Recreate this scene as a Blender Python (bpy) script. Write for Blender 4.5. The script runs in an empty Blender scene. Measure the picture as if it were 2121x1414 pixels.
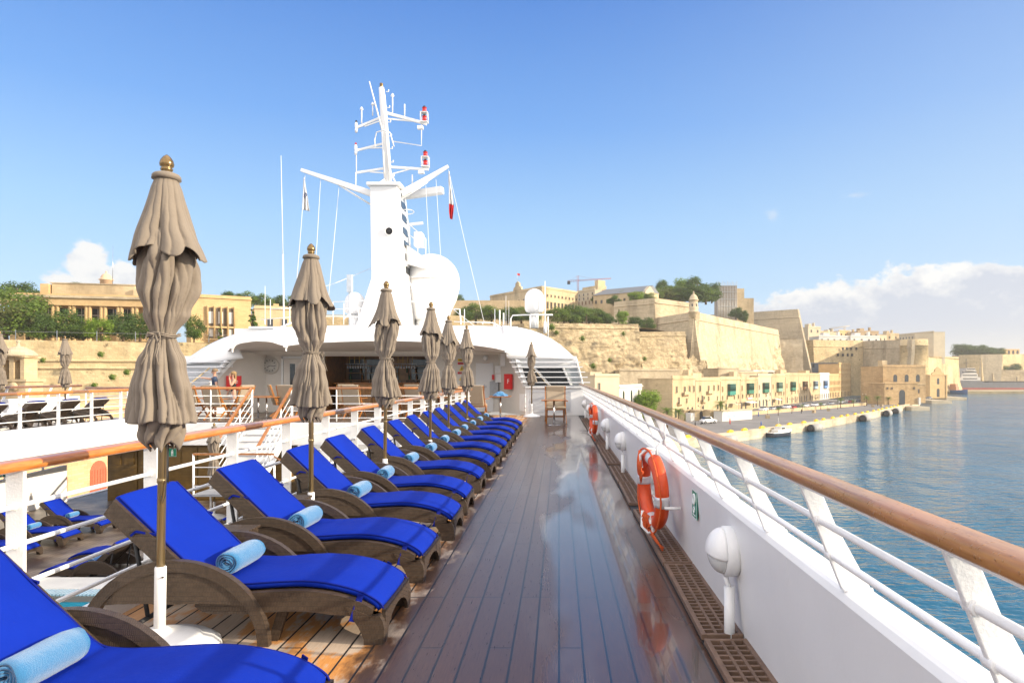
import bpy, math, random
from mathutils import Vector, Matrix, noise
R = math.radians
# ---------------------------------------------------------------- camera, sky, sun, exposure
sc = bpy.context.scene
col = sc.collection
F, VX, HY, EYE = 1414.0, 1158.0, 775.0, 1.5
cd = bpy.data.cameras.new('camera'); cam = bpy.data.objects.new('camera', cd); col.objects.link(cam)
cam.location = (0, 0, EYE); cam.rotation_euler = (R(90), 0, 0)
cd.sensor_width = 36; cd.lens = 24; cd.shift_x = -97.5/2121; cd.shift_y = 68/2121
cd.clip_start = 0.05; cd.clip_end = 20000
sc.camera = cam
SUN_EL, SUN_AZ = 19.5, -10.0          # azimuth measured from +X towards +Y
sd = Vector((math.cos(R(SUN_EL))*math.cos(R(SUN_AZ)), math.cos(R(SUN_EL))*math.sin(R(SUN_AZ)), math.sin(R(SUN_EL))))
sl = bpy.data.lights.new('sun', 'SUN'); sl.energy = 3.9; sl.angle = R(0.53); sl.color = (1.0, .86, .66)
so = bpy.data.objects.new('sun', sl); col.objects.link(so)
so.rotation_euler = sd.to_track_quat('Z', 'Y').to_euler()
sc.view_settings.view_transform = 'Standard'; sc.view_settings.look = 'None'
sc.view_settings.exposure = 0.93; sc.view_settings.gamma = 1
world = bpy.data.worlds.new('World'); sc.world = world; world.use_nodes = True
def sky_nodes():
    nt = world.node_tree; N = nt.nodes; L = nt.links; N.clear()
    def n(t, **k):
        a = N.new(t)
        for q, v in k.items(): setattr(a, q, v)
        return a
    def m(op, a, b=None, c=None, clamp=False):
        x = n('ShaderNodeMath', operation=op); x.use_clamp = clamp
        for i, v in enumerate((a, b, c)):
            if v is None: continue
            if isinstance(v, (int, float)): x.inputs[i].default_value = v
            else: L.new(v, x.inputs[i])
        return x.outputs[0]
    def mr(v, a, b, c=0., d=1.):
        x = n('ShaderNodeMapRange', interpolation_type='SMOOTHSTEP')
        L.new(v, x.inputs[0])
        for i, q in enumerate((a, b, c, d)): x.inputs[i+1].default_value = q
        return x.outputs[0]
    out = n('ShaderNodeOutputWorld'); bg = n('ShaderNodeBackground'); L.new(bg.outputs[0], out.inputs[0])
    bg.inputs[1].default_value = 0.15
    sky = n('ShaderNodeTexSky'); sky.sky_type = 'NISHITA'; sky.sun_disc = False
    sky.sun_elevation = R(SUN_EL); sky.sun_rotation = R(90-SUN_AZ); sky.altitude = 0
    sky.air_density = 1.0; sky.dust_density = 0.6; sky.ozone_density = 1.6
    tint = n('ShaderNodeMix', data_type='RGBA', blend_type='MULTIPLY'); tint.inputs[0].default_value = 1
    L.new(sky.outputs[0], tint.inputs[6]); tint.inputs[7].default_value = (.80, .96, 1.32, 1)
    tc = n('ShaderNodeTexCoord'); sp = n('ShaderNodeSeparateXYZ'); L.new(tc.outputs['Generated'], sp.inputs[0])
    az = m('ARCTAN2', sp.outputs[0], sp.outputs[1]); el = m('ARCSINE', sp.outputs[2])
    # clear sky ramp over elevation, blended with the physical sky
    gr = n('ShaderNodeValToRGB'); L.new(m('DIVIDE', el, R(60)), gr.inputs[0])
    e = gr.color_ramp.elements
    for i, (p, c) in enumerate(((0., (2.1, 2.75, 3.3)), (.07, (2.0, 2.72, 3.35)), (.20, (1.38, 2.3, 3.35)), (.33, (.68, 1.52, 3.1)), (.48, (.33, .95, 2.55)), (.75, (.30, .75, 2.0)))):
        q = e[i] if i < 2 else e.new(p)
        q.position = p; q.color = (*c, 1)
    hm0 = n('ShaderNodeMix', data_type='RGBA'); hm0.inputs[0].default_value = .88
    L.new(tint.outputs[2], hm0.inputs[6]); L.new(gr.outputs[0], hm0.inputs[7])
    hmix = n('ShaderNodeMix', data_type='RGBA'); L.new(m('MULTIPLY', mr(az, R(-5), R(45)), mr(el, .75, .10, .12, .42)), hmix.inputs[0])
    L.new(hm0.outputs[2], hmix.inputs[6]); hmix.inputs[7].default_value = (2.1, 2.6, 3.1, 1)
    def nz(scale, det, rough=.55, off=0.):
        mp = n('ShaderNodeMapping'); L.new(tc.outputs['Generated'], mp.inputs[0])
        mp.inputs[1].default_value = (off, off*.7, 0); mp.inputs[3].default_value = (1, 1, 1.5)
        a = n('ShaderNodeTexNoise'); a.inputs['Scale'].default_value = scale; a.inputs['Detail'].default_value = det
        a.inputs['Roughness'].default_value = rough; L.new(mp.outputs[0], a.inputs['Vector']); return a.outputs[0]
    big = m('SUBTRACT', nz(11, 7, .6), .5); small = m('SUBTRACT', nz(42, 5, .6, 3.1), .5)
    bump = m('ADD', m('MULTIPLY', big, .10), m('MULTIPLY', small, .03))
    # bank on the right: its top climbs with azimuth
    top = mr(az, R(12), R(29), .098, .140)
    d = m('SUBTRACT', m('ADD', top, bump), el)
    bank = m('MULTIPLY', mr(d, 0., .010), mr(az, R(12.5), R(16)))
    bank = m('MULTIPLY', bank, mr(az, R(120), R(80)))
    # small heap on the left
    def blob(a0, e0, ra, re, k=.5):
        x = m('DIVIDE', m('SUBTRACT', az, R(a0)), R(ra)); y = m('DIVIDE', m('SUBTRACT', el, e0), re)
        q = m('SQRT', m('ADD', m('MULTIPLY', x, x), m('MULTIPLY', y, y)))
        return m('SUBTRACT', m('ADD', 1.0, m('MULTIPLY', m('ADD', big, m('MULTIPLY', small, .7)), 2.4*k)), q)
    b1 = m('MAXIMUM', blob(-34.6, .128, 1.5, .034), blob(-33.9, .100, 3.6, .032))
    b1 = m('MAXIMUM', b1, blob(-32.6, .118, 1.1, .026))
    heap = mr(b1, 0., .25)
    wisp = m('MULTIPLY', mr(m('MAXIMUM', blob(23.6, .236, 1.5, .009, 1.2), blob(17.3, .216, .9, .016, 1.2)), .1, 1.1), .40)
    dens = m('MAXIMUM', m('MAXIMUM', bank, heap), wisp)
    # bright broken cloud added overhead and astern, out of view, to fill shaded whites
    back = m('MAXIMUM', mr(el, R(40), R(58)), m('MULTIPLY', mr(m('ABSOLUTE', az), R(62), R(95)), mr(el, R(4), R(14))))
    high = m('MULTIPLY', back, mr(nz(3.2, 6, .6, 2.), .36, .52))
    depth = m('ADD', m('MULTIPLY', mr(d, .002, .050), .8), m('MULTIPLY', m('SUBTRACT', nz(16, 6, .62, 7.), .5), 2.6))
    depth = m('ADD', depth, .28)
    cr = n('ShaderNodeValToRGB'); L.new(depth, cr.inputs[0])
    cr.color_ramp.elements[0].color = (3.6, 3.55, 3.45, 1); cr.color_ramp.elements[1].color = (2.35, 2.5, 2.85, 1)
    cr.color_ramp.elements[0].position = .25; cr.color_ramp.elements[1].position = .95
    lowf = mr(el, .075, .012)
    cm2 = n('ShaderNodeMix', data_type='RGBA'); L.new(m('MULTIPLY', lowf, .85), cm2.inputs[0]); L.new(cr.outputs[0], cm2.inputs[6])
    cm2.inputs[7].default_value = (2.85, 2.85, 2.75, 1)
    mix = n('ShaderNodeMix', data_type='RGBA'); L.new(m('MULTIPLY', dens, .93), mix.inputs[0])
    L.new(hmix.outputs[2], mix.inputs[6]); L.new(cm2.outputs[2], mix.inputs[7])
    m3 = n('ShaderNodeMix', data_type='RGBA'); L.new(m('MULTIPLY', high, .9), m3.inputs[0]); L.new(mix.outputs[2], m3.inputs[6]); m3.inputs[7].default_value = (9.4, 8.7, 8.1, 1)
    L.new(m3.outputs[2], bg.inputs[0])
sky_nodes()

# ---------------------------------------------------------------- helpers
def at(px, py, Y):            # photograph pixel + distance -> world point (calibration)
    return Vector(((px-VX)/F*Y, Y, EYE-(py-HY)/F*Y))
def on(px, py, z):            # photograph pixel + height -> world point
    Y = (EYE-z)*F/(py-HY)
    return Vector(((px-VX)/F*Y, Y, z))
def rnd(a, b): return random.uniform(a, b)

class MB:
    def __init__(s): s.v = []; s.f = []; s.m = []; s.s = []
    def add(s, vs, fs, mi=0, sm=False, M=None):
        o = len(s.v)
        if M is not None: vs = [M @ Vector(v) for v in vs]
        s.v += [tuple(v) for v in vs]
        for f in fs: s.f.append(tuple(i+o for i in f)); s.m.append(mi); s.s.append(sm)
        return s
    def box(s, x0, x1, y0, y1, z0, z1, mi=0, M=None):
        vs = [(x, y, z) for z in (z0, z1) for y in (y0, y1) for x in (x0, x1)]
        return s.add(vs, [(0,2,3,1),(4,5,7,6),(0,1,5,4),(2,6,7,3),(0,4,6,2),(1,3,7,5)], mi, False, M)
    def cbox(s, c, d, rz=0, mi=0, rx=0, ry=0):
        M = Matrix.Translation(c) @ Matrix.Rotation(rz, 4, 'Z') @ Matrix.Rotation(ry, 4, 'Y') @ Matrix.Rotation(rx, 4, 'X')
        return s.box(-d[0]/2, d[0]/2, -d[1]/2, d[1]/2, -d[2]/2, d[2]/2, mi, M)
    def bar(s, a, b, w, h, mi=0, w1=None, h1=None):     # rectangular beam a->b, w sideways, h upright
        a = Vector(a); b = Vector(b); d = (b-a).normalized()
        up = Vector((0,0,1)) if abs(d.z) < .95 else Vector((0,1,0))
        sx = d.cross(up).normalized(); uz = sx.cross(d).normalized()
        w1 = w if w1 is None else w1; h1 = h if h1 is None else h1
        vs = []
        for p, ww, hh in ((a, w, h), (b, w1, h1)):
            for i, j in ((-1,-1),(1,-1),(1,1),(-1,1)): vs.append(p+sx*i*ww/2+uz*j*hh/2)
        return s.add(vs, [(3,2,1,0),(4,5,6,7),(0,1,5,4),(1,2,6,5),(2,3,7,6),(3,0,4,7)], mi)
    def tube(s, path, r, n=8, mi=0, closed=False, sm=True):
        P = [Vector(p) for p in path]; k = len(P)
        rr = r if isinstance(r, (list, tuple)) else [r]*k
        vs = []; fs = []; prev = None
        for i, p in enumerate(P):
            if closed: t = P[(i+1) % k]-P[i-1]
            else: t = P[min(i+1, k-1)]-P[max(i-1, 0)]
            t.normalize()
            if prev is None: u = t.orthogonal().normalized()
            else: u = (prev-t*prev.dot(t)).normalized()
            prev = u; w = t.cross(u)
            for j in range(n):
                a = 2*math.pi*j/n; vs.append(p+(u*math.cos(a)+w*math.sin(a))*rr[i])
        for i in range(k if closed else k-1):
            i2 = (i+1) % k
            for j in range(n):
                j2 = (j+1) % n; fs.append((i*n+j, i*n+j2, i2*n+j2, i2*n+j))
        s.add(vs, fs, mi, sm)
        if not closed:
            o = len(s.v)-len(vs)
            s.f.append(tuple(o+j for j in range(n-1, -1, -1))); s.m.append(mi); s.s.append(False)
            s.f.append(tuple(o+(k-1)*n+j for j in range(n))); s.m.append(mi); s.s.append(False)
        return s
    def cyl(s, a, b, r0, r1=None, n=12, mi=0):
        return s.tube([a, b], [r0, r0 if r1 is None else r1], n, mi)
    def lathe(s, prof, c=(0,0,0), n=20, mi=0, M=None, sm=True):
        vs = []; fs = []; k = len(prof)
        for r, z in prof:
            for j in range(n):
                a = 2*math.pi*j/n; vs.append((c[0]+max(r, 1e-4)*math.cos(a), c[1]+max(r, 1e-4)*math.sin(a), c[2]+z))
        for i in range(k-1):
            for j in range(n):
                j2 = (j+1) % n; fs.append((i*n+j, i*n+j2, (i+1)*n+j2, (i+1)*n+j))
        fs.append(tuple(range(n-1, -1, -1))); fs.append(tuple((k-1)*n+j for j in range(n)))
        return s.add(vs, fs, mi, sm, M)
    def ell(s, c, r, n=14, mi=0, M=None, z0=-1., z1=1.):
        if isinstance(r, (int, float)): r = (r, r, r)
        k = max(4, n//2); a0 = math.asin(z0); a1 = math.asin(z1)
        vs = []; fs = []
        for i in range(k+1):
            t = a0+(a1-a0)*i/k
            for j in range(n):
                a = 2*math.pi*j/n
                vs.append((c[0]+r[0]*max(math.cos(t), .002)*math.cos(a), c[1]+r[1]*max(math.cos(t), .002)*math.sin(a), c[2]+r[2]*math.sin(t)))
        for i in range(k):
            for j in range(n):
                j2 = (j+1) % n; fs.append((i*n+j, i*n+j2, (i+1)*n+j2, (i+1)*n+j))
        fs.append(tuple(range(n-1, -1, -1))); fs.append(tuple(k*n+j for j in range(n)))
        return s.add(vs, fs, mi, True, M)
    def prism(s, poly, a, b, axis='y', mi=0, M=None, sm=False):   # polygon in the two other axes, extruded a..b
        k = len(poly)
        def mk(p, t):
            return (p[0], t, p[1]) if axis == 'y' else ((t, p[0], p[1]) if axis == 'x' else (p[0], p[1], t))
        vs = [mk(p, a) for p in poly]+[mk(p, b) for p in poly]
        fs = [tuple(range(k)), tuple(range(2*k-1, k-1, -1))]+[(i, i+k, (i+1) % k+k, (i+1) % k) for i in range(k)]
        return s.add(vs, fs, mi, sm, M)
    def band(s, top, bot, a, b, mi=0, M=None):     # solid between two polylines (x,z), extruded along y
        k = len(top); vs = []
        for (p, q) in zip(top, bot): vs += [(p[0], a, p[1]), (p[0], b, p[1]), (q[0], b, q[1]), (q[0], a, q[1])]
        fs = [(0,1,2,3), tuple(4*(k-1)+i for i in (3,2,1,0))]
        for i in range(k-1):
            o = 4*i
            for j in range(4): fs.append((o+j, o+4+j, o+4+(j+1) % 4, o+(j+1) % 4))
        return s.add(vs, fs, mi, False, M)
    def grid(s, fn, nu, nv, mi=0, sm=True, close=False):
        vs = [fn(i/nu, j/nv) for j in range(nv+1) for i in range(nu if close else nu+1)]
        w = nu if close else nu+1; fs = []
        for j in range(nv):
            for i in range(nu):
                i2 = (i+1) % w; fs.append((j*w+i, j*w+i2, (j+1)*w+i2, (j+1)*w+i))
        return s.add(vs, fs, mi, sm)
    def text(s, body, size, M, mi=0, ext=.002):
        cu = bpy.data.curves.new('t', 'FONT'); cu.body = body; cu.size = size; cu.align_x = 'CENTER'; cu.align_y = 'CENTER'; cu.extrude = ext; cu.resolution_u = 2
        ob = bpy.data.objects.new('t', cu); me = bpy.data.meshes.new_from_object(ob)
        s.add([v.co.copy() for v in me.vertices], [tuple(p.vertices) for p in me.polygons], mi, False, M)
        bpy.data.objects.remove(ob); bpy.data.meshes.remove(me); bpy.data.curves.remove(cu); return s
    def build(s, name, mats, parent=None, bevel=0, solid=0):
        if not isinstance(mats, (list, tuple)): mats = [mats]
        me = bpy.data.meshes.new(name)
        off = Vector((0,0,0))
        if parent:
            r = parent
            while r.parent: r = r.parent
            off = Vector(r.get('_o', (0,0,0)))
        elif s.v and not getattr(s, 'keep', False):
            xs = [v[0] for v in s.v]; ys = [v[1] for v in s.v]; zs = [v[2] for v in s.v]
            off = Vector(((min(xs)+max(xs))/2, (min(ys)+max(ys))/2, min(zs)))
        me.from_pydata([(v[0]-off.x, v[1]-off.y, v[2]-off.z) for v in s.v], [], s.f)
        for m_ in mats: me.materials.append(m_)
        me.polygons.foreach_set('material_index', s.m); me.polygons.foreach_set('use_smooth', s.s)
        me.update(); me.validate()
        o = bpy.data.objects.new(name, me); col.objects.link(o)
        if parent: o.parent = parent
        else: o.location = off
        if solid:
            q = o.modifiers.new('s', 'SOLIDIFY'); q.thickness = solid; q.offset = 0
        if bevel:
            q = o.modifiers.new('b', 'BEVEL'); q.width = bevel; q.segments = 2; q.limit_method = 'ANGLE'; q.angle_limit = R(40)
        return o
def tag(o, label=None, cat=None, group=None, kind=None):
    for k, v in (('label', label), ('category', cat), ('group', group), ('kind', kind)):
        if v: o[k] = v
    return o
def thing(name, label, cat, loc=(0,0,0), group=None):
    o = bpy.data.objects.new(name, None); col.objects.link(o); o.empty_display_size = .1
    o.location = loc; o['_o'] = tuple(loc)
    return tag(o, label, cat, group)
KIDS = {}
def dup(o, loc=None, rz=None, label=None, group=None, parent=None, scale=None):
    if not KIDS:
        for q in bpy.data.objects:
            if q.parent: KIDS.setdefault(q.parent.name, []).append(q)
    c = o.copy(); col.objects.link(c)
    if parent: c.parent = parent
    if loc is not None: c.location = loc
    if rz is not None: c.rotation_euler = (0, 0, rz)
    if scale is not None: c.scale = scale
    if label: c['label'] = label
    if group: c['group'] = group
    for ch in KIDS.get(o.name, []): dup(ch, parent=c)
    return c
def copies(o): KIDS.clear()          # refresh the child table after new prototypes were made

# ---------------------------------------------------------------- materials
MATS = {}
class NT:
    def __init__(s, name):
        s.mat = bpy.data.materials.new(name); s.mat.use_nodes = True; s.t = s.mat.node_tree; s.N = s.t.nodes; s.L = s.t.links
        s.b = s.N['Principled BSDF']; s.tc = s.N.new('ShaderNodeTexCoord')
    def n(s, t, **k):
        a = s.N.new(t)
        for q, v in k.items(): setattr(a, q, v)
        return a
    def lk(s, a, b): s.L.new(a, b)
    def noise(s, scale, det=4, rough=.55, vec=None, st=(1,1,1)):
        mp = s.n('ShaderNodeMapping'); mp.inputs[3].default_value = st
        s.lk(vec or s.tc.outputs['Object'], mp.inputs[0])
        a = s.n('ShaderNodeTexNoise'); a.inputs['Scale'].default_value = scale; a.inputs['Detail'].default_value = det
        a.inputs['Roughness'].default_value = rough; s.lk(mp.outputs[0], a.inputs['Vector']); return a.outputs[0]
    def rng(s, v, a, b, c=0., d=1., smooth=False):
        x = s.n('ShaderNodeMapRange'); s.lk(v, x.inputs[0])
        if smooth: x.interpolation_type = 'SMOOTHSTEP'
        for i, q in enumerate((a, b, c, d)): x.inputs[i+1].default_value = q
        return x.outputs[0]
    def mix(s, fac, a, b, mode='MIX'):
        x = s.n('ShaderNodeMix', data_type='RGBA', blend_type=mode)
        for i, v in ((0, fac), (6, a), (7, b)):
            if isinstance(v, (int, float)): x.inputs[i].default_value = v
            elif isinstance(v, tuple): x.inputs[i].default_value = (v+(1,))[:4]
            else: s.lk(v, x.inputs[i])
        return x.outputs[2]
    def math(s, op, a, b=None):
        x = s.n('ShaderNodeMath', operation=op)
        for i, v in enumerate((a, b)):
            if v is None: continue
            if isinstance(v, (int, float)): x.inputs[i].default_value = v
            else: s.lk(v, x.inputs[i])
        return x.outputs[0]
    def bump(s, h, strength, dist=.01, prev=None):
        x = s.n('ShaderNodeBump'); x.inputs['Strength'].default_value = strength; x.inputs['Distance'].default_value = dist
        s.lk(h, x.inputs['Height'])
        if prev: s.lk(prev, x.inputs['Normal'])
        return x.outputs[0]
    def setc(s, c):
        if isinstance(c, tuple): s.b.inputs['Base Color'].default_value = (c+(1,))[:4]
        else: s.lk(c, s.b.inputs['Base Color'])
def mat(name, c, rough=.5, metal=0., var=.12, vs=6., bump=0., bs=60., bd=.004, coat=0., spec=.5, sheen=0., trans=0., emit=None):
    if name in MATS: return MATS[name]
    t = NT(name); b = t.b
    b.inputs['Roughness'].default_value = rough; b.inputs['Metallic'].default_value = metal
    b.inputs['Specular IOR Level'].default_value = spec; b.inputs['Coat Weight'].default_value = coat
    b.inputs['Sheen Weight'].default_value = sheen; b.inputs['Transmission Weight'].default_value = trans
    if var:
        f = t.rng(t.noise(vs, 5), .3, .7)
        t.setc(t.mix(f, tuple(x*(1-var) for x in c), tuple(min(1, x*(1+var)) for x in c)))
    else: t.setc(tuple(c))
    if bump: t.lk(t.bump(t.noise(bs, 3), bump, bd), b.inputs['Normal'])
    if emit: b.inputs['Emission Color'].default_value = (*emit[0], 1); b.inputs['Emission Strength'].default_value = emit[1]
    MATS[name] = t.mat; return t.mat
WHITE = mat('white_paint', (.77, .77, .765), .36, var=.03, vs=2., bump=.25, bs=25, bd=.003)
WHITE2 = mat('white_rail_paint', (.82, .82, .81), .28, var=.03, bump=.45, bs=85, bd=.004)
CREAM = mat('cream_panel', (.70, .66, .60), .5, var=.04, vs=1.5)
SLATW = mat('slat_white', (.72, .73, .75), .45, var=.04)
BRONZE = mat('bronze_pole', (.23, .17, .085), .32, .55, var=.06)
FIN = mat('bronze_finial', (.20, .13, .055), .25, .6, var=.1)
STEEL = mat('steel', (.5, .5, .5), .25, 1.)
DARK = mat('dark_gap', (.02, .02, .022), .6, var=0)
BLACK = mat('black_rubber', (.025, .025, .027), .65, var=.2)
RED = mat('red_paint', (.62, .02, .02), .35, var=.05)
GLASSD = mat('dark_glass', (.03, .035, .04), .08, var=.1, spec=.8)
ORANGE = mat('orange_ring', (.64, .070, .010), .38, var=.12, vs=12, bump=.2, bs=30)
ROPE = mat('orange_rope', (.62, .10, .02), .8, var=.2, vs=60)
REFL = mat('silver_tape', (.66, .67, .68), .3, .3, var=.05)
GREEN = mat('green_sign', (.0, .22, .13), .4, var=.03)
SIGNW = mat('sign_white', (.8, .82, .8), .5, var=0)
TEAKD = mat('orange_teak', (.33, .125, .028), .3, var=.3, vs=9, coat=.5)
CUSH = mat('beige_cushion', (.31, .25, .18), .9, var=.06, bump=.3, bs=200, bd=.002)
GOLD = mat('gold_frame', (.55, .36, .08), .35, .6)
YEL = mat('yellow_paint', (.75, .52, .02), .5, var=.1)

def wood_rail():
    t = NT('varnished_teak_rail')
    g = t.noise(9, 6, .6, st=(9, 1, 9)); k = t.noise(2.2, 3)
    c = t.mix(t.rng(g, .3, .7), (.23, .105, .028), (.40, .215, .07))
    c = t.mix(t.rng(k, .35, .65), c, t.mix(.5, c, (.5, .2, .06)))
    t.setc(c); t.b.inputs['Roughness'].default_value = .3; t.b.inputs['Coat Weight'].default_value = .25; t.b.inputs['Coat Roughness'].default_value = .1
    v = t.n('ShaderNodeTexVoronoi'); v.inputs['Scale'].default_value = 75; t.lk(t.tc.outputs['Object'], v.inputs['Vector'])
    dr = t.rng(v.outputs['Distance'], .18, .38, 1, 0, True)
    dr = t.math('MULTIPLY', dr, t.rng(t.noise(30, 2), .5, .6))
    t.lk(t.bump(dr, .7, .004), t.b.inputs['Normal']); return t.mat
RAILW = wood_rail()
def rail_segment_wood():
    t = NT('varnished_teak_segments')
    sp = t.n('ShaderNodeSeparateXYZ'); t.lk(t.tc.outputs['Object'], sp.inputs[0])
    wv = t.n('ShaderNodeTexNoise', noise_dimensions='1D'); wv.inputs['Scale'].default_value = .9; wv.inputs['Detail'].default_value = 0
    fl = t.math('SNAP', sp.outputs[1], .62); t.lk(fl, wv.inputs['W'])
    g = t.noise(9, 6, .6, st=(9, 1, 9))
    a = t.mix(t.rng(g, .3, .7), (.42, .12, .02), (.62, .24, .05)); b = t.mix(t.rng(g, .3, .7), (.20, .09, .035), (.30, .15, .07))
    t.setc(t.mix(t.rng(wv.outputs[0], .38, .42), b, a)); t.b.inputs['Roughness'].default_value = .28; t.b.inputs['Coat Weight'].default_value = .5
    return t.mat
RAILS = rail_segment_wood()

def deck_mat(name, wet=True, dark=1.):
    t = NT(name)
    sp = t.n('ShaderNodeSeparateXYZ'); t.lk(t.tc.outputs['Object'], sp.inputs[0])
    cb = t.n('ShaderNodeCombineXYZ'); t.lk(sp.outputs[1], cb.inputs[0]); t.lk(sp.outputs[0], cb.inputs[1])
    br = t.n('ShaderNodeTexBrick'); t.lk(cb.outputs[0], br.inputs['Vector'])
    br.offset = .37; br.offset_frequency = 3
    for k, v in (('Scale', 1.), ('Mortar Size', .0062), ('Mortar Smooth', .1), ('Bias', 0.), ('Brick Width', 2.3), ('Row Height', .128)): br.inputs[k].default_value = v
    br.inputs['Color1'].default_value = (.15, .15, .15, 1); br.inputs['Color2'].default_value = (.85, .85, .85, 1); br.inputs['Mortar'].default_value = (0, 0, 0, 1)
    rows = t.n('ShaderNodeSeparateColor'); t.lk(br.outputs[0], rows.inputs[0])
    grain = t.noise(10, 7, .65, st=(14, .7, 1)); blot = t.noise(1.3, 5, .6); blot2 = t.noise(3.2, 6, .65, st=(1, .45, 1))
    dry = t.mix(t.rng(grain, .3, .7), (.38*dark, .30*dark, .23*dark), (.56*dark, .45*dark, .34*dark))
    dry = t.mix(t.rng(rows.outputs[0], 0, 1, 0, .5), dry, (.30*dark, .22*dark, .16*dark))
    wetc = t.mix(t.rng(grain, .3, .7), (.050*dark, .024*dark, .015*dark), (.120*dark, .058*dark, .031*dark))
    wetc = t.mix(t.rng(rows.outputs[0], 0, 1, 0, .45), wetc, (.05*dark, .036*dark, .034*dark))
    org = t.mix(t.rng(grain, .3, .7), (.40, .155, .03), (.55, .25, .06))
    # dryness: inboard third of the deck is drying, promenade stays wet
    if wet:
        x = t.math('ADD', sp.outputs[0], t.math('MULTIPLY', t.math('SUBTRACT', blot2, .5), 1.3))
        wm = t.rng(x, -1.12, -.90, 0, 1, True)
        om = t.math('MULTIPLY', t.rng(blot2, .45, .53, 0, 1, True), t.rng(sp.outputs[0], -2.9, -1.0, .6, 1.))
        base = t.mix(om, dry, org)
        gw = t.rng(t.noise(.8, 4, .6, st=(1.6, .55, 1)), .48, .68, 0, .75, True)
        base = t.mix(wm, base, t.mix(gw, wetc, (.115, .085, .072)))
        band = t.math('SUBTRACT', 1., t.math('MULTIPLY', t.math('ABSOLUTE', t.math('SUBTRACT', sp.outputs[0], .42)), 1.5))
        pud = t.rng(t.math('ADD', t.noise(.9, 3, .5, st=(1.5, .30, 1)), t.math('MULTIPLY', band, .22)), .53, .64, 0, 1, True)
        rg = t.math('ADD', t.math('MULTIPLY', t.math('SUBTRACT', 1., wm), .45), t.rng(pud, 0, 1, .26, .15))
        rg = t.math('ADD', rg, t.math('MULTIPLY', grain, .04))
        t.lk(rg, t.b.inputs['Roughness']); t.lk(t.rng(wm, 0, 1, .3, .5), t.b.inputs['Specular IOR Level'])
        t.lk(t.math('MULTIPLY', wm, t.math('MULTIPLY', pud, .42)), t.b.inputs['Coat Weight']); t.lk(t.math('ADD', t.math('MULTIPLY', grain, .10), -.01), t.b.inputs['Coat Roughness'])
    else:
        base = t.mix(t.rng(blot, .4, .6), wetc, dry); t.b.inputs['Roughness'].default_value = .35
    t.setc(t.mix(br.outputs['Fac'], base, (.012, .012, .014)))
    nb = t.bump(grain, .12, .003); t.lk(t.bump(t.math('SUBTRACT', 1., br.outputs['Fac']), .5, .004, nb), t.b.inputs['Normal'])
    return t.mat
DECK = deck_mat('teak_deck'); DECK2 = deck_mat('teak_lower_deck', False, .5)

def wicker():
    t = NT('brown_wicker')
    sp = t.n('ShaderNodeSeparateXYZ'); t.lk(t.tc.outputs['Object'], sp.inputs[0])
    cb = t.n('ShaderNodeCombineXYZ'); t.lk(t.math('ADD', sp.outputs[0], t.math('MULTIPLY', sp.outputs[1], .83)), cb.inputs[0])
    t.lk(t.math('ADD', sp.outputs[2], t.math('MULTIPLY', sp.outputs[1], .4)), cb.inputs[1])
    br = t.n('ShaderNodeTexBrick'); t.lk(cb.outputs[0], br.inputs['Vector']); br.offset = .5
    for k, v in (('Scale', 1.), ('Mortar Size', .0022), ('Mortar Smooth', .8), ('Brick Width', .0085), ('Row Height', .026)): br.inputs[k].default_value = v
    nz = t.noise(40, 3)
    c = t.mix(t.rng(nz, .3, .7), (.056, .036, .023), (.094, .063, .041))
    t.setc(t.mix(t.math('MULTIPLY', br.outputs['Fac'], .6), c, (.022, .016, .012))); t.b.inputs['Roughness'].default_value = .42
    t.lk(t.bump(t.math('SUBTRACT', 1., br.outputs['Fac']), .9, .006), t.b.inputs['Normal']); return t.mat
WICK = wicker()
def fabric(name, c1, c2, scale=1.5, weave=420, rough=.85, sheen=.2, wr=.25):
    t = NT(name); a = t.noise(scale, 5, .55); w = t.noise(weave, 2)
    t.setc(t.mix(t.rng(a, .3, .7), c1, c2)); t.b.inputs['Roughness'].default_value = rough; t.b.inputs['Sheen Weight'].default_value = sheen
    t.b.inputs['Specular IOR Level'].default_value = .15
    nb = t.bump(w, .25, .001); t.lk(t.bump(t.noise(6, 6, .62), wr, .03, nb), t.b.inputs['Normal']); return t.mat
BLUE = fabric('royal_blue_canvas', (.0004, .015, .24), (.0008, .023, .33), 1.2, rough=.75, sheen=.0)
BLUED = fabric('blue_piping', (.0005, .007, .14), (.001, .010, .19), rough=.7, sheen=0)
TAUPE = fabric('taupe_canvas', (.175, .146, .116), (.235, .196, .154), 2., sheen=.1, wr=.3)
def towel():
    t = NT('turquoise_terry'); a = t.noise(9, 4); w = t.noise(260, 3, .7)
    t.setc(t.mix(t.rng(w, .3, .7), (.010, .11, .27), (.030, .20, .41))); t.b.inputs['Roughness'].default_value = .95; t.b.inputs['Sheen Weight'].default_value = .5
    nb = t.bump(w, .8, .006); t.lk(t.bump(a, .4, .02, nb), t.b.inputs['Normal']); return t.mat
TOWEL = towel()

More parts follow.
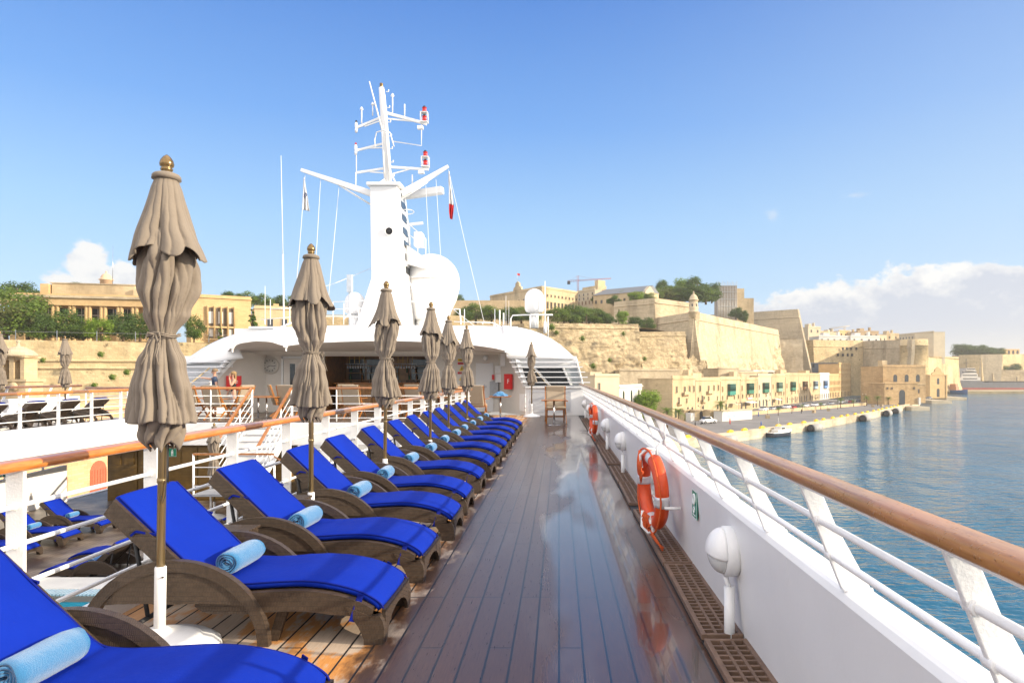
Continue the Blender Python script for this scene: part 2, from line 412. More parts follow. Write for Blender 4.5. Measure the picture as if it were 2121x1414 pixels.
def stone(name, lo, hi, ch=.5, cw=1.1, dirt=.5, holes=.0, rough_bump=.6, dark=(.16, .125, .08), mort=.35, strata=0.):
    t = NT(name); geo = t.n('ShaderNodeNewGeometry')
    sp = t.n('ShaderNodeSeparateXYZ'); t.lk(geo.outputs['Position'], sp.inputs[0])
    u = t.math('ADD', t.math('MULTIPLY', sp.outputs[0], .8), t.math('MULTIPLY', sp.outputs[1], .6))
    cb = t.n('ShaderNodeCombineXYZ'); t.lk(u, cb.inputs[0]); t.lk(sp.outputs[2], cb.inputs[1])
    P = geo.outputs['Position']
    a = t.noise(.05, 6, .6, P, (1, 1, 1.6)); b = t.noise(.5, 6, .7, P); st = t.noise(.12, 5, .6, P, (1, 1, 7 if strata else .25))
    c = t.mix(t.rng(a, .3, .7), lo, hi); c = t.mix(t.rng(b, .42, .75, 0, .55), c, tuple(min(1, x*1.18) for x in hi))
    c = t.mix(t.rng(st, .5, .72, 0, dirt), c, dark)
    h = b
    if strata:
        fz = t.noise(.22, 7, .72, P, (1, 1, 2.2)); cr_ = t.rng(fz, .47, .53, 0, 1, True)
        cr_ = t.math('MULTIPLY', cr_, t.math('SUBTRACT', 1., t.rng(fz, .53, .60, 0, 1, True)))
        c = t.mix(t.math('MULTIPLY', cr_, .5), c, (.15, .115, .065)); c = t.mix(t.rng(t.noise(.03, 4, .6, P), .5, .62, 0, .55, True), c, (.27, .22, .15)); h = t.math('ADD', b, fz)
    if ch:
        br = t.n('ShaderNodeTexBrick'); t.lk(cb.outputs[0], br.inputs['Vector'])
        for k, v in (('Scale', 1.), ('Mortar Size', ch*.055), ('Mortar Smooth', .3), ('Brick Width', cw), ('Row Height', ch)): br.inputs[k].default_value = v
        br.inputs['Color1'].default_value = (.82, .82, .82, 1); br.inputs['Color2'].default_value = (1.12, 1.12, 1.12, 1); br.inputs['Mortar'].default_value = (.7, .68, .64, 1)
        c = t.mix(mort*1.6, c, br.outputs[0], 'MULTIPLY')
    if holes:
        v = t.n('ShaderNodeTexVoronoi'); v.inputs['Scale'].default_value = .42; t.lk(P, v.inputs['Vector'])
        hm = t.math('MULTIPLY', t.rng(v.outputs['Distance'], .10, .34, 1, 0, True), t.rng(t.noise(.16, 3, .5, P), .50, .56))
        hm = t.math('MULTIPLY', hm, t.rng(t.noise(2.1, 3, .5, P), .4, .6))
        c = t.mix(t.math('MULTIPLY', hm, holes), c, (.07, .055, .03))
    t.setc(c); t.b.inputs['Roughness'].default_value = .9; t.b.inputs['Specular IOR Level'].default_value = .2
    t.lk(t.bump(h, rough_bump, .5), t.b.inputs['Normal']); MATS[name] = t.mat; return t.mat
LO, HI = (.42, .315, .165), (.60, .475, .275)
ST_WALL = stone('fort_limestone', LO, HI, .45, 1.0, .45, .9, mort=.45)
ST_BAST = stone('bastion_limestone', (.43, .345, .225), (.57, .47, .315), .6, 1.4, .6, .5, .45, mort=.45)
ST_ROCK = stone('rock_face', (.31, .24, .145), (.56, .45, .28), 0, 0, .9, .8, 1., strata=1)
ST_HOUSE = stone('house_limestone', (.42, .315, .18), (.57, .45, .28), .35, .8, .6, .35, .3, mort=.25)
ST_OCH = stone('ochre_limestone', (.46, .31, .145), (.58, .41, .21), .4, .9, .25, 0., .25, mort=.25)
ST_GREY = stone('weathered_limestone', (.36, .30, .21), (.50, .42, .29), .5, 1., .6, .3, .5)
ST_QUAY = stone('quay_limestone', (.44, .37, .26), (.58, .50, .37), .8, 2., .5, .0, .5)
ST_ORCH = stone('terracotta_wall', (.60, .38, .20), (.72, .48, .27), .28, .6, .1, 0., .1, mort=.6)
CREAMB = mat('render_cream', (.50, .42, .29), .9, var=.08, vs=.3)
WHITEB = mat('render_white', (.60, .575, .53), .9, var=.05, vs=.3)
def leaf(name, c1, c2):
    t = NT(name); a = t.noise(1.2, 2)
    t.setc(t.mix(t.rng(a, .35, .65), c1, c2)); t.b.inputs['Roughness'].default_value = .6; t.b.inputs['Specular IOR Level'].default_value = .25
    tr = t.n('ShaderNodeBsdfTranslucent'); tr.inputs[0].default_value = (c2[0]*1.4, c2[1]*1.5, c2[2], 1)
    ms = t.n('ShaderNodeMixShader'); ms.inputs[0].default_value = .3
    t.lk(t.b.outputs[0], ms.inputs[1]); t.lk(tr.outputs[0], ms.inputs[2]); t.lk(ms.outputs[0], t.N['Material Output'].inputs[0]); return t.mat
LF = [leaf('leaf_dark', (.045, .085, .018), (.08, .13, .025)), leaf('leaf_mid', (.08, .135, .02), (.14, .20, .03)), leaf('leaf_bright', (.12, .19, .02), (.19, .28, .03)), leaf('leaf_olive', (.09, .11, .03), (.14, .15, .045))]
BARK = mat('bark', (.14, .095, .06), .9, var=.3, vs=3, bump=.6, bs=5)
# ================================================================ OWN SHIP: decks, bulwark, rails
DZ = -2.5          # lower (pool) deck
def plate(name, x0, x1, y0, y1, z0, z1, m, kind='structure'):
    b = MB(); b.keep = True; b.box(x0, x1, y0, y1, z0, z1); return tag(b.build(name, m), kind=kind)
plate('promenade_deck', -2.95, 1.20, -5, 25.2, -.14, 0, DECK)
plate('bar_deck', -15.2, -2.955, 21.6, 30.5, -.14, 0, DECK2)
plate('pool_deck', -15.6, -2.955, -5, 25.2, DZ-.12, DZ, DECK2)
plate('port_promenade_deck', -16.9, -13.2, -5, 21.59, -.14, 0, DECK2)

def sx(Y):                       # the ship's side closes in towards the bow
    t = max(0., (Y-4)/21.); return -.10*t*t
YS = [-4+i*.6 for i in range(49)]+[24.9]
def sweep(mb, sec, ys=YS, shift=sx, mi=0, sm=False):
    k = len(sec); vs = []; fs = []
    for y in ys:
        for (x, z) in sec: vs.append((x+shift(y), y, z))
    for i in range(len(ys)-1):
        for j in range(k):
            j2 = (j+1) % k; fs.append((i*k+j, (i+1)*k+j, (i+1)*k+j2, i*k+j2))
    fs.append(tuple(range(k))); fs.append(tuple((len(ys)-1)*k+j for j in range(k-1, -1, -1)))
    return mb.add(vs, fs, mi, sm)
bul = thing('ship_bulwark', 'white bulwark on the right with teak handrail and leaning posts above the water', 'bulwark', (1.0, 10, 0))
b = MB(); sweep(b, [(1.04, .0), (.972, .72), (.985, .742), (1.0, .75), (1.085, .75), (1.10, .742), (1.11, .72), (1.18, -.9)]); b.build('bulwark_wall', WHITE, bul)
def capsec(cx, cz, w, h, n=16, p=.62):
    s = []
    for i in range(n):
        a = -2*math.pi*i/n; c, q = math.cos(a), math.sin(a)
        s.append((cx+w/2*math.copysign(abs(c)**p, c), cz+h/2*math.copysign(abs(q)**p, q)))
    return s
b = MB(); sweep(b, capsec(.862, 1.144, .088, .048, 16, .5), sm=True); b.build('handrail', RAILW, bul)
b = MB(); sweep(b, [(.838, 1.112), (.838, 1.121), (.882, 1.121), (.882, 1.112)]); b.build('rail_bracket', WHITE2, bul)
for xx, zz in ((.905, .995), (.948, .872)):
    b = MB(); b.tube([(xx+sx(y), y, zz) for y in YS], .0125, 10); b.build('rail_bar', WHITE2, bul)
for k in range(13):
    y = 1.05+k*1.87; b = MB(); b.prism([(1.04-.0015, .05), (.972-.0015, .72), (.972+.01, .72), (1.04+.01, .05)], y-.004, y+.004, 'y', M=Matrix.Translation((sx(y), 0, 0))); b.build('weld_seam', WHITE, bul)
y = .60
while y < 24.6:
    b = MB()
    x = sx(y)
    lo = [(.985+x, .748), (1.088+x, .748)]; hi = [(.835+x, 1.12), (.90+x, 1.12)]
    b.prism([lo[0], lo[1], (.96+x, .98), hi[1], hi[0]], y-.010, y+.010, 'y')
    b.tube([(.985+x, y-.012, .753), (1.088+x, y-.012, .753)], .009, 6)
    for xx, zz in ((.905, .995), (.948, .872)): b.cyl((xx+x, y-.022, zz), (xx+x, y+.022, zz), .019, .019, 10)
    b.build('stanchion', WHITE2, bul, bevel=.003); y += .89
b = MB(); b.keep = True; sweep(b, [(.80, .004), (1.045, .004), (1.045, .006), (.80, .006)]); tag(b.build('waterway_gutter', BLACK), kind='structure')

# left rail of the promenade
LX = -2.80
lrail = thing('promenade_railing', 'white railing with segmented orange teak handrail running behind the blue loungers', 'railing', (LX, 9, 0))
LY = [-4+i*.64 for i in range(41)]
b = MB(); sweep(b, capsec(LX, 1.03, .13, .06), LY, lambda y: 0, sm=True); b.build('handrail', RAILS, lrail)
b = MB(); sweep(b, [(LX-.07, -.10), (LX-.07, .11), (LX+.05, .11), (LX+.06, .0), (LX+.06, -.10)], LY, lambda y: 0); b.build('coaming', WHITE, lrail, bevel=.01)
for z in (.82, .62, .41, .235):
    b = MB(); b.tube([(LX, y, z) for y in LY], .0135, 8); b.build('rail_bar', WHITE2, lrail)
y = 3.52-1.165*5
while y < 21.5:
    b = MB(); b.box(LX-.045, LX+.045, y-.011, y+.011, .105, 1.0)
    for z in (.82, .62, .41, .235): b.cyl((LX, y-.03, z), (LX, y+.03, z), .02, .02, 10)
    b.build('post', WHITE2, lrail); y += 1.165

# ---------------------------------------------------------------- sun lounger prototype (foot at x=0, head towards -x)
PATH = [(.012,.175),(.004,.215),(-.04,.252),(-.11,.288),(-.20,.318),(-.32,.342),(-.45,.352),(-.6,.347),(-.75,.337),(-.88,.335),(-.965,.348),(-1.03,.395),(-1.11,.472),(-1.23,.583),(-1.345,.695),(-1.45,.797),(-1.48,.826)]
def offset(path, d):
    out = []
    for i, p in enumerate(path):
        a = path[max(i-1, 0)]; c = path[min(i+1, len(path)-1)]
        tx, tz = c[0]-a[0], c[1]-a[1]; l = math.hypot(tx, tz)
        out.append((p[0]+tz/l*d, p[1]-tx/l*d))         # +d = up side (path runs head-ward)
    return out
def dense(path, n):
    out = []; m = len(path)-1
    for i in range(m):
        p0, p1, p2, p3 = path[max(i-1, 0)], path[i], path[i+1], path[min(i+2, m)]
        for k in range(n):
            t = k/n
            out.append(tuple(.5*((2*p1[q])+(-p0[q]+p2[q])*t+(2*p0[q]-5*p1[q]+4*p2[q]-p3[q])*t*t+(-p0[q]+3*p1[q]-3*p2[q]+p3[q])*t**3) for q in (0, 1)))
    return out+[path[-1]]
DP = dense(PATH, 4)
def mattress(seed):
    top = DP; N = len(top); hw = .292; th = .056; S = 20
    def sec(j):
        a = 2*math.pi*j/S; c, s = math.cos(a), math.sin(a)
        return math.copysign(abs(c)**.28, c), math.copysign(abs(s)**.55, s)
    vs = []; fs = []
    for i, p in enumerate(top):
        a = top[max(i-1, 0)]; c = top[min(i+1, N-1)]; tx, tz = c[0]-a[0], c[1]-a[1]; l = math.hypot(tx, tz); nx, nz = -tz/l, tx/l
        nx, nz = (tz/l, -tx/l)
        if nz < 0: nx, nz = -nx, -nz
        e = min(1, (min(i, N-1-i)+.6)/3.2)**.5
        crease = .009*math.exp(-((p[0]+.30)/.011)**2)+.008*math.exp(-((p[0]+.95)/.016)**2)
        for j in range(S):
            u, w = sec(j)
            yy = u*hw*(.93+.07*e); d = -th/2+w*th/2*e
            d += (.006*noise.noise(Vector((p[0]*5, yy*5, seed)))+.004*noise.noise(Vector((p[0]*16, yy*4, seed+3))))*(1 if w > 0 else 0)-(crease if w > 0 else 0)
            d += (.006*(1-(yy/hw)**2) if w > 0 else 0)
            vs.append((p[0]+nx*d, yy, p[1]+nz*d))
    for i in range(N-1):
        for j in range(S): j2 = (j+1) % S; fs.append((i*S+j, (i+1)*S+j, (i+1)*S+j2, i*S+j2))
    fs.append(tuple(range(S))); fs.append(tuple((N-1)*S+j for j in range(S-1, -1, -1)))
    b = MB(); b.add(vs, fs, 0, True); return b
def make_lounger(seed):
    t = thing('sun_lounger', 'x', 'sun lounger')
    m = mattress(seed).build('mattress', BLUE, t)
    for s in (-1, 1):
        off = offset(DP, 0); b = MB()
        b.tube([(p[0], s*.287, p[1]-.014) for p in DP[2:-1]], .006, 6); b.build('piping', BLUED, m)
    for sg in (-1, 1):
        b = MB(); b.bar((-1.25, sg*.300, .60), (-1.36, sg*.322, .625), .012, .012); b.bar((-1.36, sg*.322, .625), (-1.39, sg*.322, .60), .008, .012); b.build('strap', BLUED, m)
        b = MB(); b.bar((-.105, sg*.322, .275), (-.15, sg*.343, .13), .006, .034); b.build('strap', BLUED, m)
    # body frame: side bands + woven bed
    i0 = next(i for i, p in enumerate(DP) if p[0] < -.03); i1 = next(i for i, p in enumerate(DP) if p[0] < -1.0)
    seg = DP[i0:i1+1]; up = [(p[0], p[1]-.052) for p in seg]; lo = [(p[0]-.01, p[1]-.052-.115+.03*math.exp(-((p[0]+.1)/.1)**2)) for p in seg]
    b = MB()
    for s in (-1, 1): b.band(up, lo, s*.32-.02, s*.32+.02)
    b.band([(p[0], p[1]-.004) for p in up], [(p[0], p[1]-.03) for p in up], -.30, .30)
    b.build('frame', WICK, t)
    for s in (-1, 1):                                   # curved foot legs
        out = [(-.035,.155),(.000,.165),(.022,.13),(.030,.09),(.028,.04),(.022,0)]
        inn = [(-.19,.215),(-.15,.15),(-.115,.10),(-.095,.06),(-.085,.03),(-.083,0)]
        b = MB(); b.band(out, inn, s*.32-.024, s*.32+.024); b.build('leg', WICK, t)
    ar = [(-.30,.185),(.30,.185),(.30,.0),(.262,.0)]+[(.262*math.cos(math.pi*k/10), .13*math.sin(math.pi*k/10)) for k in range(1, 10)]+[(-.262,0),(-.30,0)]
    b = MB(); b.prism([(p[0], p[1]*1.0) for p in ar], .005, .027, 'x'); b.build('end_panel', WICK, t)
    # big side arcs with woven infill
    cx, A, B, A2, B2 = -1.13, .53, .475, .468, .412; n = 26
    for s in (-1, 1):
        th = [math.pi*k/n for k in range(n+1)]
        b = MB(); b.band([(cx+A*math.cos(q), B*math.sin(q)) for q in th], [(cx+A2*math.cos(q), B2*math.sin(q)) for q in th], s*.350-.022, s*.350+.022)
        arc = b.build('side_arc', WICK, t)
        q0 = math.asin(.225/B2); qs = [q0+(math.pi-2*q0)*k/16 for k in range(17)]
        b = MB(); up2 = [(cx+(A2+.004)*math.cos(q), (B2+.004)*math.sin(q)) for q in qs]
        lo2 = [(p[0], .225+.035*math.sin(math.pi*k/16)-.03*(1-abs(k-8)/8)) for k, p in enumerate(up2)]
        b.band(up2, lo2, s*.352-.012, s*.352+.012); b.build('infill_panel', WICK, arc)
    # backrest
    bk = MB(); d = Vector((-1.53+.985, 0, .79-.325)).normalized(); a0 = Vector((-.985, 0, .318)); a1 = Vector((-1.485, 0, .787))
    bk.band([(a0.x, a0.z), (a1.x, a1.z)], [(a0.x-.045, a0.z-.055), (a1.x-.045, a1.z-.055)], -.30, .30)
    for s in (-1, 1): bk.band([(a0.x, a0.z+.012), (a1.x-.004, a1.z+.012)], [(a0.x-.06, a0.z-.07), (a1.x-.06, a1.z-.07)], s*.297-.021, s*.297+.021)
    bk.build('backrest', WICK, t)
    b = MB()
    for s in (-1, 1): b.cyl((-1.42, s*.26, .66), (-1.33, s*.26, .12), .012)
    b.cyl((-1.33, -.33, .12), (-1.33, .33, .12), .012); b.build('back_support', BLACK, t)
    for s in (-1, 1):
        b = MB(); b.band([(-.56,.25),(-.50,.25)], [(-.64,0),(-.585,0)], s*.27-.018, s*.27+.018); b.build('leg', WICK, t)
    return t
protoL = [make_lounger(1.3), make_lounger(7.7)]
def make_towel(seed):
    b = MB(); n = 110; T = 4.4; path = []
    for i in range(n+1):
        u = i/n; a = u*T*2*math.pi; r = .012+.070*u+.003*math.sin(a*1.3+seed)*(1-u)
        path.append((a, r))
    L = .185; W = 9; vs = []; fs = []
    for side in (0, 1):
        for (a, r) in path:
            for k in range(W+1):
                yy = -L+2*L*k/W
                rr = r-(.0105 if side else 0)
                rr += .0035*noise.noise(Vector((math.cos(a)*3+seed, math.sin(a)*3, yy*12))) * (1 if a > (T-1)*6.28 else .4)
                e = 1-.10*(abs(yy)/L)**8
                yo = yy+.008*math.sin(a*2.1+seed)*(1 if abs(yy) > L*.9 else 0)+(.010*noise.noise(Vector((a, 0, seed))) if k in (0, W) else 0)
                vs.append((rr*e*math.cos(-a)*1.06, yo, rr*e*math.sin(-a)*.95))
    w = W+1; o = (n+1)*w
    for i in range(n):
        for k in range(W): fs.append((i*w+k, i*w+k+1, (i+1)*w+k+1, (i+1)*w+k)); fs.append((o+i*w+k, o+(i+1)*w+k, o+(i+1)*w+k+1, o+i*w+k+1))
        for k in (0, W): fs.append((i*w+k, (i+1)*w+k, o+(i+1)*w+k, o+i*w+k))
    for i in (0, n):
        for k in range(W): fs.append((i*w+k, i*w+k+1, o+i*w+k+1, o+i*w+k))
    b.add([(v[0], v[1], v[2]+.078) for v in vs], fs, 0, True); b.keep = True
    return b.build('rolled_towel', TOWEL)
protoT = [tag(make_towel(2.), 'x', 'towel'), tag(make_towel(5.4), 'x', 'towel')]
copies(0)
ORD = ['first', 'second', 'third', 'fourth', 'fifth', 'sixth', 'seventh', 'eighth', 'ninth', 'tenth', 'eleventh', 'twelfth', 'thirteenth']
LC = [2.65, 4.13, 5.25, 6.50, 7.60, 8.95, 10.2, 11.5, 12.75, 14.0, 15.3, 16.7, 18.1]
WH = ['nearest blue sun lounger cut off by the bottom left corner of the photo',
      'blue sun lounger with its arched wicker side behind the nearest tall parasol pole']
random.seed(4)
for i, yc in enumerate(LC):
    x = -1.0+rnd(-.022, .022)*(i > 1); rz = rnd(-.022, .022)*(i > 1)
    lb = WH[i] if i < 2 else ('blue sun lounger farthest up the promenade row, last before the bar deck chairs' if i == 12 else '%s blue sun lounger from the camera in the promenade row' % ORD[i])
    o = protoL[i % 2] if i < 2 else dup(protoL[i % 2])
    o.location = (x, yc, 0); o.rotation_euler = (0, 0, rz); o['label'] = lb; o['group'] = 'blue sun loungers along the promenade'
    tb = 'rolled turquoise towel on the nearest lounger at the bottom left' if i == 0 else ('rolled turquoise towel on the farthest lounger of the promenade row' if i == 12 else 'rolled turquoise towel on the %s lounger of the promenade row' % ORD[i])
    q = protoT[i % 2] if i < 2 else dup(protoT[i % 2])
    q.scale = (.94, .94, .94); q.location = (x-.925+rnd(-.012, .012)-(.05 if i == 0 else 0), yc-.03+rnd(-.02, .02), .337); q.rotation_euler = (0, 0, rnd(-.06, .06)); q['label'] = tb; q['group'] = 'rolled towels on the promenade loungers'
def place_lounger(x, y, z, rz, k, lb, tb=None, grp=None):
    o = dup(protoL[k % 2], (x, y, z), rz, lb, grp)
    if tb:
        c, s = math.cos(rz), math.sin(rz)
        dup(protoT[k % 2], (x-.925*c, y-.925*s, z+.337), rz, tb, 'rolled towels on the pool deck loungers')
    return o

# ---------------------------------------------------------------- closed parasol prototype
def make_parasol(seed, H=2.63):
    t = thing('closed_parasol', 'x', 'parasol'); S = 200
    rs = random.Random(seed); ph0 = rs.random()*6.28
    prm = [(rs.random()*6.28, rs.uniform(.6, 1.)) for _ in range(8)]
    def crease(th, k, ph, sharp=.6):
        return 2*abs(math.sin(.5*k*th+ph))**sharp-1
    def nz(a, b, c=0): return noise.noise(Vector((a, b, seed+c)))
    # upper vent skirt
    def sk(u, v):
        th = u*2*math.pi; z = 2.545-.435*v
        Rr = .060+.014*min(1, v*6)+.122*max(0, v-.05)**1.15
        A = (.10+.30*v**1.2)
        f = crease(th+.12*nz(v*2, 1), 8, ph0, .45)*.6+.4*crease(th+.25*v, 5, ph0*1.7, .6)
        f = f*.8+.25*crease(th+.15*nz(v*4, 7.), 17, ph0*.3, .5)
        r = (.80+.03*v*v)*Rr*(1+A*f*.66+.42*v*nz(math.cos(th)*1.5, math.sin(th)*1.5, v))
        zz = z-(.018*v**4)*crease(th, 8, ph0)+.12*v**3*nz(math.cos(th)*1.7, math.sin(th)*1.7, 9)
        return (r*math.cos(th), r*math.sin(th), zz)
    def closed(fn, nv, m, name, par=None, solid=.004):
        b = MB(); vs = [fn(i/S, j/nv) for j in range(nv+1) for i in range(S)]; fs = []
        for j in range(nv):
            for i in range(S): i2 = (i+1) % S; fs.append((j*S+i, (j+1)*S+i, (j+1)*S+i2, j*S+i2))
        b.add(vs, fs, 0, True); return b.build(name, m, par or t, solid=solid)
    main = None
    # lower canopy: bulge, tie, flare
    K = [(0, .070), (.10, .110), (.22, .138), (.34, .140), (.46, .110), (.575, .074), (.62, .086), (.72, .116), (.85, .146), (1, .168)]
    def rad(v):
        for (a, ra), (c, rc) in zip(K, K[1:]):
            if v <= c: q = (v-a)/(c-a); q = q*q*(3-2*q); return ra+(rc-ra)*q
        return K[-1][1]
    def lo(u, v):
        th = u*2*math.pi; z = 2.30-1.07*v
        tw = (.55 if v < .575 else .22)*math.sin(v*5.2+ph0)*(1-abs(v-.575))
        bel = 1 if v < .575 else 0
        d = abs(v-.575)
        A = min(1, d/.10)
        wk = 1 if v < .575 else .25
        wob = wk*(.5*nz(v*3.2, 1.5)+.28*nz(math.cos(th)*1.2, v*4.5, 3))
        fold = .62*crease(th+tw+wob, 8, ph0+.3, .40)+.38*crease(th-.5*wk*v-wob, 11 if v > .575 else 5, ph0*2.1, .5)
        gath = crease(th+tw*.5, 16, ph0, .8)
        big = .17*math.sin(3*th+4*v+ph0)+.24*nz(math.cos(th)*1.3, math.sin(th)*1.3, v*2.6)
        crinkle = .20*nz(math.cos(th)*3.1, math.sin(th)*3.1, v*8)*(1 if v < .5 else .3)+(.07 if v < .575 else .12)*crease(th+.2*nz(v*5, 2.), 19, ph0*.6, .5)
        r = .72*rad(v)*(1+A*(.40*fold+(big if bel else big*.5)+crinkle)+.13*gath*(1-.7*A)*(.6 if bel else 1))
        zz = z-.022*max(0, v-.85)*6.6*(.4*crease(th, 5, ph0*1.3)+nz(math.cos(th), math.sin(th), 4))
        return (r*math.cos(th)+.010*math.sin(7*v), r*math.sin(th), zz)
    main = closed(lo, 110, TAUPE, 'canopy')
    closed(sk, 44, TAUPE, 'vent_skirt')
    def inner(u, v):
        th = u*2*math.pi; z = 1.30-.20*v
        r = (.088+.05*v-.075*v**2)*(1+.24*crease(th+v*.9, 9, ph0*.7, .5)+.2*nz(math.cos(th)*2, math.sin(th)*2, v*3))
        return (r*math.cos(th), r*math.sin(th), z+.028*v*crease(th+.3, 5, ph0, .8))
    closed(inner, 16, TAUPE, 'canopy_lining', main)
    b = MB(); b.lathe([(.001, 2.556), (.045, 2.556), (.062, 2.549), (.070, 2.540), (.072, 2.52)], n=32); b.build('top_cap', TAUPE, t)
    b = MB(); r0 = .074
    for dz in (0, .010): b.tube([((r0+.006*math.sin(5*a+dz*90))*math.cos(a), (r0+.006*math.sin(5*a))*math.sin(a), 1.685+dz+.006*math.sin(3*a)) for a in [2*math.pi*k/40 for k in range(40)]], .004, 6, closed=True)
    for s in (-1, 1):
        b.tube([(s*.004, -.080, 1.69), (s*.030, -.098, 1.70), (s*.040, -.102, 1.67), (s*.022, -.098, 1.645), (s*.004, -.084, 1.685)], .0035, 5)
        b.tube([(s*.004, -.082, 1.688), (s*.03, -.10, 1.63), (s*.028, -.115, 1.58), (s*.045, -.128, 1.53)], .0035, 5)
    b.build('tie_cord', TAUPE, t)
    b = MB(); b.lathe([(.022, 2.54), (.026, 2.556), (.022, 2.562), (.030, 2.570), (.031, 2.578), (.024, 2.583), (.034, 2.592), (.036, 2.606), (.031, 2.624), (.018, 2.643), (.004, 2.654)], n=24); b.build('finial', FIN, t)
    b = MB(); b.cyl((0, 0, .10), (0, 0, 2.54), .0215, None, 18); b.cyl((0, 0, .905), (0, 0, .93), .0245, None, 18); pole = b.build('pole', BRONZE, t)
    b = MB(); b.tube([(.03, -.01, 1.16), (.035, -.012, .95), (.03, -.02, .84), (.02, -.026, .80), (.014, -.028, .84)], .0028, 5)
    b.tube([(.026, .01, 1.16), (.027, .012, .9)], .0028, 5); b.build('cord', BLACK, pole)
    b = MB(); b.lathe([(.029, .09), (.029, .455), (.026, .46), (.022, .461)], n=20); sl_ = b.build('sleeve', WHITE, t)
    b = MB(); b.cyl((.022, -.020, .41), (.030, -.030, .41), .006, None, 8); b.build('screw', STEEL, sl_)
    b = MB(); b.lathe([(.30, .0), (.308, .012), (.30, .035), (.26, .062), (.21, .070), (.195, .084), (.145, .098), (.095, .106), (.06, .116), (.04, .135), (.001, .135)], n=48); b.build('base', WHITE, t)
    return t
PU = [make_parasol(q) for q in (3.1, 8.4, 5.9, 12.7, 17.3)]
copies(0)
PL = [(-2.155, 3.68, 'nearest closed taupe parasol, tallest in the photo, between the two closest loungers'),
      (-2.19, 6.03, 'second closed taupe parasol of the promenade row, in front of the bar deck stairs'),
      (-2.15, 8.42, 'third closed taupe parasol of the promenade row, below the white mast tower'),
      (-2.05, 10.85, 'fourth closed taupe parasol of the promenade row, left one of the tight cluster of three'),
      (-2.16, 13.35, 'fifth closed taupe parasol, middle one of the tight cluster of three'),
      (-2.15, 16.0, 'sixth closed taupe parasol, right one of the tight cluster of three'),
      (-.96, 24.05, 'small closed parasol standing alone in front of the louvred white bulkhead'),
      (-14.75, 18.0, 'closed parasol cut by the left edge of the photo on the far deck'),
      (-14.75, 20.4, 'closed parasol on the far port deck before the fort wall')]
for i, (x, y, lb) in enumerate(PL):
    o = PU[i] if i < 5 else dup(PU[(i*2) % 5])
    o.location = (x, y, 0); o.scale = (1, 1, 1.012 if i == 0 else 1); o.rotation_euler = (.004*(i % 3-1), .013 if i == 0 else .006*((i*7) % 3-1), (0., 2.1, .9, 3.3, 1.2, 4.4, .3, 2.7, 5.1)[i]); o['label'] = lb; o['group'] = 'closed parasols'
dup(PU[1], (-9.6, 19.0, DZ), 1.7, 'closed parasol down on the pool deck in front of the wooden lockers', 'closed parasols')

# ---------------------------------------------------------------- wicker side tables
def make_side_table():
    t = thing('wicker_side_table', 'x', 'side table')
    b = MB(); b.box(-.24, .24, -.14, .14, .0, .42); b.build('body', WICK, t, bevel=.008)
    b = MB()
    for k in range(7): b.box(-.25, .25, -.15+k*.0432, -.15+k*.0432+.038, .422, .44)
    b.build('table_top', WICK, t, bevel=.003); return t
st = make_side_table(); copies(0)
for i, (x, y, lb) in enumerate([(-2.36, 4.68, 'brown wicker side table between the second and third loungers'), (-2.42, 7.05, 'brown wicker side table between the fourth and fifth loungers'),
                                (-2.42, 5.87, 'brown wicker side table between the third and fourth loungers'), (-2.42, 9.58, 'brown wicker side table between the sixth and seventh loungers')]):
    o = st if i == 0 else dup(st)
    o.location = (x, y, 0); o['label'] = lb; o['group'] = 'wicker side tables by the rail'

# ---------------------------------------------------------------- gutter grates
GW = mat('grate_teak', (.17, .105, .070), .6, var=.25, vs=14, bump=.4, bs=50)
def make_grate(L, W=.235):
    t = thing('deck_grate', 'x', 'grate', (0,0,0)); b = MB(); f = .028; z0, z1 = .012, .045
    for x0 in (-W/2, W/2-f): b.box(x0, x0+f, -L/2, L/2, z0, z1)
    for y0 in (-L/2, L/2-f): b.box(-W/2+f, W/2-f, y0, y0+f, z0, z1-.001)
    b.build('frame', GW, t, bevel=.003)
    b = MB(); n = 3; iw = W-2*f; cw = iw/n
    for k in range(1, n): b.box(-W/2+f+cw*k-.008, -W/2+f+cw*k+.008, -L/2+f, L/2-f, z0+.003, z1-.003)
    m = int((L-2*f)/.062)
    for k in range(1, m): yy = -L/2+f+(L-2*f)*k/m; b.box(-W/2+f, W/2-f, yy-.0095, yy+.0095, z0+.006, z1-.005)
    b.build('lattice', GW, t); return t
GRL = [(2.33, 3.77), (3.84, 5.25), (5.32, 6.72), (6.79, 7.40), (7.75, 9.25), (9.3, 10.9), (11.2, 12.7), (12.75, 14.25), (14.5, 16.), (16.05, 17.55), (18., 19.5), (19.6, 21.1), (21.3, 22.8)]
protoG = {}
for i, (a, c) in enumerate(GRL):
    k = round(c-a, 1)
    if k not in protoG: protoG[k] = make_grate(c-a); copies(0); o = protoG[k]
    else: o = dup(protoG[k])
    o.location = (.922+sx((a+c)/2)*.9, (a+c)/2, 0); o.rotation_euler = (0, 0, (.006, -.008, .004)[i % 3]+.004*(a > 12))
    o['group'] = 'teak grates over the gutter'
    o['label'] = 'nearest wooden gutter grate, cut by the bottom edge' if i == 0 else ('short wooden gutter grate beside the near life ring' if i == 3 else '%s wooden gutter grate along the bulwark counted from the camera' % ORD[i])

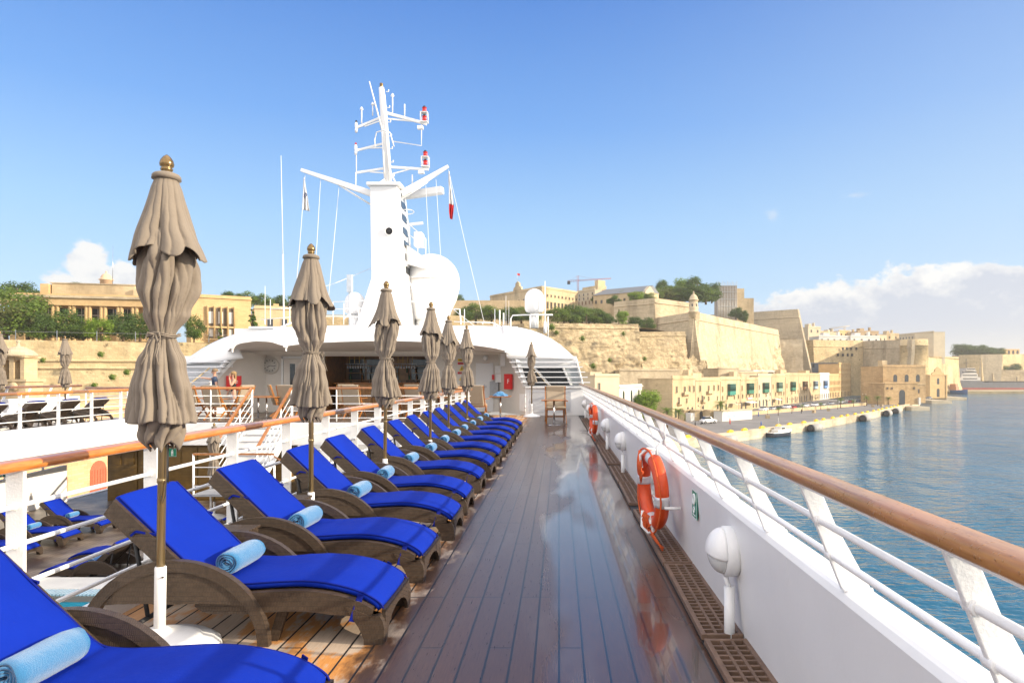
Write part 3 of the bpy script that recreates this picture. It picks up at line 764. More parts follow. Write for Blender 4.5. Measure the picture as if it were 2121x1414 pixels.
# ---------------------------------------------------------------- bulwark lamps
def make_lamp():
    t = thing('bulwark_lamp', 'x', 'wall lamp')
    M = Matrix.Rotation(R(-90), 4, 'Y')          # lathe axis z -> -x (points inboard)
    b = MB(); b.lathe([(.105, .0), (.108, .02), (.108, .055), (.10, .06)], n=28, M=M); b.build('housing', WHITE2, t)
    # dome split: hood (upper) + lens (lower quarter)
    def dome(u, v, up):
        ph = v*math.pi/2; th = (u*1.14-.07)*math.pi if up else (1.07+u*.86)*math.pi
        r = .100 if up else .094
        return (-.058-(.075 if up else .068)*math.sin(ph), r*math.cos(ph)*math.cos(th), r*math.cos(ph)*math.sin(th))
    b = MB(); b.grid(lambda u, v: dome(u, v, True), 24, 10); b.build('hood', WHITE2, t, solid=.004)
    b = MB(); b.grid(lambda u, v: dome(u, v, False), 20, 8); b.build('lens', mat('opal_lens', (.62, .63, .62), .15, var=.02), t, solid=.003)
    b = MB(); b.tube([(-.045, 0, -.105), (-.04, -.006, -.135), (-.03, -.01, -.155)], .012, 8); b.cyl((-.03, -.01, -.15), (-.03, -.012, -.44), .024, None, 14); b.build('conduit', WHITE2, t)
    b = MB(); b.cyl((-.035, .10, .02), (-.035, .118, .02), .006, None, 8); b.build('bolt', STEEL, t); return t
lamp = make_lamp(); copies(0)
for i, y in enumerate([3.87, 7.05, 10.2, 13.35, 16.5, 19.7, 22.9]):
    o = lamp if i == 0 else dup(lamp)
    o.location = (1.0+sx(y)-.0, y, .50); o.scale = (1.25, 1.3, 1.3); o['group'] = 'half hooded lamps on the bulwark'
    o['label'] = ['nearest white half hooded lamp on the bulwark below the near rail', 'white lamp on the bulwark mostly hidden behind the near life ring', 'third white bulwark lamp from the camera, well past the near life ring', 'fourth white bulwark lamp, just before the far life ring', 'fifth white bulwark lamp, hidden behind the far life ring', 'sixth white bulwark lamp, just beyond the far life ring', 'farthest white bulwark lamp, next to the white bulkhead'][i]

# ---------------------------------------------------------------- life rings
def make_ring():
    t = thing('life_ring', 'x', 'life ring')
    Rm, r = .278, .058
    b = MB(); n = 64; b.tube([(0, Rm*math.cos(2*math.pi*k/n), Rm*math.sin(2*math.pi*k/n)) for k in range(n)], r, 20, closed=True); b.build('ring', ORANGE, t)
    for a in (12, 102, 190, 282):
        b = MB(); b.tube([(0, Rm*math.cos(R(a+q)), Rm*math.sin(R(a+q))) for q in (-8.5, -4, 0, 4, 8.5)], r+.0025, 20); b.build('reflective_band', REFL, t)
    b = MB(); N_ = 96
    def rp(k):
        a = 2*math.pi*k/N_; sag = abs(math.sin(2*a-.3)); rr = Rm+r+.006+.022*sag
        return (-.03-.018*sag, rr*math.cos(a), rr*math.sin(a))
    b.tube([rp(k) for k in range(N_)], .008, 6, closed=True)
    for q in range(6):
        y0 = .06+.012*q; b.tube([(-.07, y0, .33), (-.085-.003*q, y0-.03, .20), (-.08, y0+.02, .05+.02*q), (-.075, y0-.05, .16)], .007, 6)
    for q in range(5):
        y0 = -.12+.04*q; b.tube([(-.075, y0, -.19), (-.095, y0+.03, -.25), (-.088, y0+.06-.02*q, -.31), (-.07, y0-.02, -.26)], .007, 6)
    b.tube([(-.07, .05, -.27), (-.06, -.02, -.34), (-.02, -.13, -.42), (.02, -.17, -.46)], .009, 6); b.tube([(-.07, -.05, -.30), (-.03, -.19, -.40), (.0, -.21, -.47)], .008, 6)
    b.build('rope', ROPE, t)
    b = MB(); b.tube([(-.075, .09, -.19), (-.10, .04, -.31), (-.06, -.02, -.36), (-.04, -.10, -.33), (-.07, -.10, -.20)], .014, 8)
    b.build('strap', SIGNW, t); b = MB(); b.tube([(-.072, .055, .19), (-.082, .045, .30), (-.02, .03, .352), (.06, .02, .33)], .012, 8); b.build('strap', SIGNW, t)
    return t
rg = make_ring()
rg.location = (.80, 5.83, .515); rg.rotation_euler = (0, R(-3), R(8)); tag(rg, 'large orange life ring with silver bands hung on the bulwark near the green sign', 'life ring', 'orange life rings on the promenade bulwark')
copies(0)
dup(rg, (.76, 15.0, .52), R(5), 'small far orange life ring on the bulwark at the end of the promenade')
ho = thing('ring_holder', 'white bracket with a pink glossy shelf that carries the near life ring', 'bracket', (.9, 5.8, .5))
b = MB(); b.tube([(.93, 5.75, .93), (.86, 5.6, .965), (.80, 5.6, .90), (.80, 5.6, .84)], .011, 8); b.cyl((.86, 5.6, .93), (.86, 5.55, 1.10), .008); b.build('bracket_tube', WHITE2, ho); b = MB(); b.tube([(.98, 5.5, .42), (.86, 5.5, .42), (.84, 5.6, .42), (.84, 6.1, .42), (.98, 6.15, .42)], .013, 8)
b.build('shelf_tube', WHITE2, ho)

def pict(name, lb, c, w, h, face, ring=True):
    """green sign with a white border and pictogram; face: rotation about z (0 = faces -y)"""
    t = thing(name, lb, 'sign', c); M = Matrix.Translation(c) @ Matrix.Rotation(face, 4, 'Z')
    b = MB(); b.box(-w/2, w/2, -.003, .003, -h/2, h/2, M=M); b.build('sign_plate', GREEN, t)
    b = MB(); e = .006
    for q in ((-w/2, -w/2+e, -h/2, h/2), (w/2-e, w/2, -h/2, h/2), (-w/2+e, w/2-e, -h/2, -h/2+e), (-w/2+e, w/2-e, h/2-e, h/2)): b.box(q[0], q[1], -.0045, -.0032, q[2], q[3], M=M)
    if ring:
        b.tube([M @ Vector((.20*w*math.cos(a), -.005, .18*h+.20*w*math.sin(a))) for a in [6.283*k/20 for k in range(20)]], w*.055, 6, closed=True)
        b.box(-.03*w, .03*w, -.006, -.0034, -.12*h, .05*h, M=M); b.tube([M @ Vector((.14*w*math.cos(a)+.0, -.005, -.20*h+.12*w*math.sin(a))) for a in [6.283*k/14 for k in range(14)]], w*.03, 6, closed=True)
        b.box(-.3*w, .3*w, -.006, -.0034, -.40*h, -.36*h, M=M)
    else:
        b.ell((0, -.004, .28*h), (.08*w, .002, .08*w), 10, M=M); b.box(-.13*w, .13*w, -.006, -.0034, -.12*h, .18*h, M=M)
        for s in (-1, 1): b.box(s*.08*w-.04*w, s*.08*w+.04*w, -.006, -.0034, -.4*h, -.12*h, M=M)
    b.build('pictogram', SIGNW, t); return t
pict('life_ring_sign', 'green and white life ring sign on the bulwark right of the near ring', (.978, 4.92, .565), .17, .20, R(-90))
# ================================================================ DECK HOUSE AND BAR
YB = 27.2
house = thing('ship_deckhouse', 'low white deck house with open bar front and stretched awning at the deck end', 'deck house', (-7, 27, 0))
def lerp_pts(pts, t):
    t = t*(len(pts)-1); i = min(int(t), len(pts)-2); q = t-i
    return tuple(pts[i][k]+(pts[i+1][k]-pts[i][k])*q for k in range(len(pts[i])))
# hoods (rounded ends of the roof)
def hood(top, bot, Yt, Yb, push):
    def fn(u, v):
        a = at(*lerp_pts(bot, u), Yb); c = at(*lerp_pts(top, u), Yt); s = math.sin(v*math.pi/2); k = 1-math.cos(v*math.pi/2)
        return Vector((a.x+(c.x-a.x)*v, a.y+(c.y-a.y)*k, a.z+(c.z-a.z)*s))
    return fn
b = MB(); b.grid(hood([(1040,675),(1056,677),(1078,680),(1100,685),(1122,693),(1142,703),(1160,715),(1176,729),(1190,742)], [(1050,742),(1190,743)], 27.6, 25.5, 0), 40, 16)
b.build('roof_hood', WHITE, house, solid=.05)
b = MB(); b.grid(hood([(505,690),(488,694),(466,701),(444,711),(424,722),(404,736),(388,749),(381,755)], [(505,742),(380,756)], 27.6, 25.5, 0), 40, 16)
b.build('roof_hood', WHITE, house, solid=.05)
FE = [(478,719),(498,711),(530,706),(562,708),(590,717),(612,714),(650,710),(700,708),(760,706),(820,706),(880,708),(940,711),(990,716),(1025,721),(1052,728)]
TE = [(500,691),(560,683),(620,677),(700,674),(800,673),(900,674),(1000,675),(1045,676)]
def aw(u, v):
    a = at(*lerp_pts(FE, u), 24.3); c = at(*lerp_pts(TE, u), 27.65); p = a.lerp(c, v); p.z += .10*math.sin(math.pi*v)+.03*math.sin(math.pi*v)*math.sin(u*19); return p
CANV = fabric('white_canvas', (.72, .71, .70), (.80, .79, .77), .6, 300, .7, 0, .15)
b = MB(); b.grid(aw, 90, 12); b.build('awning', CANV, house, solid=.012)
def soff(u, v):
    a = at(*lerp_pts(FE, u), 24.35); a.z -= .01; c = Vector((-13.1+u*11.2, 26.75, 2.40)); p = a.lerp(c, v); p.z -= .05*math.sin(math.pi*v); return p
b = MB(); b.grid(soff, 60, 8); b.build('soffit', CANV, house)
b = MB(); b.box(-13.2, -1.95, 26.7, 26.85, 2.28, 2.40); b.box(-13.2, -1.95, 26.85, 30.5, 2.33, 2.38); b.build('ceiling_beam', CREAM, house)
b = MB(); b.box(-12.6, -1.7, 27.7, 39, 3.36, 3.44); b.box(-13.2, -1.5, 27.75, 28, 2.40, 3.36); b.box(-12.6, -1.7, 38.7, 39, -12, 3.36); b.build('roof_deck', WHITE, house)
# back wall either side of the bar opening
b = MB(); b.box(-11.66, -9.36, YB, YB+.1, 0, 2.33); b.box(-5.25, -2.42, YB, YB+.1, 0, 2.33); b.box(-9.36, -5.25, YB, YB+.1, 2.22, 2.33); b.build('back_wall', CREAM, house)
# angled wing walls with the raked edge
def wing(x0, x1, nm):       # x0 = inner end on the back wall, x1 = outer end nearest to us
    b = MB(); P = lambda s, z, o=0: (x0+(x1-x0)*s, YB+(24.92-YB)*s+o, z)
    f = [P(0, 0), P(1, 0), P(1, 1.06), P(.62, 2.33), P(0, 2.33)]; k = [P(0, 0, .1), P(1, 0, .1), P(1, 1.06, .1), P(.62, 2.33, .1), P(0, 2.33, .1)]
    b.add(f+k, [(0,1,2,3,4), (9,8,7,6,5)]+[(i, i+5, (i+1) % 5+5, (i+1) % 5) for i in range(5)]); b.build('wing_wall', CREAM, house)
    b = MB(); b.bar(P(.62, 2.36), P(1.0, 1.05), .16, .09); b.build('raked_trim', WHITE, house)
wing(-2.42, -1.22, 'r'); wing(-11.66, -12.80, 'l')
# window section with slats + lower bulkhead, both sides
def winsec(sgn, xi, xo):     # xi inner x, xo outer x
    X = lambda px, Y: (px-VX)/F*Y
    b = MB(); lo, hi = min(xi, xo), max(xi, xo)
    b.box(lo, hi, 24.92, 25.05, 0, 1.045); b.box(lo, hi+.0, 24.80, 24.92, 1.0, 1.045); b.build('bulkhead', WHITE, house, bevel=.012)
    vs = []
    a, c = (xi-.35*sgn, xo+0*sgn)
    T0, T1 = Vector((xi-.62*sgn, 25.75, 2.10)), Vector((xo-.33*sgn, 25.75, 2.10)); B0, B1 = Vector((xi+.02*sgn, 25.0, 1.05)), Vector((xo-.08*sgn, 25.0, 1.05))
    mm = lambda u, v, o=0: T0.lerp(T1, u).lerp(B0.lerp(B1, u), v)+Vector((0, o, 0))
    # frame made of border bars, glass behind
    b = MB()
    for (p, q, w) in (((0, .30), (1, .30), .10), ((0, 1), (1, 1), .09), ((0, 0), (0, 1), .12), ((1, 0), (1, 1), .12), ((0.0, .12), (1, .12), .42)): b.bar(mm(*p), mm(*q), .05, w)
    b.bar(mm(.30, .3, -.02), mm(.44, 1, -.02), .10, .03); b.bar(mm(.76, .3, -.015), mm(.80, 1, -.015), .08, .03); b.build('window_frame', WHITE, house)
    for (u0, u1, w0, w1, m_) in ((.0, .27, .0, .40, GLASSD), (.31, .76, .45, .79, GLASSD), (.78, 1., .82, 1., mat('pale_glass', (.35, .38, .40), .1, var=.1))):
        b = MB(); b.add([mm(u0, .28, .06), mm(u1, .28, .06), mm(w1, 1, .06), mm(w0, 1, .06)], [(0,1,2,3), (3,2,1,0)]); b.build('window_pane', m_ if sgn > 0 else SLATW, house)
    for k, v in enumerate((.14, .31, .49, .67, .85)):
        p, q = mm(-.03, v, -.24), mm(1.05+.02*k, v, -.24)
        b = MB(); b.bar(p, q, .20, .03); b.build('sun_slat', SLATW, house)
    x0, x1 = (xi+.13*sgn, xi+1.66*sgn); x0, x1 = min(x0, x1), max(x0, x1)
    b = MB(); b.box(x0-.03, x1+.03, 24.89, 24.917, .86, .90); b.box(x0-.03, x1+.03, 24.89, 24.917, .12, .15)
    b.box(x0-.03, x0, 24.89, 24.917, .15, .86); b.box(x1, x1+.03, 24.89, 24.917, .15, .86)
    for k in range(17):
        z = .165+k*.0415; b.cbox(((x0+x1)/2, 24.895, z), (x1-x0-.004, .03, .012), rx=R(-35))
    b.box(x0, x1, 24.909, 24.913, .16, .85, 1); b.build('vent_louvre', [SLATW, mat('vent_back', (.45, .47, .5), .6)], house)
winsec(1, -1.24, .96); winsec(-1, -12.82, -14.9)
# bar interior
WOODB = mat('bar_wood', (.26, .12, .04), .35, var=.35, vs=5, coat=.3); WOODL = mat('bar_panel_wood', (.38, .19, .06), .4, var=.3, vs=6, coat=.2)
room = thing('bar_back_counter', 'dark wood panelled bar wall with mirrored shelves inside the deck house', 'bar shelving', (-7.3, 29.6, 0))
b = MB(); b.box(-9.5, -5.1, 29.9, 30.0, 0, 2.33); b.box(-9.46, -9.36, YB+.12, 29.9, 0, 2.33); b.box(-5.25, -5.15, YB+.12, 29.9, 0, 2.33); b.build('wall_panel', WOODB, room)
for k, (x0, x1) in enumerate(((-9.2, -8.5), (-8.4, -7.7), (-7.35, -6.6), (-6.45, -5.6))):
    b = MB(); b.box(x0, x1, 29.84, 29.895, 1.25, 2.15); b.build('mirror_panel', GLASSD if k != 2 else WOODL, room)
for z in (1.25, 1.55, 1.85):
    b = MB(); b.box(-9.2, -5.6, 29.65, 29.84, z, z+.02); b.build('shelf', WOODL, room)
b = MB(); b.box(-9.2, -5.5, 29.5, 29.83, 0, .95); b.build('cabinet', WOODB, room)
random.seed(8)
BOT = [mat('bottle_%s' % n, c, .1, var=0) for n, c in (('green', (.02, .10, .03)), ('amber', (.25, .09, .01)), ('clear', (.45, .5, .5)))]
b0 = MB(); b0.lathe([(.035, 0), (.036, .01), (.036, .16), (.014, .21), (.013, .28), (.016, .285)], n=10); b0.keep = True; pbot = [tag(b0.build('bottle', m_), 'x', 'bottle') for m_ in BOT]; copies(0)
k = 0
for z in (1.27, 1.57, .97):
    for q in range(9):
        x = -9.05+q*.41+rnd(-.06, .06); o = pbot[k] if k < 3 else dup(pbot[k % 3])
        o.location = (x, 29.74, z); o['label'] = '%s bottle on the %s shelf behind the bar, %s from the left' % (('green', 'amber', 'clear')[k % 3], ('middle', 'upper', 'lowest')[k//9], ORD[k % 9]); o['group'] = ('green', 'amber', 'clear')[k % 3]+' bottles behind the bar'; k += 1
bar = thing('bar_counter', 'brown panelled wooden bar counter under the deck house roof', 'bar counter', (-7.3, 28.2, 0))
b = MB(); b.box(-9.2, -5.3, 28.15, 28.6, 0, 1.10); b.box(-8.5, -7.7, 28.05, 28.15, 0, 1.10); b.build('counter_front', WOODL, bar)
b = MB()
for q in range(32): x = -9.18+q*.121; b.box(x, x+.012, 28.035 if -8.5 < x < -7.71 else 28.135, 28.05 if -8.5 < x < -7.71 else 28.15, .08, 1.05)
b.build('panel_strips', WOODB, bar)
b = MB(); b.box(-9.25, -5.27, 27.98, 28.7, 1.10, 1.16); b.build('counter_top', TEAKD, bar, bevel=.01)
for x0, lb in ((-8.35, 'left hanging wine glass rack with brass rods above the bar'), (-6.35, 'right hanging wine glass rack with brass rods above the bar')):
    t = thing('glass_rack', lb, 'glass rack', (x0, 28.2, 2.2), 'glass racks over the bar'); b = MB()
    for q in range(4): b.cyl((x0-.3+.2*q, 28.2, 2.34), (x0-.3+.2*q, 28.2, 1.95), .012)
    b.build('brass_rods', GOLD, t); b = MB()
    for q in range(8):
        x = x0-.38+.108*q; b.lathe([(.03, 0), (.004, -.01), (.004, -.07), (.03, -.10), (.036, -.15), (.03, -.19)][::-1], (x, 28.2, 1.93), 8)
    b.box(x0-.45, x0+.45, 28.1, 28.3, 1.925, 1.94); b.build('wine_glasses', mat('clear_glass', (.75, .78, .8), .05, trans=.5, var=0), t)

# wall fittings
def disc(c, r, h, m, name, par, n=32):
    b = MB(); b.lathe([(r, 0), (r, h)], n=n, M=Matrix.Translation(c) @ Matrix.Rotation(R(90), 4, 'X')); return b.build(name, m, par)
ck = thing('wall_clock', 'large round white clock high on the cream wall left of the bar', 'clock', (-11.38, YB, 1.85))
cx, cz = at(560, 757, YB-.02).x, at(560, 757, YB).z
disc((cx, YB, cz), .34, .07, CREAM, 'case', ck); disc((cx, YB-.07, cz), .275, .01, mat('clock_face', (.62, .61, .57), .5, var=0), 'dial', ck)
b = MB()
for q in range(12):
    a = q*math.pi/6; r0, r1 = .19, .24
    b.bar((cx+r0*math.sin(a), YB-.083, cz+r0*math.cos(a)), (cx+r1*math.sin(a), YB-.083, cz+r1*math.cos(a)), .008, .022)
b.build('hour_marks', BLACK, ck)
for nm, a, l in (('minute_hand', 95, .2), ('hour_hand', 235, .12)):
    b = MB(); b.bar((cx, YB-.09, cz), (cx+l*math.sin(R(a)), YB-.09, cz+l*math.cos(R(a))), .006, .018); b.build(nm, BLACK, ck)
em = thing('wall_fittings', 'white round fittings and a pipe box beside the clock', 'wall fitting', (-12, YB, 1.6))
for px, py, r in ((537, 765, .085), (541, 779, .07), (528, 745, .09)):
    p = at(px, py, YB); b = MB(); b.tube([(p.x+r*math.cos(a), YB-.03, p.z+r*math.sin(a)) for a in [6.283*q/18 for q in range(18)]], .018, 6, closed=True); b.build('round_bracket', WHITE2, em)
p = at(533, 754, YB); b = MB(); b.box(p.x-.07, p.x+.09, YB-.12, YB-.01, p.z-.12, p.z+.28); b.build('pipe_box', WHITE2, em, bevel=.02)
def on_wing(s, x0, x1): return Vector((x0+(x1-x0)*s, YB+(24.92-YB)*s, 0))
def firebox(name, lb, c, w, h, face, txt):
    t = thing(name, lb, 'fire box', c); M = Matrix.Translation(c) @ Matrix.Rotation(face, 4, 'Z')
    b = MB(); b.box(-w/2, w/2, -.12, 0, -h/2, h/2, M=M); b.build('cabinet', RED, t, bevel=.01)
    b = MB(); b.box(-w/2+.03, w/2-.03, -.132, -.121, -h/2+.03, h/2-.03, M=M); d = b.build('door', RED, t, bevel=.004)
    b = MB(); b.text(txt, h*.42, M @ Matrix.Translation((w*.18, -.134, .0)) @ Matrix.Rotation(R(90), 4, 'X')); b.build('lettering', SIGNW, d); return t
wl = math.atan2(24.92-YB, -12.80+11.66); facL = wl-math.pi if wl > 0 else wl+math.pi
pL = on_wing(.66, -11.66, -12.80); pR = on_wing(.52, -2.42, -1.22)
p = at(474, 793, pL.y-.1); firebox('fire_hose_box', 'red fire box behind the standing woman on the left wing wall', (p.x+.16, pL.y-.02, p.z), .52, .54, R(20), 'F')
p = at(1055, 790, pR.y-.1); firebox('fire_hose_box', 'red fire hose box at the right end of the deck house', (p.x, pR.y-.06, p.z), .36, .58, R(-42), 'F')
fr = thing('notice_frame', 'small gold framed notice on the cream wall beside the clock', 'frame', (-12.1, 26.6, 1.5))
p = at(503, 775, 26.5); b = MB(); w, h = .15, .19
b.box(p.x-w-.09, p.x+w+.14, 26.62, 26.66, p.z-h-.16, p.z+h+.14); b.build('backboard', WHITE2, fr, bevel=.01)
b = MB(); b.box(p.x-w, p.x+w, 26.58, 26.615, p.z-h, p.z+h); b.build('frame', GOLD, fr, bevel=.004)
b = MB(); b.box(p.x-w+.035, p.x+w-.035, 26.57, 26.578, p.z-h+.04, p.z+h-.04); b.build('notice', SIGNW, fr)
dr = thing('narrow_glass_door', 'cream door with a tall narrow dark window left of the bar', 'door', (-10.5, YB, 0))
p = at(607, 780, YB); b = MB(); b.box(p.x-.36, p.x+.36, YB-.05, YB-.002, .02, 2.12); b.build('door_leaf', CREAM, dr, bevel=.01)
b = MB(); b.box(p.x-.10, p.x+.10, YB-.062, YB-.051, .75, 1.92); b.build('window', GLASSD, dr)
b = MB(); b.box(p.x-.45, p.x-.37, YB-.07, YB-.002, .0, 2.2); b.box(p.x+.37, p.x+.45, YB-.07, YB-.002, .0, 2.2); b.box(p.x-.45, p.x+.45, YB-.07, YB-.002, 2.14, 2.21); b.build('door_frame', WHITE2, dr)
b = MB(); b.cyl((p.x+.28, YB-.10, 1.0), (p.x+.16, YB-.10, 1.0), .012); b.build('handle', STEEL, dr)
# warning signs on the right hand wall
ws = thing('warning_sign_panel', 'column of yellow and red warning signs on the cream wall behind the last parasol', 'warning signs', (-3.9, YB, 1.5))
p = at(957, 768, YB); z = p.z+.48
for h, m_, tri in ((.10, YEL, 0), (.09, RED, 0), (.22, YEL, 1), (.09, RED, 0), (.22, YEL, 1)):
    b = MB(); w = .17
    if tri: b.prism([(p.x-.12, z-h), (p.x+.12, z-h), (p.x, z)], YB-.014, YB-.004, 'y'); b.prism([(p.x-.022, z-h+.05), (p.x+.022, z-h+.05), (p.x, z-.05)], YB-.018, YB-.0145, 'y', 1)
    else: b.box(p.x-w, p.x+w, YB-.014, YB-.004, z-h, z); b.box(p.x-w+.06, p.x+w-.04, YB-.018, YB-.0145, z-h+.035, z-.035, 1)
    b.build('warning_plate', [m_, BLACK], ws); z -= h+.035
fp = thing('fire_plan_panel', 'orange safety plan panel on the cream wall above the side door', 'sign', (-2.9, YB, 1.8))
p = at(1007, 758, YB); b = MB(); b.box(p.x-.14, p.x+.14, YB-.03, YB-.003, p.z-.13, p.z+.13); b.build('panel', mat('sign_orange', (.7, .28, .03), .5, var=.1), fp, bevel=.005)
for q in range(3):
    b = MB(); b.box(p.x-.12+q*.085, p.x-.055+q*.085, YB-.034, YB-.031, p.z-.10, p.z+.09); b.build('plan_sheet', YEL, fp)
sd = thing('side_door', 'plain cream side door under the orange safety panel', 'door', (-3, YB, 0))
p = at(1003, 805, YB); b = MB(); b.box(p.x-.33, p.x+.36, YB-.04, YB-.002, .02, 1.95); b.build('door_leaf', WHITE, sd, bevel=.008)
b = MB(); b.box(p.x-.06, p.x+.10, YB-.08, YB-.045, 1.0, 1.03); b.box(p.x-.01, p.x+.02, YB-.08, YB-.045, .85, 1.1); b.build('handle', STEEL, sd)
gb = thing('electric_boxes', 'grey and white electrical boxes stacked beside the red hose box', 'electrical box', (-2.2, 26.8, .8))
for px, py, w, h, m_ in ((1022, 806, .34, .62, mat('grey_box', (.38, .40, .42), .4)), (1030, 765, .22, .30, WHITE2), (1042, 745, .18, .5, WHITE2), (1031, 783, .24, .34, WHITE2)):
    p = at(px, py, 26.75); yy = YB-(p.x+2.42)*1.9 if p.x > -2.42 else YB; yy -= .06
    b = MB(); b.box(p.x-w/2, p.x+w/2, yy-.14, yy, p.z-h/2, p.z+h/2); b.build('box', m_, gb, bevel=.012)
hl = thing('red_call_point', 'small red call point plate between the side door and the electrical boxes', 'call point', (-2.6, YB, 1.2))
p = at(1022, 781, 27.0); b = MB(); b.box(p.x-.05, p.x+.05, 26.9, 26.94, p.z-.1, p.z+.1); b.build('plate', RED, hl)
lm = thing('soffit_lamp', 'round white lamp under the awning right of the warning signs', 'lamp', (-2.9, 27, 2.1))
p = at(1006, 741, 27.1); b = MB(); b.ell((p.x, 27.0, p.z), .10, 14); b.build('globe', WHITE2, lm)
hd = thing('hinged_hatch', 'white hinged hatch cover open beside the small table on the wing wall', 'hatch', (-1.4, 25.2, .6))
b = MB(); p0 = on_wing(.80, -2.42, -1.22); p1 = on_wing(.99, -2.42, -1.22)
b.bar((p0.x, p0.y-.05, .46), (p1.x+.01, p1.y-.05, .46), .03, .62); b.build('hatch_leaf', WHITE2, hd, bevel=.008)
for z in (.25, .68): b = MB(); b.cyl((p1.x, p1.y-.09, z), (p1.x, p1.y-.09, z+.05), .02); b.build('hinge', STEEL, hd)

# awning struts and brackets
for i, (a, c, lb) in enumerate((((481, 718, 24.2), (622, 661, 28.5), 'left white strut from the awning corner up to the roof'), ((592, 716, 24.2), (655, 690, 26.5), 'short white strut at the second awning corner behind the second parasol'), ((1050, 727, 24.2), (938, 640, 28.5), 'thin white stay from the right awning corner up to the roof'))):
    t = thing('awning_strut', lb, 'strut', at(*a), 'awning struts'); r = .035 if i < 2 else .012
    b = MB(); b.cyl(at(*a), at(*c), r); b.build('tube', WHITE2, t); p = at(*a)
    b = MB(); b.cbox(p, (.14, .16, .14), rz=.3, ry=.3); b.cyl(p+Vector((0, 0, -.05)), p+Vector((.02, -.02, -.2)), .03); b.build('bracket', WHITE2, t, bevel=.01)

# ---------------------------------------------------------------- bar deck front railing, fascia, stairs
brl = thing('bar_deck_railing', 'white railing with orange teak handrail along the front of the bar deck', 'railing', (-8, 21.6, 0))
SEG = [(-15.0, -9.72), (-8.45, -2.86)]
for (x0, x1) in SEG:
    b = MB(); b.tube([(x0, 21.64, 1.06), (x1, 21.64, 1.06)], .042, 10); b.build('handrail', TEAKD, brl)
    for z in (.82, .57, .34, .12):
        b = MB(); b.cyl((x0, 21.64, z), (x1, 21.64, z), .013); b.build('rail_bar', WHITE2, brl)
    n = int((x1-x0)/1.25)
    for k in range(n+1):
        x = x0+(x1-x0)*k/n; b = MB(); b.cyl((x, 21.64, 0), (x, 21.64, 1.04), .02); b.build('post', WHITE2, brl)
fa = thing('bar_deck_fascia', 'white box fascia under the edge of the bar deck', 'fascia', (-9, 21.6, -.7))
b = MB(); b.box(-15.2, -9.75, 21.35, 21.59, -.72, -.02); b.box(-8.42, -2.96, 21.35, 21.59, -.72, -.02); b.build('fascia_panel', WHITE, fa, bevel=.015)
b = MB(); b.box(-12.9, -12.6, 21.28, 21.35, -.6, -.5); b.build('lamp_box', WHITE2, fa)
lk = thing('wooden_lockers', 'yellow brown wooden louvred lockers under the bar deck on the pool deck', 'lockers', (-11.5, 21.9, DZ))
LKM = mat('locker_wood', (.15, .085, .018), .45, var=.22, vs=5)
b = MB(); b.box(-14.3, -8.5, 21.62, 22.2, DZ, -.74); b.build('carcass', LKM, lk)
for k in range(6):
    x0 = -14.25+k*.95; b = MB(); b.box(x0, x0+.9, 21.585, 21.615, DZ+.08, -.80)
    b.box(x0+.08, x0+.40, 21.565, 21.583, DZ+1.15, -.90); b.box(x0+.50, x0+.82, 21.565, 21.583, DZ+1.15, -.90)
    for q in range(20): b.box(x0+.06, x0+.84, 21.572, 21.584, DZ+.14+q*.048, DZ+.16+q*.048)
    d = b.build('door', LKM, lk)
p = at(355, 937, 21.5); pict('exit_sign', 'green running man exit sign on the brown lockers of the pool deck', (p.x, 21.55, p.z), .26, .26, 0, False)

sr = thing('stairs', 'open white stairs with orange teak handrails from the bar deck down to the pool deck', 'stairs', (-9.1, 20.3, -1.4))
X0, X1 = -9.72, -8.47; ya, za, yb, zb = 21.60, 0., 19.15, -1.62
for x in (X0, X1):
    b = MB(); b.bar((x, ya, za-.12), (x, yb, zb-.12), .04, .24); b.build('stringer', WHITE2, sr)
    b = MB(); b.bar((x, ya+.12, 1.06), (x, ya-.02, 1.06), .07, .06); b.bar((x, ya-.02, 1.06), (x, yb, zb+1.06), .07, .06); b.build('handrail', TEAKD, sr)
    for dz in (.80, .55, .30, .1): b = MB(); b.cyl((x, ya, za+dz), (x, yb, zb+dz), .013); b.build('rail_bar', WHITE2, sr)
    for q in range(4):
        y = ya+(yb-ya)*q/3; z = za+(zb-za)*q/3; b = MB(); b.cyl((x, y, z-.1), (x, y, z+1.04), .02); b.build('post', WHITE2, sr)
STEP = mat('step_grey', (.30, .31, .33), .5, var=.1)
for q in range(9):
    y = ya-.28-q*.27; z = za-.18*(q+1); b = MB(); b.box(X0+.03, X1-.03, y-.13, y+.13, z-.03, z); b.box(X0+.03, X1-.03, y+.10, y+.125, z+.001, z+.15, 1); b.build('step', [STEP, WHITE2], sr)
b = MB(); b.box(X0, X1+.9, 18.1, 19.12, zb-.12, zb-.06); b.build('landing', STEP, sr)
b = MB()
for x in (X0, X1+.9):
    for y in (18.15, 19.05): b.cyl((x, y, DZ), (x, y, zb+1.0), .028)
b.build('landing_post', WHITE2, sr)
for z in (.15, .4, .65): b = MB(); b.cyl((X0, 18.15, zb+z), (X1+.9, 18.15, zb+z), .014); b.build('rail_bar', WHITE2, sr)
b = MB(); b.bar((X0, 18.15, zb+1.0), (X1+.9, 18.15, zb+1.0), .06, .05); b.build('handrail', TEAKD, sr)
for q in range(4): b = MB(); b.box(X1+.95+q*.27, X1+1.2+q*.27, 18.12, 19.05, zb-.25-q*.19, zb-.22-q*.19); b.build('step', STEP, sr)
b = MB(); b.cyl((X1+.9, 18.12, zb+.95), (X1+2.2, 18.12, DZ+1.), .02); b.build('handrail', TEAKD, sr)

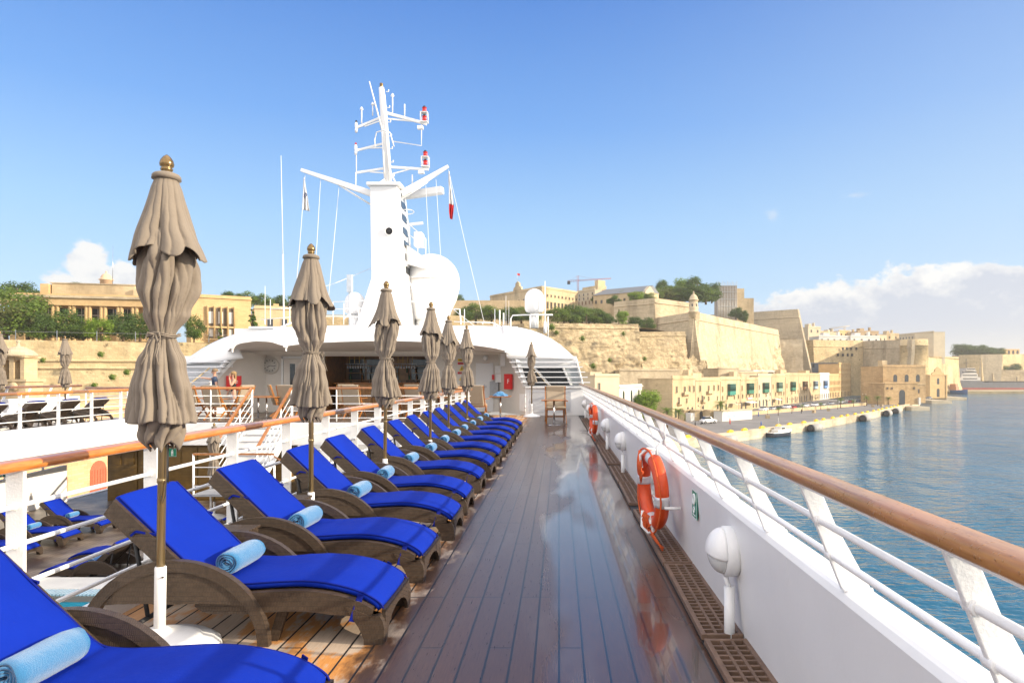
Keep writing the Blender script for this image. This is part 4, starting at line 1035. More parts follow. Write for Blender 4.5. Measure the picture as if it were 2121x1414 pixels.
# ---------------------------------------------------------------- teak chairs and tables
def make_chair():
    t = thing('deck_chair', 'x', 'chair')
    b = MB(); b.cbox((0, .0, .47), (.50, .46, .07)); b.build('seat_cushion', CUSH, t, bevel=.022)
    b = MB(); b.cbox((0, .285, .80), (.50, .075, .62), rx=R(-14)); b.build('back_cushion', CUSH, t, bevel=.025)
    b = MB(); b.box(-.24, .24, -.22, .22, .405, .43); b.build('seat_frame', TEAKD, t)
    for s in (-1, 1):
        b = MB(); b.bar((s*.265, -.24, .0), (s*.265, .20, .66), .028, .042); b.build('front_leg', TEAKD, t)
        b = MB(); b.bar((s*.235, .30, .0), (s*.235, -.20, .44), .028, .042); b.build('rear_leg', TEAKD, t)
        b = MB(); b.bar((s*.268, .15, .42), (s*.268, .36, 1.08), .028, .042); b.build('back_post', TEAKD, t)
        b = MB(); b.cbox((s*.285, .0, .665), (.06, .50, .026)); b.build('armrest', TEAKD, t, bevel=.008)
    b = MB(); b.cyl((-.25, .07, .19), (.25, .07, .19), .014); b.build('stretcher', TEAKD, t); return t
ch = make_chair(); copies(0)
CP = [(-12.35, 23.2, 165, 'beige cushioned teak chair at the left end of the bar deck railing'), (-11.3, 22.6, 170, 'beige cushioned teak chair with its back to the railing left of the standing people'), (-10.75, 22.9, 250, 'folded looking teak chair seen side on in front of the man'),
      (-9.9, 24.3, 120, 'beige chair behind the top of the stairs'), (-9.15, 23.3, 172, 'large beige teak chair between the two stair handrails'), (-7.6, 24.6, 185, 'beige teak chair half hidden behind the second parasol'),
      (-6.95, 23.2, 175, 'beige teak chair in front of the bar counter, right of the second parasol'), (-5.9, 24.2, 180, 'beige teak chair in front of the bar counter left of the third parasol'), (-5.1, 24.4, 165, 'beige teak chair right of the third parasol'),
      (-4.35, 23.3, 180, 'beige teak chair behind the cluster of parasols'), (-3.55, 23.0, 178, 'beige teak chair left of the last lounger head'), (-2.72, 22.7, 172, 'beige teak chair beside the small table with blue towels')]
for i, (x, y, a, lb) in enumerate(CP):
    o = ch if i == 0 else dup(ch); o.scale = (1.14, 1.1, 1.04)
    o.location = (x, y, 0); o.rotation_euler = (0, 0, R(a)); o['label'] = lb; o['group'] = 'teak chairs on the bar deck'
dup(ch, (-.10, 20.85, 0), R(4), 'beige teak chair tucked behind the small table at the end of the promenade', 'teak chairs at the promenade end')
dup(ch, (-.13, 21.55, 0), R(-178), 'beige teak chair facing the table from the bulkhead side at the promenade end', 'teak chairs at the promenade end')
def make_table():
    t = thing('pedestal_table', 'x', 'table')
    b = MB(); b.box(-.37, .37, -.32, .32, .725, .755); b.build('table_top', TEAKD, t, bevel=.01)
    b = MB(); b.cyl((0, 0, .012), (0, 0, .724), .028, None, 14); b.build('pedestal', STEEL, t)
    b = MB(); b.lathe([(.20, 0), (.20, .008), (.06, .02)], n=20); b.build('foot_plate', STEEL, t); return t
tb = make_table(); copies(0)
TP = [(-10.4, 23.6, 'teak table between the standing people and the stairs'), (-9.75, 22.75, 'teak table by the top of the stairs'), (-4.0, 22.6, 'teak table behind the tight cluster of parasols'), (-2.02, 23.5, 'teak table carrying crumpled blue towels by the grey boxes'), (-.15, 20.15, 'small teak table on a steel post at the end of the wet promenade')]
for i, (x, y, lb) in enumerate(TP):
    o = tb if i == 0 else dup(tb)
    o.location = (x, y, 0); o['label'] = lb; o['group'] = 'teak pedestal tables'
b = MB()
def lump(u, v):
    a = u*6.2832; r = .26*(1-v)**.7*(1+.25*noise.noise(Vector((math.cos(a)*2, math.sin(a)*2, v*3)))); return Vector((-2.02+r*math.cos(a), 23.45+r*.8*math.sin(a), .757+.17*v**.8+.02*noise.noise(Vector((u*9, v*5, 3)))))
b.grid(lump, 40, 12, close=True); tag(b.build('towel_pile', TOWEL), 'crumpled heap of turquoise towels on the small teak table', 'towel')

# ---------------------------------------------------------------- pool deck, port side
pr = thing('port_railing', 'white railing with orange teak handrail above the pool deck on the far left side', 'railing', (-13, 12, 0))
PX = -13.0
b = MB(); b.tube([(PX, 3+i*.62, 1.03) for i in range(31)], .045, 10); b.build('handrail', RAILS, pr)
for z in (.80, .57, .36):
    b = MB(); b.cyl((PX, 3, z), (PX, 21.6, z), .014); b.build('rail_bar', WHITE2, pr)
for k in range(14): y = 21.5-k*1.26; b = MB(); b.box(PX-.04, PX+.04, y-.012, y+.012, .1, 1.0); b.build('post', WHITE2, pr)
b = MB(); b.box(PX-.25, PX+.03, 3, 21.58, -.62, .16); b.build('fascia_beam', WHITE, pr, bevel=.01)
pb = thing('port_bulwark', 'white outer bulwark and thin rail behind the dark loungers at far left', 'bulwark', (-16.8, 12, 0))
b = MB(); b.box(-17.0, -16.85, -4, 24, -.45, .74); b.build('bulwark_wall', WHITE, pb)
b = MB(); b.cyl((-16.8, -4, 1.1), (-16.8, 24, 1.1), .04); b.build('handrail', TEAKD, pb)
for k in range(24): y = 23.5-k*.9; b = MB(); b.bar((-16.93, y, .74), (-16.8, y, 1.08), .10, .012); b.build('stanchion', WHITE2, pb)
for k, y in enumerate((15.3, 16.55, 17.85, 19.1, 20.35)):
    place_lounger(-15.15, y, 0, R(180), k, ('leftmost dark backed', 'second dark backed', 'third dark backed', 'fourth dark backed', 'last dark backed')[k]+' lounger seen from behind on the far port deck, counted from the left', None, 'loungers on the port deck')
for k, y in enumerate((14.9, 16.2, 17.5)):
    place_lounger(-11.55, y, DZ, 0, k, ('nearest', 'middle', 'farthest')[k]+' blue lounger of the three on the pool deck seen through the left rail', ('nearest', 'middle', 'farthest')[k]+' turquoise towel roll on the pool deck loungers at far left', 'blue loungers on the pool deck')
for k, (x, y) in enumerate(((-9.9, 13.3), (-10.1, 14.35), (-8.9, 15.4))):
    place_lounger(x, y, DZ, R(178), k, ('shaded lounger nearest the pool edge on the lower deck', 'shaded lounger behind the one nearest the pool', 'shaded lounger under the stairs side of the pool deck')[k], ('towel roll on the shaded lounger nearest the pool', 'towel roll on the second shaded lounger by the pool', 'towel roll on the lounger towards the stairs')[k], 'blue loungers on the pool deck')
sw = thing('side_bulwark', 'grey white side bulwark of the pool deck with a thin wooden rail at far left', 'bulwark', (-15.5, 15, DZ))
b = MB()
b.prism([(2, DZ), (21.5, DZ), (21.5, -1.35), (16.2, -1.55), (15.6, -1.95), (2, -1.95)], -15.62, -15.5, 'x'); b.build('side_wall', WHITE, sw)
b = MB(); b.cyl((-15.5, 2, -1.2), (-15.5, 21.5, -1.2), .035); b.build('handrail', WOODL, sw)
for k in range(13): y = 20.5-k*1.4; b = MB(); b.bar((-15.52, y, DZ+.3), (-15.5, y, -1.2), .06, .03); b.build('stanchion', WHITE2, sw)
dup(rg, (-15.35, 17.95, DZ+.98), R(14), 'small life ring on the pool deck side wall beside the brown lockers', 'life rings of the pool deck')
p = at(229, 967, 19.2); pict('small_exit_sign', 'tiny green sign beside the pool deck life ring', (-15.43, 18.9, DZ+1.25), .2, .2, R(60), False)
# pool
po = thing('swimming_pool', 'tiled swimming pool with blue water in the well of the lower deck', 'pool', (-8.5, 9.5, DZ))
TILE = mat('pool_tile', (.62, .60, .54), .35, var=.1, vs=3)
b = MB(); b.box(-12.1, -5.2, 11.5, 12.15, DZ, DZ+.40); b.box(-12.1, -11.5, 6, 11.5, DZ, DZ+.40); b.box(-5.8, -5.2, 6, 11.5, DZ, DZ+.40); b.build('coaming', TILE, po, bevel=.02)
b = MB()
for k in range(90): x = -11.45+k*.0625; b.box(x, x+.04, 11.22, 11.49, DZ+.36, DZ+.39)
b.build('overflow_grate', mat('grate_blue', (.45, .62, .68), .3), po)
b = MB(); b.box(-11.5, -5.8, 6, 11.2, DZ+.02, DZ+.27); b.build('pool_water', mat('pool_blue', (.01, .22, .32), .04, var=.2, vs=2, bump=.3, bs=3, bd=.05), po)
dk = thing('pool_deck_chair_group', 'red brown folding table near the port side wall of the pool deck', 'table', (-14.6, 15, DZ))
b = MB(); b.box(-15.2, -14.3, 14.3, 15.2, DZ+.70, DZ+.74); b.build('table_top', WOODL, dk)
for x in (-15.1, -14.4):
    for y in (14.4, 15.1): b = MB(); b.cyl((x, y, DZ), (x, y, DZ+.7), .025); b.build('leg', WOODL, dk)
for k, (x, y, a) in enumerate(((-14.9, 16.3, 200), (-14.2, 15.9, 250))): dup(ch, (x, y, DZ), R(a), ('left', 'right')[k]+' wooden chair by the folding table on the pool deck', 'wooden chairs on the pool deck')
hb2 = MB(); hb2.keep = True
for xa, xb, xc, xd, zt in ((1.02, 1.17, .45, .3, -.15), (-15.9, -15.7, -15.5, -15.7, DZ)):
    hb2.prism([(xa, zt), (xb, zt), (xc, -16.5), (xd, -16.5)], -25, 39, 'y')
hb2.box(-16.9, 1.1, -6.2, -6.0, -16, DZ); hb2.box(-17, 1.1, 39, 39.2, -16, 0)
tag(hb2.build('ship_hull', WHITE), kind='structure')
# pool deck life: inner side of the promenade support
iw = MB(); iw.keep = True; iw.box(-3.1, -2.99, -5, 21.3, DZ, -.15); tag(iw.build('promenade_support_wall', WHITE), kind='structure')
# ================================================================ MAST, DOMES, AERIALS, FLAGS
YM = 33.; mk = YM/F
def tm(px, py, dy=0): return at(px, py, YM+dy)
mast = thing('radar_mast', 'tall white ship mast tower with yards, lamps and side windows above the deck house', 'mast', (-8.4, 34, 3.44))
def ring4(pts): return pts
def tower():
    T = lambda a, c, z, y0, y1: [(a, y0, z), (c, y0, z), (c, y1, z), (a, y1, z)]
    L = [T(-9.6, -7.45, 3.44, 31.9, 35.9), T(-9.08, -7.52, 6.15, 33, 35.7), T(-9.15, -7.84, 10.62, 33, 34.9)]
    vs = sum(L, []); fs = [(3,2,1,0)]
    for k in range(2):
        for j in range(4): j2 = (j+1) % 4; fs.append((k*4+j, k*4+j2, (k+1)*4+j2, (k+1)*4+j))
    fs.append((8,9,10,11)); return vs, fs
b = MB(); b.add(*tower()); b.build('tower', WHITE, mast, bevel=.03)
b = MB(); b.box(-9.28, -7.66, 32.85, 35.1, 10.62, 10.76); b.build('tower_cap', WHITE, mast, bevel=.01)
for (py, k) in ((425, 0), (451, 1), (479, 2), (506, 3), (533, 4), (560, 5)):
    z = tm(0, py, .9).z; x = -7.84+(10.62-z)/(10.62-6.15)*.32
    M = Matrix.Translation((x+.004, 34.05+.1, z)) @ Matrix.Rotation(R(-4), 4, 'Y')
    b = MB(); b.prism([(-.55, -.14), (-.42, -.19), (.42, -.19), (.55, -.14), (.55, .14), (.42, .19), (-.42, .19), (-.55, .14)], -.01, .012, 'x', M=M); b.build('side_window', GLASSD, mast)
p = tm(806, 479, -.02); b = MB(); b.lathe([(.17, -.01), (.17, .03)], n=24, M=Matrix.Translation(p) @ Matrix.Rotation(R(90), 4, 'X')); b.build('porthole', DARK, mast)
b = MB(); b.tube([(p.x+.19*math.cos(a), p.y-.03, p.z+.19*math.sin(a)) for a in [6.283*q/28 for q in range(28)]], .022, 8, closed=True); b.build('porthole_rim', WHITE2, mast)
# yards
for a, c, w, h, w1, h1 in (((772, 402), (624, 352), .24, .30, .14, .15), ((833, 402), (929, 344), .26, .34, .12, .14)):
    b = MB(); b.bar(tm(*a, .8), tm(*c, .8), w, h, 0, w1, h1); b.build('yard', WHITE, mast)
for a, c in (((768, 424), (702, 383)), ((826, 417), (885, 377))):
    b = MB(); b.cyl(tm(*a, .8), tm(*c, .8), .045); b.build('yard_brace', WHITE2, mast)
b = MB(); b.bar(tm(832, 406, 1.5), tm(917, 394, 1.1), .42, .34); b.build('radar_scanner', WHITE, mast, bevel=.03)
b = MB(); b.bar(tm(848, 465, 1.5), tm(876, 462, 1.5), .12, .12); b.build('short_scanner', WHITE2, mast)
b = MB(); b.tube([tm(843+16*math.sin(a)*.9, 439+5*math.cos(a), 1.5+.6*math.cos(a)) for a in [6.283*q/24 for q in range(24)]], .02, 6, closed=True); b.build('loop_rail', WHITE2, mast)
# pole
b = MB(); b.tube([tm(804, 378, 1), tm(797, 270, 1), tm(792, 200, 1), tm(790, 182, 1)], [.20, .18, .155, .13], 16); b.build('pole', WHITE, mast)
b = MB(); b.cyl(tm(809, 375, .8), tm(800, 225, .8), .03); b.cyl(tm(797, 375, .8), tm(791, 262, .8), .025); b.build('cable_run', WHITE2, mast)
for py in (190, 223, 253, 282, 308, 336, 365):
    px = 803+(378-py)*-.064+9; b = MB(); b.tube([tm(px, py, .9), tm(px+5, py, .9), tm(px+5, py-4, .9)], .025, 6); b.build('step_peg', WHITE2, mast)
b = MB(); b.lathe([(.09, 0), (.10, .05), (.07, .12), (.085, .14), (.09, .2), (.03, .24)], tm(790, 182, 1), 12); b.build('top_lamp', [FIN], mast)
b = MB(); b.cyl(tm(792, 272, .7), tm(765, 169, .7), .045, .028); b.build('gaff', WHITE, mast)
b = MB(); b.tube([tm(777, 305, .7), tm(776, 290, .7), tm(780, 274, .7), tm(795, 270, .4), tm(808, 275, .7), tm(812, 290, .7), tm(816, 304, .7)], .03, 6); b.build('ladder_hoop', WHITE2, mast)
ARMS = [((800, 234), (884, 257), .12), ((800, 246), (866, 252), .06), ((795, 241), (738, 265), .09), ((792, 249), (755, 262), .05), ((797, 297), (738, 312), .09), ((797, 306), (765, 307), .05),
        ((802, 348), (738, 358), .09), ((802, 359), (766, 356), .05), ((806, 346), (888, 351), .10), ((810, 361), (855, 349), .05)]
for a, c, w in ARMS:
    b = MB(); b.bar(tm(*a, 1), tm(*c, 1), w, w*1.1); b.build('lamp_arm', WHITE2, mast)
b = MB(); b.tube([tm(814, 293, 1), tm(873, 302, 1), tm(873, 256, 1)], .025, 6); b.cyl(tm(738, 358, 1), tm(738, 312, 1), .022); b.cyl(tm(737, 388, .9), tm(737, 357, .9), .022); b.build('wire_frame', WHITE2, mast)
b = MB(); b.cyl(tm(739, 386, .9), tm(757, 393, .9), .04); b.cyl(tm(797, 372, .7), tm(787, 378, .7), .05); b.cyl(tm(807, 354, .7), tm(818, 376, .7), .04); b.build('foot_brace', WHITE2, mast)
for px, py0, py1 in ((749, 256, 228), (772, 240, 218), (813, 233, 200), (838, 240, 216), (854, 383, 362)):
    b = MB(); b.cyl(tm(px, py0, 1), tm(px, py1, 1), .03)
    if px not in (838, 854): b.lathe([(.03, 0), (.085, .03), (.08, .07), (.03, .17)], tm(px, py1+1, 1), 10)
    b.build('aerial', WHITE2, mast)
for px, py in ((738, 262), (737, 308)):
    b = MB(); c = tm(px, py, .9); b.lathe([(.06, -.3), (.08, -.15), (.05, -.1), (.08, 0), (.08, .12), (.05, .2)], c, 10); b.build('small_lamp', WHITE2, mast)
    b = MB(); b.lathe([(.05, .2), (.055, .26), (.02, .3)], c, 10); b.build('lamp_cap', RED if py > 300 else BLACK, mast)
for px, py in ((879, 238), (881, 330)):
    c = tm(px, py, 1)
    for dz in (.27, -.16):
        b = MB(); b.lathe([(.10, -.10), (.115, -.09), (.10, -.06), (.10, .07), (.12, .08), (.07, .11), (.05, .16)], c+Vector((0, 0, dz)), 14); b.lathe([(.102, .07), (.122, .085), (.07, .125), (.05, .17), (.01, .18)], c+Vector((0, 0, dz)), 14, 1); b.build('red_lantern', [RED, BLACK], mast)
    b = MB()
    for sx_ in (-1, 1):
        for sy in (-1, 1): b.cyl(c+Vector((sx_*.17, sy*.17, -.36)), c+Vector((sx_*.17, sy*.17, .10)), .015)
    b.box(c.x-.19, c.x+.19, c.y-.19, c.y+.19, c.z-.39, c.z-.36); b.box(c.x-.19, c.x+.19, c.y-.19, c.y+.19, c.z+.08, c.z+.11); b.build('lantern_cage', WHITE2, mast)
    b = MB(); b.box(c.x-.34, c.x-.06, c.y-.1, c.y+.1, c.z-.72, c.z-.56); b.build('lamp_junction_box', WHITE2, mast)
# platform on the right side of the tower
b = MB(); a = tm(858, 545, 1.6); b.prism([(-7.6, 7.0), (-6.62, 6.75), (-6.60, 7.25), (-7.6, 7.95)], 34.0, 35.6, 'y'); b.build('side_platform', WHITE, mast)
b = MB()
for (x, z0) in ((-7.45, 7.9), (-7.05, 7.55), (-6.65, 7.25)): b.cyl((x, 34.05, z0), (x, 34.05, z0+1.0), .02)
b.tube([(-7.6, 34.05, 9.1), (-7.45, 34.05, 8.95), (-6.65, 34.05, 8.25)], .022, 6); b.tube([(-7.45, 34.05, 8.45), (-6.65, 34.05, 7.75)], .018, 6); b.build('platform_rail', WHITE2, mast)
b = MB(); b.box(-7.35, -6.95, 34.5, 35.2, 8.0, 8.7); b.build('equipment_box', WHITE2, mast, bevel=.02)
b = MB(); b.cyl(tm(752, 668, 0), tm(762, 640, 1), .03); b.tube([tm(840, 578, 1), tm(853, 592, 1), tm(861, 618, 1), tm(866, 655, 1)], .05, 6); b.build('curved_stay', WHITE2, mast)

dome = thing('satellite_dome', 'big white spherical satellite dome right of the mast tower', 'radome', (-6.4, 35.5, 3.44))
c = at(894, 584, 35.6); r = 57.5*35.6/F
b = MB(); b.ell((c.x, c.y, c.z), r, 48, z0=0.02, z1=1); b.build('upper_shell', WHITE, dome)
b = MB(); b.lathe([(.58*r, -1.36*r), (.62*r, -1.3*r), (.70*r, -1.05*r), (.90*r, -.62*r), (.985*r, -.25*r), (1.0*r, 0)], c, 48); b.build('lower_shell', WHITE, dome)
b = MB(); b.tube([(c.x+1.003*r*math.cos(a), c.y+1.003*r*math.sin(a), c.z+.0) for a in [6.283*q/60 for q in range(60)]], .015, 6, closed=True); b.build('seam', CREAM, dome)
b = MB(); b.cyl((c.x, c.y, 3.44), (c.x, c.y, c.z-1.3*r), .75, .8, 28); b.build('pedestal', WHITE, dome)
def small_dome(lb, px, pyt, pyb, w, Y, zb=3.44, box=False):
    a = at(px, pyt, Y); q = at(px, pyb, Y); r = w/2*Y/F; t = thing('small_radome', lb, 'radome', (a.x, Y, zb)); h = a.z-q.z
    b = MB(); b.lathe([(.75*r, 0), (.9*r, .04*h), (r, .15*h), (1.0*r, h-r)]+[(r*math.cos(R(k)), h-r+r*math.sin(R(k))) for k in (15, 30, 45, 60, 75, 89)], q, 28); b.build('shell', WHITE, t)
    b = MB(); b.cyl((q.x, Y, zb), (q.x, Y, q.z), r*.42, r*.42, 16); b.build('pedestal', WHITE2, t)
    if box: b = MB(); b.box(a.x-.12, a.x+.12, Y-.9, Y-.7, a.z-.1, a.z+.72); b.cyl((a.x, Y-.8, zb), (a.x, Y-.8, a.z), .05); b.build('speaker_box', mat('grey_blue', (.45, .5, .56), .5), t)
small_dome('white capsule radome on a pedestal at the right of the roof', 1107, 598, 647, 40, 28.6)
small_dome('white radome left of the mast tower with a grey box in front', 735, 605, 650, 40, 33, box=True)

def aerial(lb, px, pb, pt, Y, r, extra=None):
    t = thing('whip_aerial', lb, 'aerial', at(px, pb, Y), 'whip aerials on the roof'); k = (pb+pt)/2+30
    b = MB(); b.cyl(at(px, pb, Y), at(px-2 if pb-pt > 200 else px, k, Y), r, r*.75, 8); b.build('lower_section', WHITE2, t)
    b = MB(); b.cyl(at(px-2 if pb-pt > 200 else px, k, Y), at(px-6 if pb-pt > 200 else px, pt, Y), r*.5, r*.25, 6); b.build('upper_section', WHITE2, t)
    if extra: b = MB(); b.box(*extra); b.build('bracket', STEEL, t)
aerial('tallest thin whip aerial left of the second parasol', 588, 672, 322, 29, .035)
aerial('short whip aerial left of the tallest one', 549, 672, 592, 29, .03)
aerial('thick white pole aerial right of the capsule radome', 1129, 690, 582, 28.2, .07)
aerial('thin aerial on the roof between big dome and capsule radome', 1048, 676, 612, 29, .025)
aerial('white post aerial left of the roof rail loop', 1025, 672, 640, 29, .06)
aerial('thin post left of the capsule radome', 1054, 676, 622, 29.4, .02)

rr = thing('roof_railing', 'thin white railings on top of the deck house around the mast', 'railing', (-7, 28.5, 3.44))
def rail(pts, Y, r=.018):
    b = MB(); b.tube([at(px, py, Y) for px, py in pts], r, 6); b.build('rail_bar', WHITE2, rr)
for pts in ([(540, 662), (620, 655), (700, 655), (765, 657)], [(560, 640), (620, 637)], [(690, 625), (765, 622), (850, 624), (900, 626)], [(690, 640), (765, 638)], [(940, 666), (1020, 668)], [(600, 672), (600, 620)], [(560, 672), (560, 620)], [(712, 672), (712, 628)], [(690, 672), (690, 625)], [(765, 672), (765, 622)], [(962, 672), (962, 640)], [(1000, 672), (1000, 667)]):
    rail(pts, 29.5)
for pts in ([(1058, 677), (1058, 660), (1062, 653), (1090, 652), (1145, 652)], [(1098, 680), (1098, 654)], [(1135, 700), (1135, 655)], [(940, 640), (952, 640), (955, 672)], [(1020, 668), (1040, 678)], [(1035, 672), (1035, 642)], [(1043, 672), (1043, 648)]): rail(pts, 28.4, .03)
rail([(712, 660), (742, 636), (744, 672)], 30, .04)
# halyards
for i, (a, c, lb) in enumerate((((632, 362), (608, 660), 'outermost left halyard under the left yard'), ((664, 372), (648, 640), 'middle left halyard under the left yard'), ((702, 388), (678, 640), 'inner left halyard under the left yard'),
    ((929, 352), (1003, 668), 'long right halyard slanting down from the right yard tip'), ((882, 385), (895, 640), 'inner right halyard under the right yard'), ((903, 372), (920, 640), 'middle right halyard under the right yard'), ((770, 555), (606, 612), 'thin cable sagging left from the tower'))):
    q = tag(MB().tube([tm(*a, .8), (tm(*a, .8)+at(*c, 31))/2-Vector((0, 0, .12)), at(*c, 31)], .011, 5).build('halyard', SLATW), lb, 'rope', 'halyards of the mast')
def flag(lb, pts, mats, splits):
    t = thing('flag', lb, 'flag', tm(pts[0][0], pts[0][1], .8))
    for (v0, v1, m_, nm) in splits:
        def fn(u, v, v0=v0, v1=v1):
            vv = v0+(v1-v0)*v; a = lerp_pts(pts, vv); x = a[0]+a[2]*u; p = tm(x, a[1]+a[3]*u, .8+.12*math.sin(u*14+vv*3)*(.3+vv)); return p
        b = MB(); b.grid(fn, 16, 16); b.build(nm, m_, t, solid=.006)
FLW = mat('flag_white', (.75, .75, .75), .8, var=.03); FLR = mat('flag_red', (.6, .02, .03), .8, var=.05)
flag('white house flag with a dark emblem hanging under the left yard', [(629, 368, 2, 0), (628, 385, 5, 1), (627, 405, 10, 2), (626, 425, 14, 6), (625, 434, 17, 4)], None, [(0, 1, FLW, 'flag_cloth')])
flag('white and red flag hanging limp from the right yard tip', [(929, 355, 2, 0), (929, 375, 4, 3), (930, 395, 7, 8), (930, 420, 10, 4), (930, 438, 9, 2), (932, 453, 5, 2)], None, [(0, .62, FLW, 'white_half'), (.62, 1, FLR, 'red_half')])
b = MB(); c = tm(633, 405, .72)
b.tube([(c.x+.07*math.cos(a), c.y-.05, c.z+.12*math.sin(a)) for a in [5*q/14 for q in range(14)]], .018, 5); b.bar((c.x-.08, c.y-.05, c.z-.12), (c.x+.02, c.y-.05, c.z+.1), .01, .04); b.bar((c.x+.02, c.y-.05, c.z-.1), (c.x+.09, c.y-.05, c.z+.05), .01, .03)
ef = b.build('emblem', mat('emblem_navy', (.03, .05, .14), .7, var=0)); fl0 = [o for o in bpy.data.objects if o.name == 'flag'][0]
mw = ef.location.copy(); ef.parent = fl0; ef.location = mw-fl0.location
# ================================================================ HARBOUR, SHORES, TOWN
WZ, QZ = -14.5, -12.5
def water_mat():
    t = NT('harbour_water'); b = t.b
    b.inputs['Base Color'].default_value = (.018, .10, .165, 1); b.inputs['Roughness'].default_value = .06
    b.inputs['Specular IOR Level'].default_value = .5; b.inputs['IOR'].default_value = 1.33
    P = t.n('ShaderNodeNewGeometry').outputs['Position']
    n1 = t.noise(.42, 3, .55, P, (.8, 1.9, 1)); n2 = t.noise(.12, 3, .5, P, (1.3, .8, 1)); n3 = t.noise(2.2, 2, .5, P, (1, 1.4, 1)); n4 = t.noise(.035, 2, .5, P)
    h = t.math('ADD', t.math('MULTIPLY', n1, .5), t.math('ADD', t.math('MULTIPLY', n2, .9), t.math('MULTIPLY', n3, .07)))
    h = t.math('MULTIPLY', h, t.rng(n4, .3, .7, .55, 1.25))
    t.lk(t.bump(h, .75, 1.3), b.inputs['Normal']); return t.mat
b = MB(); b.keep = True; b.add([(-4000, -2000, WZ), (6000, -2000, WZ), (6000, 9000, WZ), (-4000, 9000, WZ)], [(0,1,2,3)]); tag(b.build('sea', water_mat()), kind='structure')
ASPH = mat('quay_asphalt', (.17, .16, .15), .85, var=.2, vs=.15)
def P(px, Y): return ((px-VX)/F*Y, Y)
def Z(py, Y): return EYE-(py-HY)/F*Y

def rampart(name, lb, cat, A, B, z0, z1, m, thick=6, batter=.10, amp=0., lowamp=0., cordon=None, par=1.2, nx=60, nz=24, seed=0, group=None, z1b=None, rough_top=0., hfrac=.45, skew=0.):
    A = Vector((A[0], A[1], 0)); B = Vector((B[0], B[1], 0)); d = (B-A); L = d.length; d.normalize(); nrm = Vector((d.y, -d.x, 0))
    t = thing(name, lb, cat, ((A.x+B.x)/2, (A.y+B.y)/2, z0), group); z1b = z1 if z1b is None else z1b
    def fn(u, v):
        zt = z1+(z1b-z1)*u; z = z0+(zt-z0)*v
        p = A+d*(L*u+skew*(zt-z)*u); o = batter*(zt-z)
        if amp or lowamp:
            q = Vector((p.x, p.y, z)); a = amp+(lowamp*max(0, 1-v/hfrac) if lowamp else 0)
            o += a*(noise.noise(q*.07+Vector((seed, 0, 0)))*1.1+abs(noise.noise(q*.21+Vector((0, seed, 0))))*.9+noise.noise(q*.6)*.3)
        if v > .999 and rough_top: z += rough_top*(noise.noise(Vector((p.x*.15, p.y*.15, seed)))+.5*noise.noise(Vector((p.x*.7, p.y*.7, seed))))
        r = p+nrm*o; return Vector((r.x, r.y, z))
    b = MB(); b.grid(fn, nx, nz, 0, lowamp > .0 or amp > .3)
    e0 = [fn(0, 1), fn(1, 1), fn(1, 1)-nrm*thick, fn(0, 1)-nrm*thick]; b.add(e0, [(0,1,2,3)])
    e1 = [fn(0, j/4) for j in range(5)]; e2 = [fn(1, j/4) for j in range(5)]
    for e, s in ((e1, 1), (e2, -1)):
        k = len(e); vs = e+[Vector((q.x, q.y, q.z))-nrm*thick for q in e]; b.add(vs, [(i, i+k, i+1+k, i+1) if s > 0 else (i, i+1, i+1+k, i+k) for i in range(k-1)])
    b.build('wall', m, t)
    if cordon:
        for zc in cordon:
            b = MB(); v = (zc-z0)/(z1-z0); b.tube([fn(u/30, v)+nrm*.1 for u in range(31)], .32, 6); b.build('string_course', m, t)
    return t
def winmesh(w, h, kind='plain'):
    key = ('W', round(w, 2), round(h, 2), kind)
    if key in MATS: return MATS[key]
    b = MB(); f = .12 if w > 1 else .08
    if kind == 'arch':
        n = 8; pts = [(-w/2, -h/2), (w/2, -h/2)]+[(w/2*math.cos(math.pi*k/n), h/2-w/2+w/2*math.sin(math.pi*k/n)) for k in range(n+1)]
        b.prism(pts, -.05, -.0305, 'y', 1); big = [(p[0]*1.22, (p[1]+h/2)*1.07-h/2) for p in pts]; b.prism(big, -.03, .06, 'y', 0)
    else:
        b.box(-w/2, w/2, -.05, .02, -h/2, h/2, 1)
        b.box(-w/2-f, -w/2, -.16, .02, -h/2, h/2); b.box(w/2, w/2+f, -.16, .02, -h/2, h/2); b.box(-w/2-f, w/2+f, -.16, .02, h/2, h/2+f*1.3); b.box(-w/2-f*1.3, w/2+f*1.3, -.24, .02, -h/2-f*1.2, -h/2)
        if kind == 'shut':
            b.box(-w/2+.02, -.02, -.08, -.051, -h/2+.03, h/2-.03, 2); b.box(.02, w/2-.02, -.08, -.051, -h/2+.03, h/2-.03, 2)
        else: b.box(-.025, .025, -.08, -.051, -h/2, h/2, 0)
    me = bpy.data.meshes.new('window'); me.from_pydata(b.v, [], b.f); me.polygons.foreach_set('material_index', b.m); me.update()
    MATS[key] = me; return me
SHUT = mat('shutter_green', (.03, .16, .10), .5, var=.15); SHUTB = mat('shutter_brown', (.20, .11, .05), .5, var=.15)
def put_window(t, pos, ang, w, h, kind='plain', fm=None, sm_=None, name='window'):
    me0 = winmesh(w, h, kind); key = (me0.name, fm.name if fm else '', sm_.name if sm_ else '')
    if key not in MATS:
        me = me0.copy()
        for m_ in (fm or ST_HOUSE, GLASSD, sm_ or SHUTB): me.materials.append(m_)
        MATS[key] = me
    o = bpy.data.objects.new(name, MATS[key]); col.objects.link(o); o.parent = t; o.location = Vector(pos)-Vector(t['_o']); o.rotation_euler = (0, 0, ang); return o
RJ = random.Random(77)
